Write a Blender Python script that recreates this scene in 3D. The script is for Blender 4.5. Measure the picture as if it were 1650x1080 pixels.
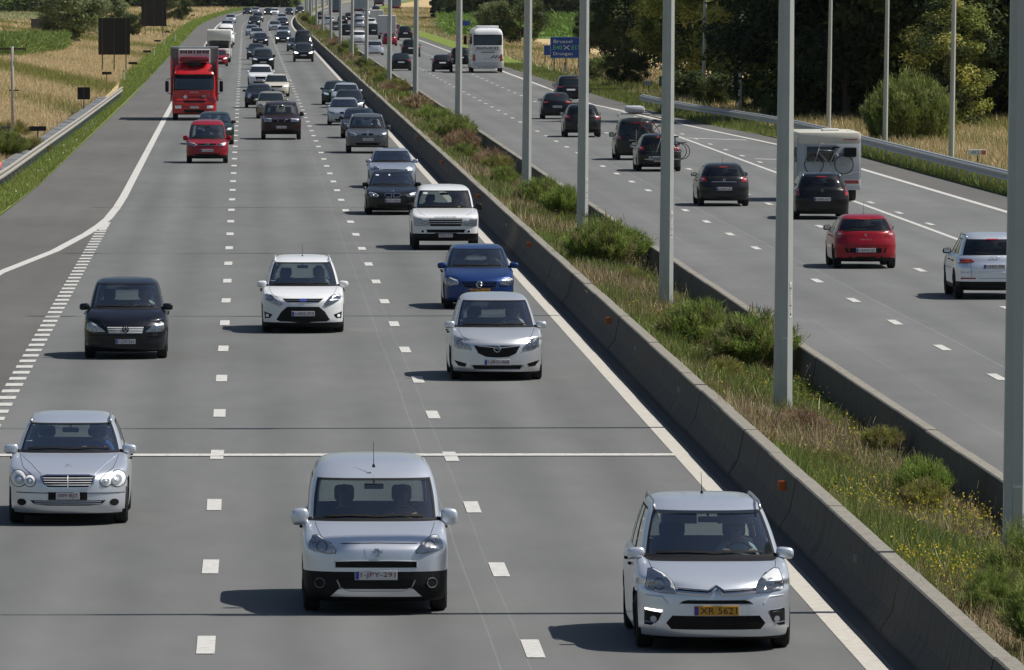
import bpy, bmesh, math, random
import numpy as np
from mathutils import Vector, Matrix, Euler

for o in list(bpy.data.objects):
    bpy.data.objects.remove(o)
scene = bpy.context.scene
R = math.radians
random.seed(7)
rng = np.random.default_rng(11)

# ------------------------------------------------------------------ camera
CAM_H = 7.85                       # a footbridge above the motorway
FPX = 13000.0                      # focal length in photo pixels (long telephoto)
cam_d = bpy.data.cameras.new("camera")
cam_d.sensor_width = 36.0
cam_d.lens = 36.0 * FPX / 1650.0
cam_d.shift_x = (825 - 395) / 1650.0
cam_d.shift_y = -(540 + 40) / 1650.0
cam_d.clip_start = 1.0
cam_d.clip_end = 20000.0
cam = bpy.data.objects.new("camera", cam_d)
scene.collection.objects.link(cam)
cam.location = (0, 0, CAM_H)
cam.rotation_euler = (R(90), 0, 0)
scene.camera = cam

# ------------------------------------------------------------------ sky, sun, exposure
SUN_EL, SUN_AZ = 54.0, 2.0         # sun stands to the right, square to the road
world = bpy.data.worlds.new("World")
scene.world = world
world.use_nodes = True
wn = world.node_tree.nodes
sky = wn.new("ShaderNodeTexSky")
sky.sky_type = 'NISHITA'
sky.sun_disc = False
sky.sun_elevation = R(SUN_EL)
sky.sun_rotation = R(90 - SUN_AZ)
sky.air_density = 1.0
sky.dust_density = 1.2
bg = wn["Background"]
bg.inputs[1].default_value = 0.065
world.node_tree.links.new(sky.outputs[0], bg.inputs[0])
sun_d = bpy.data.lights.new("sun", 'SUN')
sun_d.energy = 5.0
sun_d.angle = R(0.55)
sun_d.color = (1.0, 0.955, 0.88)
sun = bpy.data.objects.new("sun", sun_d)
scene.collection.objects.link(sun)
sv = Vector((math.cos(R(SUN_EL)) * math.cos(R(SUN_AZ)), math.cos(R(SUN_EL)) * math.sin(R(SUN_AZ)), math.sin(R(SUN_EL))))
sun.rotation_euler = sv.to_track_quat('Z', 'Y').to_euler()
sun.location = (200, 300, 300)
vs = scene.view_settings
vs.view_transform = 'Standard'
vs.look = 'None'
vs.gamma = 1.0
vs.exposure = 0.0
vs.use_curve_mapping = False
scene.cycles.max_bounces = 5
scene.cycles.diffuse_bounces = 2
scene.cycles.glossy_bounces = 3
scene.cycles.transparent_max_bounces = 12
scene.cycles.volume_bounces = 0
scene.cycles.use_adaptive_sampling = True
scene.cycles.adaptive_threshold = 0.02
scene.cycles.caustics_reflective = False
scene.cycles.caustics_refractive = False

HAZE = 0.000012

# ------------------------------------------------------------------ helpers
COL = scene.collection

def link(o, parent=None):
    COL.objects.link(o)
    if parent is not None:
        o.parent = parent
    return o

def tag(o, label=None, category=None, group=None, kind=None):
    if label: o["label"] = label
    if category: o["category"] = category
    if group: o["group"] = group
    if kind: o["kind"] = kind
    return o

def thing(name, label, category, loc=(0, 0, 0), rz=0.0, group=None):
    o = bpy.data.objects.new(name, None)
    o.empty_display_size = 0.3
    link(o)
    o.location = loc
    o.rotation_euler = (0, 0, rz)
    return tag(o, label, category, group)

def mesh(name, v, f, mats=(), fm=None, smooth=False, angle=None):
    me = bpy.data.meshes.new(name)
    me.from_pydata([tuple(map(float, p)) for p in v], [], f)
    for m in (mats if isinstance(mats, (list, tuple)) else [mats]):
        me.materials.append(m)
    if fm is not None:
        me.polygons.foreach_set("material_index", fm)
    if smooth:
        me.polygons.foreach_set("use_smooth", [True] * len(me.polygons))
        if angle:
            me.set_sharp_from_angle(angle=R(angle))
    me.update()
    return me

def obj(name, me, parent=None, loc=None, rot=None):
    o = bpy.data.objects.new(name, me)
    link(o, parent)
    if loc is not None: o.location = loc
    if rot is not None: o.rotation_euler = rot
    return o

class MB:
    """collects simple shapes into one mesh"""
    def __init__(s): s.v = []; s.f = []; s.m = []
    def add(s, v, f, m=0):
        b = len(s.v)
        s.v += [tuple(p) for p in v]
        s.f += [tuple(i + b for i in q) for q in f]
        s.m += [m] * len(f)
    def box(s, x0, x1, y0, y1, z0, z1, m=0):
        s.add([(x0,y0,z0),(x1,y0,z0),(x1,y1,z0),(x0,y1,z0),(x0,y0,z1),(x1,y0,z1),(x1,y1,z1),(x0,y1,z1)],
              [(0,3,2,1),(4,5,6,7),(0,1,5,4),(1,2,6,5),(2,3,7,6),(3,0,4,7)], m)
    def rbox(s, x0, x1, y0, y1, z0, z1, b=0.03, m=0):
        """box with all edges chamfered"""
        bm = bmesh.new()
        bmesh.ops.create_cube(bm, size=1.0)
        for w in bm.verts:
            w.co = Vector(((x0 + x1) / 2 + w.co.x * (x1 - x0), (y0 + y1) / 2 + w.co.y * (y1 - y0), (z0 + z1) / 2 + w.co.z * (z1 - z0)))
        bmesh.ops.bevel(bm, geom=list(bm.edges), offset=b, segments=2, affect='EDGES', profile=0.5)
        bm.verts.index_update()
        s.add([w.co[:] for w in bm.verts], [[w.index for w in f.verts] for f in bm.faces], m)
        bm.free()
    def tube(s, pts, r, n=8, m=0, cap=True):
        pts = [Vector(p) for p in pts]
        rr = r if isinstance(r, (list, tuple)) else [r] * len(pts)
        rings = []
        for i, p in enumerate(pts):
            a = pts[max(i - 1, 0)]; c = pts[min(i + 1, len(pts) - 1)]
            t = (c - a).normalized()
            u = t.orthogonal().normalized() if abs(t.z) > 0.9 else t.cross(Vector((0, 0, 1))).normalized()
            w = t.cross(u)
            rings.append([p + (u * math.cos(2 * math.pi * k / n) + w * math.sin(2 * math.pi * k / n)) * rr[i] for k in range(n)])
        v = [q for g in rings for q in g]
        f = []
        for i in range(len(pts) - 1):
            for k in range(n):
                f.append((i * n + k, i * n + (k + 1) % n, (i + 1) * n + (k + 1) % n, (i + 1) * n + k))
        if cap:
            f.append(tuple(range(n))[::-1]); f.append(tuple((len(pts) - 1) * n + k for k in range(n)))
        s.add(v, f, m)
    def lathe(s, prof, n=24, axis='x', c=(0, 0, 0), m=0):
        v = []; f = []
        for (a, r) in prof:
            for k in range(n):
                t = 2 * math.pi * k / n
                p = (a, r * math.cos(t), r * math.sin(t)) if axis == 'x' else ((r * math.cos(t), a, r * math.sin(t)) if axis == 'y' else (r * math.cos(t), r * math.sin(t), a))
                v.append((p[0] + c[0], p[1] + c[1], p[2] + c[2]))
        for i in range(len(prof) - 1):
            for k in range(n):
                f.append((i * n + k, i * n + (k + 1) % n, (i + 1) * n + (k + 1) % n, (i + 1) * n + k))
        s.add(v, f, m)
    def ellipsoid(s, c, r, n=12, k=8, m=0):
        prof = [(-math.cos(math.pi * i / k), max(math.sin(math.pi * i / k), 1e-3)) for i in range(k + 1)]
        v = []; f = []
        for (a, q) in prof:
            for j in range(n):
                t = 2 * math.pi * j / n
                v.append((c[0] + r[0] * q * math.cos(t), c[1] + r[1] * q * math.sin(t), c[2] + r[2] * a))
        for i in range(k):
            for j in range(n):
                f.append((i * n + j, i * n + (j + 1) % n, (i + 1) * n + (j + 1) % n, (i + 1) * n + j))
        s.add(v, f, m)
    def mesh(s, name, mats, smooth=False, angle=None):
        return mesh(name, s.v, s.f, mats, s.m, smooth, angle)
    def build(s, name, mats, parent=None, smooth=False, angle=None, loc=None, rot=None):
        return obj(name, s.mesh(name, mats, smooth, angle), parent, loc, rot)

def bigmesh(name, V, F, mats, col=None, mi=None):
    """V (n,3), F (m,k) numpy arrays, quick path"""
    me = bpy.data.meshes.new(name)
    n, (m, k) = len(V), F.shape
    me.vertices.add(n); me.vertices.foreach_set("co", V.astype(np.float32).ravel())
    me.loops.add(m * k); me.loops.foreach_set("vertex_index", F.astype(np.int32).ravel())
    me.polygons.add(m); me.polygons.foreach_set("loop_start", np.arange(0, m * k, k, dtype=np.int32))
    me.polygons.foreach_set("loop_total", np.full(m, k, dtype=np.int32))
    for q in (mats if isinstance(mats, (list, tuple)) else [mats]): me.materials.append(q)
    if mi is not None: me.polygons.foreach_set("material_index", mi.astype(np.int32))
    if col is not None:
        a = me.color_attributes.new("tint", 'FLOAT_COLOR', 'POINT')
        c4 = np.ones((n, 4), np.float32); c4[:, :3] = col
        a.data.foreach_set("color", c4.ravel())
    me.update(calc_edges=True)
    me.validate()
    return me

_lab = bpy.data.scenes.new("workbench")
def evaluated(o):
    """mesh of an object with its modifiers applied, worked out in a small scene of its own"""
    _lab.collection.objects.link(o)
    vl = _lab.view_layers[0]; vl.update()
    me = bpy.data.meshes.new_from_object(o.evaluated_get(vl.depsgraph))
    bpy.data.objects.remove(o)
    return me

# ------------------------------------------------------------------ materials
MAT = {}
def nt_of(name):
    m = bpy.data.materials.new(name)
    m.use_nodes = True
    n = m.node_tree.nodes
    return m, m.node_tree, n["Principled BSDF"]

def inp(b, **kw):
    for k, v in kw.items():
        s = b.inputs[k.replace('_', ' ')]
        s.default_value = v if not (isinstance(v, tuple) and len(v) == 3) else (*v, 1)

def simple(name, col, rough=0.5, metal=0.0, coat=0.0, emit=None, es=0.0, spec=0.5, noise=0.0, scale=20.0, bump=0.0):
    if name in MAT: return MAT[name]
    m, nt, b = nt_of(name)
    inp(b, Base_Color=col, Roughness=rough, Metallic=metal)
    b.inputs["Coat Weight"].default_value = coat
    b.inputs["Specular IOR Level"].default_value = spec
    if emit:
        b.inputs["Emission Color"].default_value = (*emit, 1); b.inputs["Emission Strength"].default_value = es
    if noise or bump:
        tc = nt.nodes.new("ShaderNodeTexCoord")
        nz = nt.nodes.new("ShaderNodeTexNoise"); nz.inputs["Scale"].default_value = scale; nz.inputs["Detail"].default_value = 6
        nt.links.new(tc.outputs["Object"], nz.inputs["Vector"])
        if noise:
            mx = nt.nodes.new("ShaderNodeMix"); mx.data_type = 'RGBA'
            mx.inputs[6].default_value = (*[c * (1 - noise) for c in col], 1)
            mx.inputs[7].default_value = (*[min(1, c * (1 + noise)) for c in col], 1)
            nt.links.new(nz.outputs["Fac"], mx.inputs[0]); nt.links.new(mx.outputs[2], b.inputs["Base Color"])
        if bump:
            bp = nt.nodes.new("ShaderNodeBump"); bp.inputs["Strength"].default_value = bump; bp.inputs["Distance"].default_value = 0.02
            nt.links.new(nz.outputs["Fac"], bp.inputs["Height"]); nt.links.new(bp.outputs[0], b.inputs["Normal"])
    MAT[name] = m
    return m

def paint(name, col, metal=0.0, rough=0.32):
    key = "car_paint_" + name
    if key in MAT: return MAT[key]
    m, nt, b = nt_of(key)
    inp(b, Base_Color=col, Roughness=rough, Metallic=metal)
    b.inputs["Coat Weight"].default_value = 0.6
    b.inputs["Specular IOR Level"].default_value = 0.15 if sum(col) < .3 else 0.4
    b.inputs["Coat Roughness"].default_value = 0.05
    tc = nt.nodes.new("ShaderNodeTexCoord")
    nz = nt.nodes.new("ShaderNodeTexNoise"); nz.inputs["Scale"].default_value = 1.7; nz.inputs["Detail"].default_value = 5
    nt.links.new(tc.outputs["Object"], nz.inputs["Vector"])
    # a patchy film of road dust
    mr = nt.nodes.new("ShaderNodeMapRange"); mr.inputs[1].default_value = 0.35; mr.inputs[2].default_value = 0.8
    mr.inputs[3].default_value = 0.0; mr.inputs[4].default_value = 0.12 if sum(col) > .3 else 0.035
    nt.links.new(nz.outputs["Fac"], mr.inputs[0])
    mx = nt.nodes.new("ShaderNodeMix"); mx.data_type = 'RGBA'
    mx.inputs[6].default_value = (*col, 1); mx.inputs[7].default_value = (0.22, 0.20, 0.17, 1)
    nt.links.new(mr.outputs[0], mx.inputs[0]); nt.links.new(mx.outputs[2], b.inputs["Base Color"])
    rr = nt.nodes.new("ShaderNodeMapRange"); rr.inputs[3].default_value = rough - 0.04; rr.inputs[4].default_value = rough + 0.12
    nt.links.new(nz.outputs["Fac"], rr.inputs[0]); nt.links.new(rr.outputs[0], b.inputs["Roughness"])
    MAT[key] = m
    return m

def glass_mat(name, tint, refl=1.0):
    if name in MAT: return MAT[name]
    m = bpy.data.materials.new(name); m.use_nodes = True
    nt = m.node_tree; n = nt.nodes; n.clear()
    out = n.new("ShaderNodeOutputMaterial")
    tr = n.new("ShaderNodeBsdfTransparent"); tr.inputs[0].default_value = (*tint, 1)
    gl = n.new("ShaderNodeBsdfGlossy"); gl.inputs["Roughness"].default_value = 0.03; gl.inputs[0].default_value = (0.95, 0.97, 1, 1)
    fr = n.new("ShaderNodeFresnel"); fr.inputs[0].default_value = 1.52
    mu = n.new("ShaderNodeMath"); mu.operation = 'MULTIPLY'; mu.inputs[1].default_value = refl
    mx = n.new("ShaderNodeMixShader")
    nt.links.new(fr.outputs[0], mu.inputs[0]); nt.links.new(mu.outputs[0], mx.inputs[0])
    nt.links.new(tr.outputs[0], mx.inputs[1]); nt.links.new(gl.outputs[0], mx.inputs[2]); nt.links.new(mx.outputs[0], out.inputs[0])
    MAT[name] = m
    return m

def leafmat(name, trans=0.25, rough=0.65, sheen=0.0):
    """foliage, colour from the per-leaf tint attribute"""
    m = bpy.data.materials.new(name); m.use_nodes = True
    nt = m.node_tree; n = nt.nodes; b = n["Principled BSDF"]
    at = n.new("ShaderNodeAttribute"); at.attribute_name = "tint"
    nt.links.new(at.outputs["Color"], b.inputs["Base Color"])
    b.inputs["Roughness"].default_value = rough
    b.inputs["Specular IOR Level"].default_value = 0.25
    tl = n.new("ShaderNodeBsdfTranslucent")
    nt.links.new(at.outputs["Color"], tl.inputs[0])
    mx = n.new("ShaderNodeMixShader"); mx.inputs[0].default_value = trans
    nt.links.new(b.outputs[0], mx.inputs[1]); nt.links.new(tl.outputs[0], mx.inputs[2])
    nt.links.new(mx.outputs[0], n["Material Output"].inputs[0])
    MAT[name] = m
    return m

def ramp(nt, stops):
    r = nt.nodes.new("ShaderNodeValToRGB")
    e = r.color_ramp.elements
    while len(e) < len(stops): e.new(0.5)
    for i, (p, c) in enumerate(stops):
        e[i].position = p; e[i].color = (*c, 1)
    return r

def asphalt(name, base, tracks=(), var=0.10, patch=0.0, seams=()):
    """worn asphalt in world metres; tracks = x positions of the polished wheel paths; seams = pale longitudinal joints"""
    m, nt, b = nt_of(name)
    geo = nt.nodes.new("ShaderNodeNewGeometry")
    sx = nt.nodes.new("ShaderNodeSeparateXYZ"); nt.links.new(geo.outputs["Position"], sx.inputs[0])
    fine = nt.nodes.new("ShaderNodeTexNoise"); fine.inputs["Scale"].default_value = 26; fine.inputs["Detail"].default_value = 5
    nt.links.new(geo.outputs["Position"], fine.inputs["Vector"])
    mp = nt.nodes.new("ShaderNodeMapping"); mp.inputs["Scale"].default_value = (1.0, 0.03, 1.0)
    nt.links.new(geo.outputs["Position"], mp.inputs[0])
    long_ = nt.nodes.new("ShaderNodeTexNoise"); long_.inputs["Scale"].default_value = 1.1; long_.inputs["Detail"].default_value = 4
    nt.links.new(mp.outputs[0], long_.inputs["Vector"])
    mp2 = nt.nodes.new("ShaderNodeMapping"); mp2.inputs["Scale"].default_value = (0.12, 0.05, 1.0)
    nt.links.new(geo.outputs["Position"], mp2.inputs[0])
    pat = nt.nodes.new("ShaderNodeTexNoise"); pat.inputs["Scale"].default_value = 1.0; pat.inputs["Detail"].default_value = 3
    nt.links.new(mp2.outputs[0], pat.inputs["Vector"])
    def math_(op, a, c, d=None):
        q = nt.nodes.new("ShaderNodeMath"); q.operation = op
        for i, w in enumerate((a, c, d)):
            if w is None: continue
            if isinstance(w, (int, float)): q.inputs[i].default_value = w
            else: nt.links.new(w, q.inputs[i])
        return q.outputs[0]
    v = math_('MULTIPLY_ADD', fine.outputs["Fac"], var * 1.6, 1 - var * 0.8)
    v = math_('MULTIPLY', v, math_('MULTIPLY_ADD', long_.outputs["Fac"], 0.30, 0.85))
    v = math_('MULTIPLY', v, math_('MULTIPLY_ADD', pat.outputs["Fac"], 0.46, 0.77))
    mp3 = nt.nodes.new("ShaderNodeMapping"); mp3.inputs["Scale"].default_value = (0.9, 0.22, 1.0)
    nt.links.new(geo.outputs["Position"], mp3.inputs[0])
    blot = nt.nodes.new("ShaderNodeTexNoise"); blot.inputs["Scale"].default_value = 1.3; blot.inputs["Detail"].default_value = 6; blot.inputs["Roughness"].default_value = 0.6
    nt.links.new(mp3.outputs[0], blot.inputs["Vector"])
    v = math_('MULTIPLY', v, math_('MULTIPLY_ADD', blot.outputs["Fac"], 0.34, 0.83))
    for (tx, wdt, amt) in tracks:
        d = math_('DIVIDE', math_('SUBTRACT', sx.outputs[0], tx), wdt)
        g = math_('POWER', 2.718, math_('MULTIPLY', math_('MULTIPLY', d, d), -1.0))
        v = math_('MULTIPLY', v, math_('MULTIPLY_ADD', g, amt, 1.0))
    for (tx, wdt, amt) in seams:
        wob = math_('MULTIPLY_ADD', pat.outputs["Fac"], 0.16, -0.08)
        d = math_('ABSOLUTE', math_('SUBTRACT', math_('SUBTRACT', sx.outputs[0], tx), wob), 0)
        on = math_('LESS_THAN', d, wdt)
        brk = math_('GREATER_THAN', fine.outputs["Fac"], 0.40)
        v = math_('MULTIPLY', v, math_('MULTIPLY_ADD', math_('MULTIPLY', on, brk), amt, 1.0))
    mx = nt.nodes.new("ShaderNodeVectorMath"); mx.operation = 'SCALE'
    mx.inputs[0].default_value = base
    nt.links.new(v, mx.inputs["Scale"])
    nt.links.new(mx.outputs[0], b.inputs["Base Color"])
    b.inputs["Roughness"].default_value = 0.82
    b.inputs["Specular IOR Level"].default_value = 0.3
    bp = nt.nodes.new("ShaderNodeBump"); bp.inputs["Strength"].default_value = 0.25; bp.inputs["Distance"].default_value = 0.01
    nt.links.new(fine.outputs["Fac"], bp.inputs["Height"]); nt.links.new(bp.outputs[0], b.inputs["Normal"])
    MAT[name] = m
    return m

def roadpaint():
    m, nt, b = nt_of("road_paint")
    geo = nt.nodes.new("ShaderNodeNewGeometry")
    nz = nt.nodes.new("ShaderNodeTexNoise"); nz.inputs["Scale"].default_value = 9; nz.inputs["Detail"].default_value = 7; nz.inputs["Roughness"].default_value = 0.7
    nt.links.new(geo.outputs["Position"], nz.inputs["Vector"])
    r = ramp(nt, [(0.33, (0.20, 0.20, 0.19)), (0.43, (0.50, 0.49, 0.46)), (0.7, (0.64, 0.63, 0.60))])
    nt.links.new(nz.outputs["Fac"], r.inputs[0]); nt.links.new(r.outputs[0], b.inputs["Base Color"])
    b.inputs["Roughness"].default_value = 0.7
    MAT["road_paint"] = m

def ribbed_paint():
    """profiled edge line: ribs run across the line, dirt in between"""
    m, nt, b = nt_of("ribbed_road_paint")
    geo = nt.nodes.new("ShaderNodeNewGeometry")
    nz = nt.nodes.new("ShaderNodeTexNoise"); nz.inputs["Scale"].default_value = 7; nz.inputs["Detail"].default_value = 6
    nt.links.new(geo.outputs["Position"], nz.inputs["Vector"])
    r = ramp(nt, [(0.30, (0.42, 0.39, 0.34)), (0.52, (0.58, 0.55, 0.49)), (0.75, (0.66, 0.63, 0.57))])
    nt.links.new(nz.outputs["Fac"], r.inputs[0])
    wv = nt.nodes.new("ShaderNodeTexWave"); wv.bands_direction = 'X'; wv.inputs["Scale"].default_value = 10.5
    nt.links.new(geo.outputs["Position"], wv.inputs["Vector"])
    mx = nt.nodes.new("ShaderNodeMix"); mx.data_type = 'RGBA'
    mx.inputs[6].default_value = (0.45, 0.42, 0.37, 1)
    nt.links.new(wv.outputs["Fac"], mx.inputs[0]); nt.links.new(r.outputs[0], mx.inputs[7])
    nt.links.new(mx.outputs[2], b.inputs["Base Color"])
    b.inputs["Roughness"].default_value = 0.75
    MAT["ribbed_road_paint"] = m

def groundmat(name, stops, scale=0.35, stretch=(1, 1, 1), bump=0.6):
    m, nt, b = nt_of(name)
    geo = nt.nodes.new("ShaderNodeNewGeometry")
    mp = nt.nodes.new("ShaderNodeMapping"); mp.inputs["Scale"].default_value = stretch
    nt.links.new(geo.outputs["Position"], mp.inputs[0])
    nz = nt.nodes.new("ShaderNodeTexNoise"); nz.inputs["Scale"].default_value = scale; nz.inputs["Detail"].default_value = 9; nz.inputs["Roughness"].default_value = 0.65
    nt.links.new(mp.outputs[0], nz.inputs["Vector"])
    r = ramp(nt, stops); nt.links.new(nz.outputs["Fac"], r.inputs[0])
    nt.links.new(r.outputs[0], b.inputs["Base Color"])
    b.inputs["Roughness"].default_value = 0.95; b.inputs["Specular IOR Level"].default_value = 0.1
    n2 = nt.nodes.new("ShaderNodeTexNoise"); n2.inputs["Scale"].default_value = 6; n2.inputs["Detail"].default_value = 4
    nt.links.new(geo.outputs["Position"], n2.inputs["Vector"])
    bp = nt.nodes.new("ShaderNodeBump"); bp.inputs["Strength"].default_value = bump; bp.inputs["Distance"].default_value = 0.15
    nt.links.new(n2.outputs["Fac"], bp.inputs["Height"]); nt.links.new(bp.outputs[0], b.inputs["Normal"])
    MAT[name] = m
    return m

def concrete(name, base, streak=0.5):
    m, nt, b = nt_of(name)
    geo = nt.nodes.new("ShaderNodeNewGeometry")
    mp = nt.nodes.new("ShaderNodeMapping"); mp.inputs["Scale"].default_value = (1.0, 3.2, 0.5)
    nt.links.new(geo.outputs["Position"], mp.inputs[0])
    st = nt.nodes.new("ShaderNodeTexNoise"); st.inputs["Scale"].default_value = 2.4; st.inputs["Detail"].default_value = 7; st.inputs["Roughness"].default_value = 0.7
    nt.links.new(mp.outputs[0], st.inputs["Vector"])
    fn = nt.nodes.new("ShaderNodeTexNoise"); fn.inputs["Scale"].default_value = 22; fn.inputs["Detail"].default_value = 6
    nt.links.new(geo.outputs["Position"], fn.inputs["Vector"])
    d = tuple(c * (1 - streak) for c in base); l = tuple(c * 1.18 for c in base)
    r = ramp(nt, [(0.32, d), (0.5, base), (0.72, l)]); nt.links.new(st.outputs["Fac"], r.inputs[0])
    mx = nt.nodes.new("ShaderNodeMix"); mx.data_type = 'RGBA'; mx.blend_type = 'MULTIPLY'; mx.inputs[0].default_value = 0.5
    r2 = ramp(nt, [(0.3, (0.45, 0.45, 0.42)), (0.6, (1, 1, 1))]); nt.links.new(fn.outputs["Fac"], r2.inputs[0])
    nt.links.new(r.outputs[0], mx.inputs[6]); nt.links.new(r2.outputs[0], mx.inputs[7])
    nt.links.new(mx.outputs[2], b.inputs["Base Color"])
    b.inputs["Roughness"].default_value = 0.9
    bp = nt.nodes.new("ShaderNodeBump"); bp.inputs["Strength"].default_value = 0.4; bp.inputs["Distance"].default_value = 0.02
    nt.links.new(fn.outputs["Fac"], bp.inputs["Height"]); nt.links.new(bp.outputs[0], b.inputs["Normal"])
    MAT[name] = m
    return m

roadpaint(); ribbed_paint()
asphalt("asphalt_main", (0.142, 0.146, 0.142),
        tracks=[(-3.2, .40, -.13), (-1.5, .40, -.13), (-2.35, .3, .08), (.55, .40, -.12), (2.2, .40, -.12), (1.4, .25, .05), (4.3, .40, -.14), (5.9, .40, -.14), (5.1, .25, .05)],
        seams=[(2.90, .010, .32), (3.24, .010, .22)])
asphalt("barrier_shadow_asphalt", (0.062, 0.060, 0.056), var=.2)  # darker than the road, deepens the shadow beside the barrier
asphalt("asphalt_exit", (0.112, 0.109, 0.103), var=.12)
asphalt("asphalt_away", (0.154, 0.158, 0.154),
        tracks=[(12.0, .4, -.08), (13.6, .4, -.08), (15.5, .4, -.10), (17.1, .4, -.10), (18.7, .4, -.10), (20.3, .4, -.08)],
        seams=[(15.2, .016, .5), (12.9, .012, .25)])
asphalt("asphalt_shoulder", (0.122, 0.118, 0.110), var=.12)
groundmat("dry_meadow", [(0.25, (0.24, 0.20, 0.08)), (0.42, (0.46, 0.35, 0.18)), (0.58, (0.56, 0.43, 0.24)), (0.75, (0.30, 0.28, 0.10))], 0.12)
groundmat("farmland", [(0.3, (0.09, 0.11, 0.035)), (0.5, (0.15, 0.15, 0.06)), (0.7, (0.22, 0.19, 0.09))], 0.02)
groundmat("verge_soil", [(0.3, (0.11, 0.16, 0.03)), (0.5, (0.17, 0.23, 0.05)), (0.7, (0.24, 0.25, 0.08))], 0.8)
groundmat("median_soil", [(0.3, (0.07, 0.07, 0.03)), (0.5, (0.12, 0.13, 0.045)), (0.7, (0.19, 0.16, 0.08))], 1.4)
groundmat("crop_green", [(0.3, (0.07, 0.14, 0.03)), (0.5, (0.12, 0.21, 0.05)), (0.7, (0.18, 0.25, 0.07))], 0.25, (1, .15, 1))
groundmat("stubble", [(0.3, (0.30, 0.22, 0.10)), (0.5, (0.42, 0.32, 0.16)), (0.7, (0.34, 0.28, 0.12))], 0.08, (1, .2, 1))
concrete("barrier_shaded_concrete", (0.082, 0.077, 0.064), 0.6)  # stained sides, coloured darker for the shade they stand in
concrete("barrier_sunlit_cap", (0.27, 0.25, 0.21), 0.4)  # same concrete coloured lighter where the sun strikes the top
concrete("drain_concrete", (0.17, 0.18, 0.19), 0.5)
simple("galvanised", (0.34, 0.36, 0.38), 0.45, 0.5, noise=.25, scale=6)
simple("galvanised_weathered", (0.33, 0.31, 0.275), 0.65, 0.1, noise=.35, scale=5)
simple("pole_paint", (0.40, 0.42, 0.40), 0.5, 0.0, noise=.12, scale=3)
simple("black_plastic", (0.010, 0.010, 0.011), 0.6, spec=.2, noise=.3, scale=30)
simple("black_gloss", (0.006, 0.006, 0.007), 0.2, spec=.2)
simple("rubber", (0.018, 0.018, 0.018), 0.85, noise=.3, scale=30)
simple("rim_alloy", (0.42, 0.43, 0.45), 0.3, 0.8)
simple("chrome", (0.72, 0.73, 0.75), 0.12, 1.0)
simple("lamp_silver", (0.93, 0.94, 0.95), 0.25, 0.0)
simple("lamp_bowl", (0.42, 0.45, 0.50), 0.2, 0.5)
simple("lamp_bulb", (0.85, 0.87, 0.9), 0.1, 0.3, coat=1)
simple("lamp_lit", (1, .95, .85), 0.2, emit=(1, .93, .8), es=3.0)
simple("lamp_amber", (0.55, 0.20, 0.03), 0.25, coat=.8)
simple("tail_red", (0.30, 0.010, 0.012), 0.14, coat=1.0)
simple("tail_clear", (0.5, 0.32, 0.33), 0.14, coat=1.0)
simple("plate_white", (0.62, 0.62, 0.63), 0.45)
simple("plate_orange", (0.62, 0.30, 0.02), 0.45)
simple("plate_blue", (0.02, 0.05, 0.35), 0.45)
simple("ink_red", (0.22, 0.012, 0.02), 0.5)
simple("ink_black", (0.012, 0.012, 0.014), 0.5)
simple("ink_green", (0.16, 0.55, 0.16), 0.5)
simple("sign_white", (0.72, 0.74, 0.76), 0.45)
simple("sign_blue", (0.012, 0.055, 0.33), 0.4)
simple("sign_green", (0.01, 0.16, 0.10), 0.4)
simple("sign_orange", (0.62, 0.11, 0.03), 0.4)
simple("sign_back", (0.010, 0.011, 0.013), 0.75)
simple("sign_post", (0.045, 0.04, 0.035), 0.7)
simple("reflector_orange", (0.50, 0.10, 0.015), 0.4, coat=.3)
simple("pink_tube", (0.75, 0.16, 0.15), 0.4)
simple("white_plastic", (0.70, 0.70, 0.68), 0.45)
simple("cabin_dark", (0.025, 0.026, 0.03), 0.8)
simple("cabin_grey", (0.15, 0.155, 0.165), 0.8)
simple("cabin_beige", (0.30, 0.29, 0.26), 0.8)
simple("seat_cloth", (0.035, 0.036, 0.04), 0.9)
glass_mat("windscreen", (0.76, 0.83, 0.80), 2.8)
glass_mat("tinted_window", (0.54, 0.60, 0.59), 1.4)
glass_mat("lens_clear", (0.97, 0.98, 0.99), 1.2)
simple("dark_glass", (0.012, 0.017, 0.019), 0.05, spec=0.9)

def dev(y):
    """the motorway starts to bend right far ahead"""
    y = np.asarray(y, float)
    return np.maximum(0, y - 1150.0) ** 2 / 64000.0

# ================================================================== THE SETTING
def GP(px, py, z=0.0):
    """a spot measured in the photo -> metres on a level z"""
    d = (CAM_H - z) * FPX / (py + 40.0)
    return ((px - 395.0) * d / FPX, d)

def sheet(name, ys, left, right, z, mat, kind="structure", nx=1, parent=None, bend=True):
    ys = np.asarray(ys, float)
    xl = np.interp(ys, *zip(*left)) if not np.isscalar(left) else np.full(len(ys), left)
    xr = np.interp(ys, *zip(*right)) if not np.isscalar(right) else np.full(len(ys), right)
    o = dev(ys) if bend else np.zeros(len(ys))
    v = []; f = []
    for i, y in enumerate(ys):
        for k in range(nx + 1):
            v.append((xl[i] + (xr[i] - xl[i]) * k / nx + o[i], y, z))
    for i in range(len(ys) - 1):
        for k in range(nx):
            a = i * (nx + 1) + k
            f.append((a, a + 1, a + nx + 2, a + nx + 1))
    ob = obj(name, mesh(name, v, f, MAT[mat]), parent)
    if kind and parent is None: tag(ob, kind=kind)
    return ob

YS = np.concatenate([np.arange(-400, 1150, 50), np.arange(1150, 3300, 25)])
# ground reaching the horizon
sheet("ground", [-6000, 0, 3000, 12000], -7000, 7000, -0.10, "farmland", bend=False)
sheet("meadow", [200, 3000], -120, -4.6, -0.05, "dry_meadow", bend=False)
sheet("meadow", [200, 3000], 21.5, 75, -0.05, "dry_meadow", bend=False)
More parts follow.
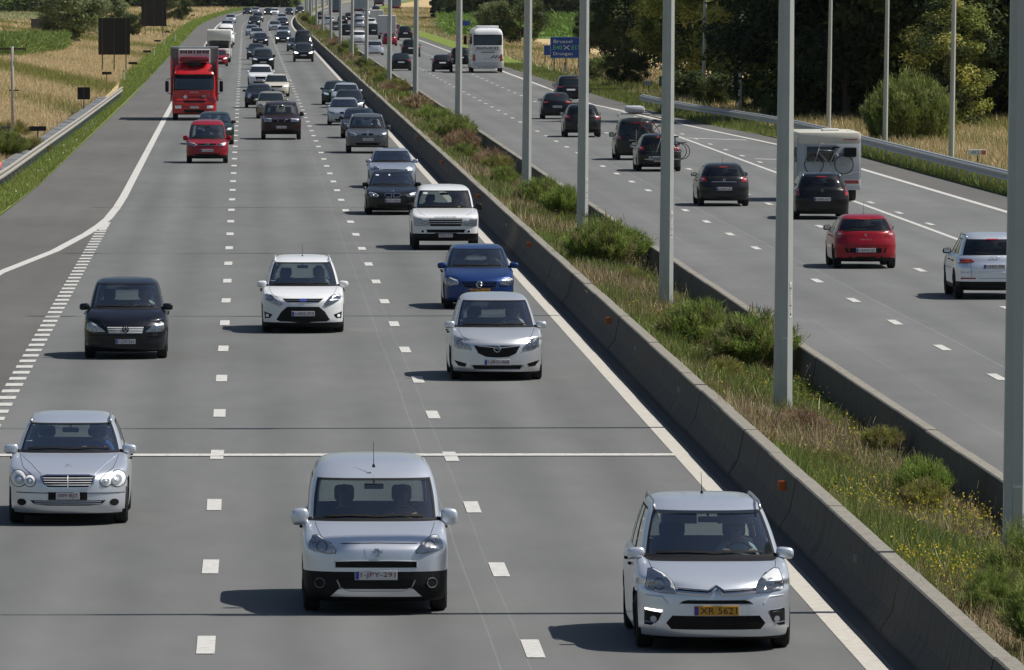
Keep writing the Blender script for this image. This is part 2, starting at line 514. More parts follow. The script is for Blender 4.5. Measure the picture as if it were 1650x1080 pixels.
# far fields
sheet("crop_field", [1000, 1330], [(1000, 24.5), (1330, 30)], [(1000, 95), (1330, 140)], -0.02, "crop_green", bend=False)
sheet("crop_field", [1380, 1700], -90, -27, -0.02, "crop_green", bend=False)
sheet("stubble_field", [1750, 2600], -140, -22, -0.02, "stubble", bend=False)
# roads
sheet("road", YS, [(-400, -4.47), (3300, -4.47)], 7.95, 0.0, "asphalt_main")
sheet("exit_lane_road", np.arange(-400, 262, 20), [(-400, -24), (100, -13), (200, -8.6), (262, -8.0)], -4.466, 0.004, "asphalt_exit")
sheet("shoulder", np.concatenate([np.arange(260, 1150, 40), np.arange(1150, 3300, 25)]), [(260, -8.0), (300, -7.7), (520, -7.3), (3300, -7.2)], -4.46, 0.004, "asphalt_shoulder")
OUT = [(-400, 33), (100, 29.5), (200, 28), (264, 27.2), (372, 26.4), (430, 24.0), (470, 23.5), (520, 23.0), (690, 22.3), (3300, 22.3)]
sheet("road", YS, 11.0, [(-400, 25.3), (264, 25.2), (372, 24.6), (427, 22.9), (489, 21.0), (3300, 21.0)], 0.0, "asphalt_away")
sheet("shoulder", YS, [(-400, 25.3), (264, 25.2), (372, 24.6), (427, 22.9), (489, 21.0), (3300, 21.0)], OUT, 0.0, "asphalt_shoulder")

sheet("barrier_shadow_strip", YS, 7.34, 7.75, 0.004, "barrier_shadow_asphalt")  # painted strip of barrier shadow laid over the road edge
# ---- painted markings, a few mm proud of the asphalt
MZ = 0.006
def line_strip(name, pts, w, mat="road_paint", z=MZ):
    ys = [p[1] for p in pts]
    v = []; f = []
    for i, (x, y) in enumerate(pts):
        o = float(dev(y))
        v += [(x - w / 2 + o, y, z), (x + w / 2 + o, y, z)]
        if i: f.append((2 * i - 2, 2 * i - 1, 2 * i + 1, 2 * i))
    return tag(obj(name, mesh(name, v, f, MAT[mat])), kind="structure")

far = [float(y) for y in np.arange(1150, 3200, 60)]
line_strip("edge_line", [(7.14, y) for y in [20, 400, 800] + far], 0.25, "ribbed_road_paint")
line_strip("edge_line", [(-6.72, 205), (-6.47, 212.6), (-5.42, 229.3), (-4.80, 244.7), (-4.56, 253), (-4.42, 260), (-4.33, 272), (-4.30, 286), (-4.33, 330), (-4.42, 480), (-4.44, 800)] + [(-4.44, y) for y in far], 0.28, z=0.010)
line_strip("edge_line", [(25.3, 120), (25.25, 264), (24.7, 372), (22.9, 427), (22.6, 447), (21.05, 489), (21.0, 560), (21.0, 1000)] + [(21.0, y) for y in far], 0.25)
line_strip("edge_line", [(11.35, 20), (11.35, 1100)] + [(11.35, y) for y in far], 0.16, "ribbed_road_paint")
line_strip("solid_lane_line", [(21.12, 90), (21.15, 250), (21.05, 397)], 0.17)
# white hatch wedge where the slip lane ends
hv = [(22.75, 432), (21.15, 480), (22.9, 446), (23.5, 432)]
tag(obj("hatch_marking", mesh("hatch_marking", [(21.25, 478, MZ), (22.55, 428, MZ), (23.35, 428, MZ), (22.95, 444, MZ)], [(0, 1, 2, 3)], MAT["ribbed_road_paint"])), kind="structure")
for (a, b, w) in (((-9.0, 131.7), (7.02, 131.9), .62), ((21.25, 388), (23.8, 383), 1.2), ((21.7, 344), (22.6, 343), 1.0)):
    tag(obj("cross_line", mesh("cross_line", [(a[0], a[1] - w / 2, .014), (b[0], b[1] - w / 2, .014), (b[0], b[1] + w / 2, .014), (a[0], a[1] + w / 2, .014)], [(0, 1, 2, 3)], MAT["road_paint"])), kind="structure")

def dashes(name, x, y0, y1, period, ln, w, ybuild=760):
    root = bpy.data.objects.new(name, None); link(root); tag(root, kind="structure")
    me = mesh("dash", [(-w / 2, -ln / 2, 0), (w / 2, -ln / 2, 0), (w / 2, ln / 2, 0), (-w / 2, ln / 2, 0)], [(0, 1, 2, 3)], MAT["road_paint"])
    y = y0
    mb = MB()
    while y < y1:
        if y < ybuild:
            o = obj("dash", me, root, (x + float(dev(y)), y, MZ + .003)); o.rotation_euler = (0, 0, random.uniform(-.004, .004))
        else:
            o = x + float(dev(y))
            mb.add([(o - w / 2, y - ln / 2, MZ), (o + w / 2, y - ln / 2, MZ), (o + w / 2, y + ln / 2, MZ), (o - w / 2, y + ln / 2, MZ)], [(0, 1, 2, 3)])
        y += period
    if mb.v:
        tag(mb.build("far_dashes", MAT["road_paint"], root), kind="stuff")
d0 = FPX * CAM_H / 1080.0
dashes("lane_line", -0.458, d0, 2200, 12.5, 2.5, 0.215)
dashes("lane_line", 3.35, FPX * CAM_H / 1086.0, 2200, 12.5, 2.5, 0.215)
dashes("lane_line", 14.68, FPX * CAM_H / 648.0 - 5 * 12.4, 2200, 12.4, 2.5, 0.2)
dashes("lane_line", 17.95, FPX * CAM_H / 537.6 - 4 * 12.4, 2200, 12.4, 2.5, 0.2)
dashes("slip_lane_line", 21.58, FPX * CAM_H / 401.4 - 9 * 12.0, 460, 12.0, 2.4, 0.17)
dashes("exit_lane_line", -4.42, 100, 252, 2.37, 1.05, 0.33)
line_strip("exit_edge_patch", [(-4.40, 248), (-4.36, 256)], 0.2)

# ---- concrete barriers of the central reservation
def barrier(name, label, xs, y0, seglen, nbuild, flip):
    """xs = profile list (x,z), swept along the road"""
    root = thing(name, label, "barrier", (0, 0, 0))
    def seg(length, cuts):
        mb = MB()
        yy = np.linspace(0.003, length - 0.003, cuts + 1)
        n = len(xs)
        for y in yy:
            for (x, z) in xs: mb.v.append((x, y, z))
        for i in range(cuts):
            for k in range(n - 1):
                a = i * n + k
                q = (a, a + 1, a + n + 1, a + n)
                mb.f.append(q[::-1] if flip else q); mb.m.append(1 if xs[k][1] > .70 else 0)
        mb.f.append(tuple(range(n))[::-1] if not flip else tuple(range(n))); mb.m.append(0)
        e = tuple(cuts * n + k for k in range(n)); mb.f.append(e if not flip else e[::-1]); mb.m.append(0)
        return mb.mesh("barrier_segment", [MAT["barrier_shaded_concrete"], MAT["barrier_sunlit_cap"]])
    me = seg(seglen, 2)
    y = y0
    for i in range(nbuild):
        o = obj("barrier_segment", me, root, (random.uniform(-.008, .008), y, random.uniform(-.006, .006)))
        y += seglen
    mb = MB(); n = len(xs)
    yy = np.concatenate([np.arange(y, 1150, 60), np.arange(1150, 2600, 40)])
    for yv in yy:
        for (x, z) in xs: mb.v.append((x + float(dev(yv)), yv, z))
    for i in range(len(yy) - 1):
        for k in range(n - 1):
            a = i * n + k; q = (a, a + 1, a + n + 1, a + n)
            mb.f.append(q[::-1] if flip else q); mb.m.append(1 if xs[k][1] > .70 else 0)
    mb.build("barrier_segment", [MAT["barrier_shaded_concrete"], MAT["barrier_sunlit_cap"]], root)
    return root
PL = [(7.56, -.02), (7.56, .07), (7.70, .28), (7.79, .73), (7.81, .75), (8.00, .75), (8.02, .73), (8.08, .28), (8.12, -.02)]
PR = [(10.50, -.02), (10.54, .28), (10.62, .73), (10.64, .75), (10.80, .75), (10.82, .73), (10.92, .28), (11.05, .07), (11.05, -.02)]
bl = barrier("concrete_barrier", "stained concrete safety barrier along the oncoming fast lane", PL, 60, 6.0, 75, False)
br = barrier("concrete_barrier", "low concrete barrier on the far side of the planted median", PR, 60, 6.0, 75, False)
# orange reflectors and small steel plates on the oncoming face
rf = MB(); rf.rbox(-.055, .055, -.014, .014, -.07, .07, .008); rfm = rf.mesh("reflector", MAT["reflector_orange"])
pk = MB(); pk.rbox(-.022, .022, -.012, .012, -.05, .05, .004); pkm = pk.mesh("steel_plate", MAT["galvanised"])
for (px, py) in ((1272, 785), (999, 518), (871, 396), (786, 318), (728, 262), (688, 224)):
    obj("reflector", rfm, bl, (7.675, (CAM_H - .53) * FPX / (py + 40), .55))
for (px, py) in ((1381, 900), (1110, 628), (1052, 561), (911, 443), (838, 362), (700, 232)):
    obj("steel_plate", pkm, bl, (7.69, (CAM_H - .50) * FPX / (py + 40), .50))

# ---- median ground
mv = []; mf = []
ysm = np.concatenate([np.arange(55, 300, 2.5), np.arange(300, 2600, 25)])
nxm = 8
for y in ysm:
    for k in range(nxm + 1):
        t = k / nxm
        mv.append((8.03 + t * 2.52 + float(dev(y)), y, .36 - .24 * t + .04 * math.sin(t * math.pi) + random.uniform(-.04, .04)))
for i in range(len(ysm) - 1):
    for k in range(nxm):
        a = i * (nxm + 1) + k; mf.append((a, a + 1, a + nxm + 2, a + nxm + 1))
tag(obj("median_ground", mesh("median_ground", mv, mf, MAT["median_soil"], smooth=True)), kind="structure")

# ---- green verges
def verge(name, ys, left, right, z, mat):
    return sheet(name, ys, left, right, z, mat, nx=4)
YV = np.concatenate([np.arange(180, 1150, 30), np.arange(1150, 3000, 40)])
LE = [(180, -9.6), (200, -8.6), (262, -8.0), (300, -7.7), (520, -7.3), (3300, -7.2)]
verge("left_verge", YV, [(180, -11.5), (291, -9.2), (520, -8.5), (800, -9.6), (3000, -10)], LE, 0.02, "verge_soil")
verge("right_verge", YV, OUT, [(180, 30.5), (372, 29), (430, 27.5), (520, 26.5), (800, 25), (3000, 25)], 0.02, "verge_soil")

# ---- drainage channel slabs behind the left guard rail
RAIL_L = [(225, -10.2), (262, -9.25), (291, -8.86), (340, -8.62), (400, -8.3), (460, -8.05), (515, -7.85)]
_rt = {}
def rail_x(tab, y):
    """smoothed line of a rail"""
    k = id(tab)
    if k not in _rt:
        g = np.arange(tab[0][0] - 40, tab[-1][0] + 41, 1.0); a = [p[0] for p in tab]; b = [p[1] for p in tab]
        s0 = (b[1] - b[0]) / (a[1] - a[0]); s1 = (b[-1] - b[-2]) / (a[-1] - a[-2])
        v = np.interp(g, a, b); v = np.where(g < a[0], b[0] + (g - a[0]) * s0, v); v = np.where(g > a[-1], b[-1] + (g - a[-1]) * s1, v)
        ker = np.ones(31) / 31; v = np.convolve(np.pad(v, 15, 'edge'), ker, 'valid')
        _rt[k] = (g, v)
    return float(np.interp(y, *_rt[k]))
chan = thing("drainage_channel", "grey concrete slab channel behind the left guard rail", "channel")
slab = MB(); slab.rbox(-.5, .5, -.97, .97, -.05, .05, .015)
slm = slab.mesh("slab", MAT["drain_concrete"])
y = 228.0
while y < 505:
    o = obj("slab", slm, chan, (rail_x(RAIL_L, y) - .72, y, .16 + random.uniform(-.012, .012)))
    o.rotation_euler = (random.uniform(-.01, .01), R(4), 0)
    y += 2.0

# ---- W-beam guard rails
def wbeam(y0, y1, tab, side, step):
    """one beam: corrugated profile facing the road (side=+1 faces +x)"""
    prof = [(0, .43), (.05, .46), (.05, .52), (0, .56), (0, .60), (.05, .64), (.05, .70), (0, .74), (-.012, .74), (-.012, .43)]
    n = len(prof); v = []; f = []
    ys = np.linspace(y0, y1, step + 1)
    for y in ys:
        x = rail_x(tab, y)
        for (a, z) in prof: v.append((x + side * a, y, z))
    for i in range(step):
        for k in range(n):
            a = i * n + k; b = i * n + (k + 1) % n
            f.append((a, b, b + n, a + n))
    f.append(tuple(range(n))); f.append(tuple(step * n + k for k in range(n)))
    return v, f
def guard_rail(label, tab, side, mat, tw):
    root = thing("guard_rail", label, "guard rail")
    ya, yb = tab[0][0], tab[-1][0]
    y = ya
    post = MB(); post.box(-.05, .05, -.03, .03, 0, .70)
    pm = post.mesh("post", MAT["galvanised"])
    while y < yb:
        y2 = min(y + 12.0, yb)
        v, f = wbeam(y + .01, y2, tab, side, 4)
        obj("beam", mesh("beam", v, f, MAT[mat], smooth=True, angle=50), root)
        yy = y
        while yy < y2 - .5:
            obj("post", pm, root, (rail_x(tab, yy) - side * .07, yy, 0)); yy += 4.0
        y = y2
    if tw < .1: return root
    # top rail box
    v = []; f = []
    ys = np.linspace(ya, yb, 40)
    for q in ys:
        x = rail_x(tab, q) - side * tw * .8
        v += [(x - tw / 2, q, .70), (x + tw / 2, q, .70), (x + tw / 2, q, .78), (x - tw / 2, q, .78)]
    for i in range(len(ys) - 1):
        for k in range(4):
            a = 4 * i + k; b = 4 * i + (k + 1) % 4; f.append((a, a + 4, b + 4, b))
    obj("top_rail", mesh("top_rail", v, f, MAT[mat]), root)
    return root
guard_rail("sun-bleached corrugated guard rail on the left verge", RAIL_L, 1, "galvanised_weathered", .07)
RAIL_R = [(190, 28.5), (264, 27.7), (300, 27.35), (372, 26.9), (403, 26.5), (425, 25.2), (445, 24.1), (478, 23.4)]
guard_rail("grey steel guard rail curving along the right verge", RAIL_R, -1, "galvanised", .18)

# ---- street lamps
def octa(mb, x0, y0, z0, r0, x1, y1, z1, r1, m=0):
    v = []
    for (x, y, z, r) in ((x0, y0, z0, r0), (x1, y1, z1, r1)):
        for k in range(8):
            t = math.pi / 8 + k * math.pi / 4
            v.append((x + r * math.cos(t), y + r * math.sin(t), z))
    f = [(k, (k + 1) % 8, 8 + (k + 1) % 8, 8 + k) for k in range(8)] + [tuple(range(8))[::-1], tuple(range(8, 16))]
    mb.add(v, f, m)

def lamp_proto(h, r0, r1, double):
    pole = MB(); octa(pole, 0, 0, -.3, r0, 0, 0, h, r1)
    pme = pole.mesh("pole", MAT["pole_paint"])
    arms = []
    for s in ((-1, 1) if double else (-1,)):
        a = MB(); a.tube([(0, 0, h - .1), (s * .5, 0, h + .35), (s * 2.0, 0, h + .6)], [.06, .05, .045], 6)
        hd = MB(); hd.rbox(s * 2.0 - .15 if s > 0 else s * 2.9, s * 2.9 if s > 0 else -2.0 + .15, -.16, .16, h + .52, h + .68, .04)
        arms.append((a.mesh("arm", MAT["pole_paint"]), hd.mesh("lamp_head", MAT["galvanised"])))
    door = MB(); door.box(-.055, .055, -r0 * .925 - .008, -r0 * .92 + .01, .55, 1.35)
    dm = door.mesh("service_door", MAT["pole_paint"])
    return pme, arms, dm
def lamp(proto, x, y, z, label, tilt, group):
    t = thing("street_lamp", label, "street lamp", (x, y, z), 0, group)
    t.rotation_euler = (0, R(tilt), 0)
    obj("pole", proto[0], t)
    for a, hd in proto[1]:
        obj("arm", a, t); obj("lamp_head", hd, t)
    if y < 260: obj("service_door", proto[2], t)
    return t
def font_mesh(txt, mat, name="lettering", extrude=0.0):
    cu = bpy.data.curves.new(name, 'FONT'); cu.body = txt; cu.align_x = 'CENTER'; cu.align_y = 'CENTER'; cu.resolution_u = 2
    cu.extrude = extrude
    me = evaluated(bpy.data.objects.new(name, cu))
    me.materials.clear(); me.materials.append(mat)
    bpy.data.curves.remove(cu)
    return me
def fit_text(txt, w, h, mat, name="lettering", normal='-y'):
    """flat lettering w x h metres, centred on the origin, standing in the xz plane and read from -y (or +y)"""
    me = font_mesh(txt, mat, name)
    n = len(me.vertices); co = np.zeros(n * 3); me.vertices.foreach_get("co", co); co = co.reshape(-1, 3)
    lo, hi = co.min(0), co.max(0); sz = np.maximum(hi - lo, 1e-6); c = (lo + hi) / 2
    X = (co[:, 0] - c[0]) / sz[0] * w; Z = (co[:, 1] - c[1]) / sz[1] * h
    if normal == '+y': X = -X
    me.vertices.foreach_set("co", np.stack([X, np.zeros(n), Z], 1).ravel()); me.update()
    return me

big = lamp_proto(15.6, .178, .10, True)
names = ["nearest tall grey octagonal lamp post at the right edge of the picture",
         "thick grey lamp post standing before the silver crossover's lane, with a number strip",
         "grey lamp post in the median right beside the green broom shrub and barrier corner",
         "grey lamp post behind the wide feathery shrub, in front of the bike-carrying cars",
         "grey lamp post in the median left of the dark blue hatchback",
         "grey lamp post in the median between the coach and the brown shrub",
         "grey lamp post just right of the black saloon with bright tail light",
         "grey lamp post just left of the black saloon with bright tail light"]
ORD = ORDW = "first second third fourth fifth sixth seventh eighth ninth tenth eleventh twelfth thirteenth fourteenth fifteenth sixteenth seventeenth eighteenth nineteenth twentieth twenty-first twenty-second twenty-third twenty-fourth twenty-fifth twenty-sixth twenty-seventh".split()
px_lamps = [(1636, 99.4), (1261, 140.0), (1073, 186), (938, 228), (848, 273), (738, 361), (669, 452), (627, 537), (590, 630), (567, 715), (548, 805)]
for i, (px, d) in enumerate(px_lamps):
    x = (px - 395) * d / FPX
    lb = names[i] if i < len(names) else ORD[i] + " lamp post of the median row, counted from the viewer"
    t = lamp(big, x, d, .20, lb, .55, "lamp posts along the median")
    if i in (1, 2, 3):
        rr = .178 * .955
        st = MB(); st.box(-.028, .028, -.003, .003, -.31, .31)
        sx = rr * .924
        s1 = st.build("number_strip", MAT["white_plastic"], t, loc=(sx * .7072, -sx * .7072, (2.02, 1.9, 1.6)[i - 1]), rot=(0, 0, R(45)))
        for k in range(11):
            ch = fit_text("A105A30 421"[k] if "A105A30 421"[k] != ' ' else '-', .030, .036, MAT["ink_black"])
            obj("lettering", ch, s1, (0, -.006, .25 - k * .05))
y = 895.0; i = len(px_lamps)
while y < 2100:
    i += 1
    lamp(big, 9.5 + float(dev(y)), y, .2, ORD[i - 1] + " lamp post of the median row, counted from the viewer", .2, "lamp posts along the median")
    y += 90
small = lamp_proto(12.0, .125, .07, False)
for (px, py, d, lb) in ((1134, 127, 505, "slim lamp post farthest along the right verge, before olive trees"),
                        (1192, 180, 452, "slim lamp post on the right verge beside the narrow dark sign"),
                        (1335, 207, 400, "slim lamp post on the right verge behind the caravan"),
                        (1426, 230, 362, "slim lamp post on the right verge left of the round bush's centre"),
                        (1533, 255, 333, "slim lamp post on the right verge at the round bush's right side")):
    z = CAM_H - (py + 40) * d / FPX
    lamp(small, (px - 395) * d / FPX, d, max(z, 0.05), lb, 1.0, "slim lamp posts along the right verge")

# ================================================================== VEGETATION
leafmat("leaf_matt", .38); leafmat("grass_matt", .3, .7); leafmat("dry_matt", .2, .8)

def quads(C, D, Nn, ln, wd, tint, tip=0.35):
    """leaf quads: centre-base C, direction D, side Nn, arrays -> V,F,col (quad with narrow tip)"""
    n = len(C)
    ln = np.asarray(ln).reshape(-1, 1) * np.ones((n, 1)); wd = np.asarray(wd).reshape(-1, 1) * np.ones((n, 1))
    V = np.empty((n, 4, 3)); 
    V[:, 0] = C - Nn * wd * .5; V[:, 1] = C + Nn * wd * .5
    V[:, 2] = C + D * ln + Nn * wd * .5 * tip; V[:, 3] = C + D * ln - Nn * wd * .5 * tip
    F = np.arange(n * 4).reshape(n, 4)
    return V.reshape(-1, 3), F, np.repeat(tint, 4, 0)

def unit(a): return a / np.maximum(np.linalg.norm(a, axis=1, keepdims=True), 1e-9)
def rnd_unit(n): return unit(rng.normal(size=(n, 3)))

def tints(n, cols, jit=.22):
    cols = np.asarray(cols)
    c = cols[rng.integers(0, len(cols), n)]
    return np.clip(c * (1 + rng.normal(0, jit, (n, 1))), .004, .9)

def grass_mesh(name, xs, ys, zs, h, w, cols, mat, lean=.35, jit=.22, blades=1):
    n = len(xs)
    C = np.stack([xs, ys, zs], 1)
    D = unit(np.stack([rng.normal(0, lean, n), rng.normal(0, lean, n), np.ones(n)], 1))
    a = rng.uniform(0, np.pi, n)
    S = np.stack([np.cos(a), np.sin(a) * .5, np.zeros(n)], 1)
    V, F, T = quads(C, D, unit(S), h, w, tints(n, cols, jit), .15)
    return bigmesh(name, V, F, mat, T)

GREEN = [(.16, .22, .05), (.20, .26, .065), (.12, .18, .04), (.25, .27, .085)]
OLIVE = [(.20, .19, .065), (.25, .22, .09), (.15, .16, .05)]
DRY = [(.54, .44, .27), (.61, .51, .33), (.48, .39, .22), (.42, .35, .20)]
BROWN = [(.24, .16, .10), (.30, .20, .13), (.20, .14, .085), (.36, .26, .17)]
YEL = [(.62, .48, .03), (.55, .44, .05)]

# ---- median undergrowth (nobody could count it)
def median_stuff(y0, y1, n, hr, wr):
    ys = rng.uniform(y0, y1, n); xs = rng.uniform(8.08, 10.5, n)
    g = np.sin(ys * .31 + 1.3) + np.sin(ys * .117 + xs * .9) + .6 * np.sin(ys * .83 + xs * 2.1) + rng.normal(0, .55, n)
    sets = []
    h = rng.uniform(hr[0], hr[1], n) * (1 + .35 * np.sin(ys * .5 + xs * 2))
    col = np.empty((n, 3))
    a = g > .05; b = (g <= .05) & (g > -1.15); c = g <= -1.15
    for msk, pal in ((a, GREEN), (b, OLIVE + GREEN + DRY[2:3] + BROWN[:2]), (c, BROWN + DRY)):
        col[msk] = tints(int(msk.sum()), pal)
    h[c] *= 1.15
    h *= 1.15 - .65 * (xs - 8.03) / 2.5
    C = np.stack([xs + dev(ys), ys, .35 - .24 * (xs - 8.03) / 2.52], 1)
    D = unit(np.stack([rng.normal(0, .5, n), rng.normal(0, .5, n), np.ones(n)], 1))
    t = rng.uniform(0, np.pi, n)
    S = np.stack([np.cos(t), np.sin(t) * .4, np.zeros(n)], 1)
    V, F, T = quads(C, D, unit(S), h, rng.uniform(wr[0], wr[1], n), col, .2)
    return V, F, T
parts = [median_stuff(70, 130, 70000, (.10, .38), (.008, .022)), median_stuff(130, 230, 70000, (.12, .42), (.012, .03)),
         median_stuff(230, 450, 60000, (.15, .5), (.02, .05)), median_stuff(450, 1500, 60000, (.2, .6), (.04, .12))]
off = 0; VV = []; FF = []; TT = []
for V, F, T in parts:
    VV.append(V); FF.append(F + off); TT.append(T); off += len(V)
tag(obj("median_undergrowth", bigmesh("median_undergrowth", np.concatenate(VV), np.concatenate(FF), MAT["grass_matt"], np.concatenate(TT))),
    "mixed weeds, dry stalks and grass growing between the two barriers", "undergrowth", kind="stuff")
# yellow-flowering weeds, near the viewer
n = 9000
ys = np.concatenate([rng.normal(103, 7, n // 2), rng.uniform(95, 260, n - n // 2)]); xs = rng.uniform(8.2, 10.4, n)
keep = np.sin(ys * .4) + rng.normal(0, .6, n) > -.1
ys, xs = ys[keep], xs[keep]; n = len(xs)
C = np.stack([xs, ys, rng.uniform(.42, .72, n) - .2 * (xs - 8.03) / 2.5], 1)
D = rnd_unit(n); S = unit(np.cross(D, rnd_unit(n)))
V, F, T = quads(C, D, S, .022, .022, tints(n, YEL, .15), 1.0)
tag(obj("flowering_weeds", bigmesh("flowering_weeds", V, F, MAT["grass_matt"], T)), "tiny yellow blossoms scattered over the median weeds", "flowers", kind="stuff")

# dead pale stalks standing among the weeds
n = 9000
ys = rng.uniform(85, 330, n); xs = rng.uniform(8.1, 10.4, n)
keep = np.sin(ys * .23 + xs) + np.sin(ys * .07) + rng.normal(0, .7, n) > .3
ys, xs = ys[keep], xs[keep]; n = len(xs)
C = np.stack([xs, ys, .3 - .2 * (xs - 8.03) / 2.5], 1)
D = unit(np.stack([rng.normal(0, .45, n), rng.normal(0, .45, n), np.ones(n)], 1)); S = unit(np.stack([rng.normal(0, 1, n), rng.normal(0, .3, n), np.zeros(n)], 1))
V, F, T = quads(C, D, S, rng.uniform(.2, .62, n), rng.uniform(.004, .011, n), tints(n, [(.5, .42, .30), (.42, .33, .22), (.30, .22, .15)], .2), .5)
tag(obj("dead_stalks", bigmesh("dead_stalks", V, F, MAT["dry_matt"], T)), "thin bleached dead stalks among the median weeds", "stalks", kind="stuff")
# broad-leaved weeds hugging the soil
n = 30000
cy = rng.uniform(88, 300, 420); cx = rng.uniform(8.2, 10.4, 420); k = rng.integers(0, 420, n); rad = rng.uniform(.12, .34, 420)
q = rnd_unit(n) * (rng.uniform(0, 1, (n, 1)) ** .4)
C = np.stack([cx[k] + q[:, 0] * rad[k], cy[k] + q[:, 1] * rad[k] * 1.3, .36 - .22 * (cx[k] - 8.03) / 2.5 + np.abs(q[:, 2]) * rad[k] * .9], 1)
ct = tints(420, GREEN + OLIVE + [(.10, .17, .04)], .25)
D = unit(q + rng.normal(0, .6, (n, 3))); S = unit(np.cross(D, rnd_unit(n)))
V, F, T = quads(C, D, S, rng.uniform(.03, .07, n), rng.uniform(.015, .035, n), np.clip(ct[k] * (1 + rng.normal(0, .18, (n, 1))), .01, .9), .4)
tag(obj("leafy_weeds", bigmesh("leafy_weeds", V, F, MAT["leaf_matt"], T)), "low leafy weeds covering the median soil", "weeds", kind="stuff")

# ---- verge grass
def scatter_band(n, y0, y1, fl, fr, p=1.0):
    u = rng.uniform(0, 1, n) ** p
    ys = y0 + (y1 - y0) * u
    l = np.interp(ys, *zip(*fl)); r = np.interp(ys, *zip(*fr))
    xs = l + (r - l) * rng.uniform(0, 1, n)
    return xs + dev(ys), ys
xs, ys = scatter_band(60000, 225, 620, [(225, -10.6), (262, -9.6), (291, -9.1), (515, -8.2), (620, -9.5)], [(225, -8.4), (262, -8.05), (300, -7.72), (620, -7.3)])
tag(obj("left_verge_grass", grass_mesh("left_verge_grass", xs, ys, np.full(len(xs), .01), rng.uniform(.06, .22, len(xs)), rng.uniform(.015, .04, len(xs)), [(.23, .30, .07), (.29, .34, .09), (.17, .24, .05), (.34, .34, .13)], MAT["grass_matt"])), "short bright green grass strip along the left shoulder", "grass", kind="stuff")
xs, ys = scatter_band(40000, 620, 2000, [(620, -9.5), (2000, -10)], [(620, -7.35), (2000, -7.3)], 1.6)
tag(obj("far_left_verge_grass", grass_mesh("far_left_verge_grass", xs, ys, np.full(len(xs), .01), rng.uniform(.1, .3, len(xs)), rng.uniform(.05, .12, len(xs)), [(.22, .31, .06), (.27, .34, .08), (.32, .34, .11)], MAT["grass_matt"])), "green grass strip of the left verge far down the road", "grass", kind="stuff")
xs, ys = scatter_band(60000, 190, 700, OUT, [(190, 29.2), (372, 28), (430, 26.5), (700, 24.2)])
tag(obj("right_verge_grass", grass_mesh("right_verge_grass", xs, ys, np.full(len(xs), .01), rng.uniform(.08, .38, len(xs)), rng.uniform(.02, .05, len(xs)), GREEN + OLIVE, MAT["grass_matt"])), "green grass strip under the right guard rail", "grass", kind="stuff")
# white clover heads in the left verge
n = 45
xs, ys = scatter_band(n, 255, 420, [(225, -9.4), (300, -8.5), (420, -8.0)], [(225, -8.4), (262, -8.05), (300, -7.72), (420, -7.5)])
C = np.stack([xs, ys, rng.uniform(.14, .22, n)], 1); D = rnd_unit(n); S = unit(np.cross(D, rnd_unit(n)))
V, F, T = quads(C, D, S, .06, .06, tints(n, [(.6, .6, .5)], .1), 1)
tag(obj("white_flowers", bigmesh("white_flowers", V, F, MAT["grass_matt"], T)), "white flower heads dotted in the left verge grass", "flowers", kind="stuff")

# ---- dry meadow on the left and on the right
def meadow(name, label, n, y0, y1, fl, fr, h, w, cols, p=1.0):
    xs, ys = scatter_band(n, y0, y1, fl, fr, p)
    g = np.sin(ys * .021 + xs * .33) + np.sin(xs * .71 + ys * .06) + rng.normal(0, .5, n)
    T = tints(n, cols, .16); gm = g > .85
    T[gm] = tints(int(gm.sum()), OLIVE + GREEN[:2], .2)
    C = np.stack([xs, ys, np.full(n, -.02)], 1)
    D = unit(np.stack([rng.normal(-.1, .55, n), rng.normal(0, .5, n), np.ones(n)], 1))
    t = rng.uniform(0, np.pi, n); S = unit(np.stack([np.cos(t), np.sin(t) * .4, np.zeros(n)], 1))
    hh = rng.uniform(h[0], h[1], n); hh[gm] *= 1.15
    V, F, T4 = quads(C, D, S, hh, rng.uniform(w[0], w[1], n), T, .3)
    tag(obj(name, bigmesh(name, V, F, MAT["dry_matt"], T4)), label, "meadow", kind="stuff")
meadow("dry_meadow", "tall sun-dried grass covering the left embankment", 190000, 262, 1000, [(262, -13), (400, -17), (700, -27), (1000, -38)], [(262, -10.9), (400, -9.75), (515, -9.0), (620, -9.3), (1000, -9.8)], (.12, .48), (.012, .045), DRY + DRY[:2], 1.1)
meadow("far_dry_meadow", "pale dry grassland in the left distance", 50000, 1000, 2400, [(1000, -38), (2400, -85)], [(1000, -9.8), (2400, -10)], (.2, .6), (.05, .16), DRY, 1.4)
meadow("right_dry_meadow", "tall dry grass behind the right guard rail", 110000, 230, 560, [(230, 29.0), (372, 27.6), (430, 26.2), (560, 25)], [(230, 38), (372, 42), (440, 44), (560, 44)], (.2, .7), (.015, .04), DRY + OLIVE + DRY, 1.0)
meadow("far_right_dry_meadow", "tan dry grass strip along the right verge far ahead", 60000, 560, 1900, [(560, 25), (1900, 24)], [(560, 34), (900, 33), (1900, 38)], (.2, .6), (.03, .1), DRY + OLIVE[:1], 1.3)

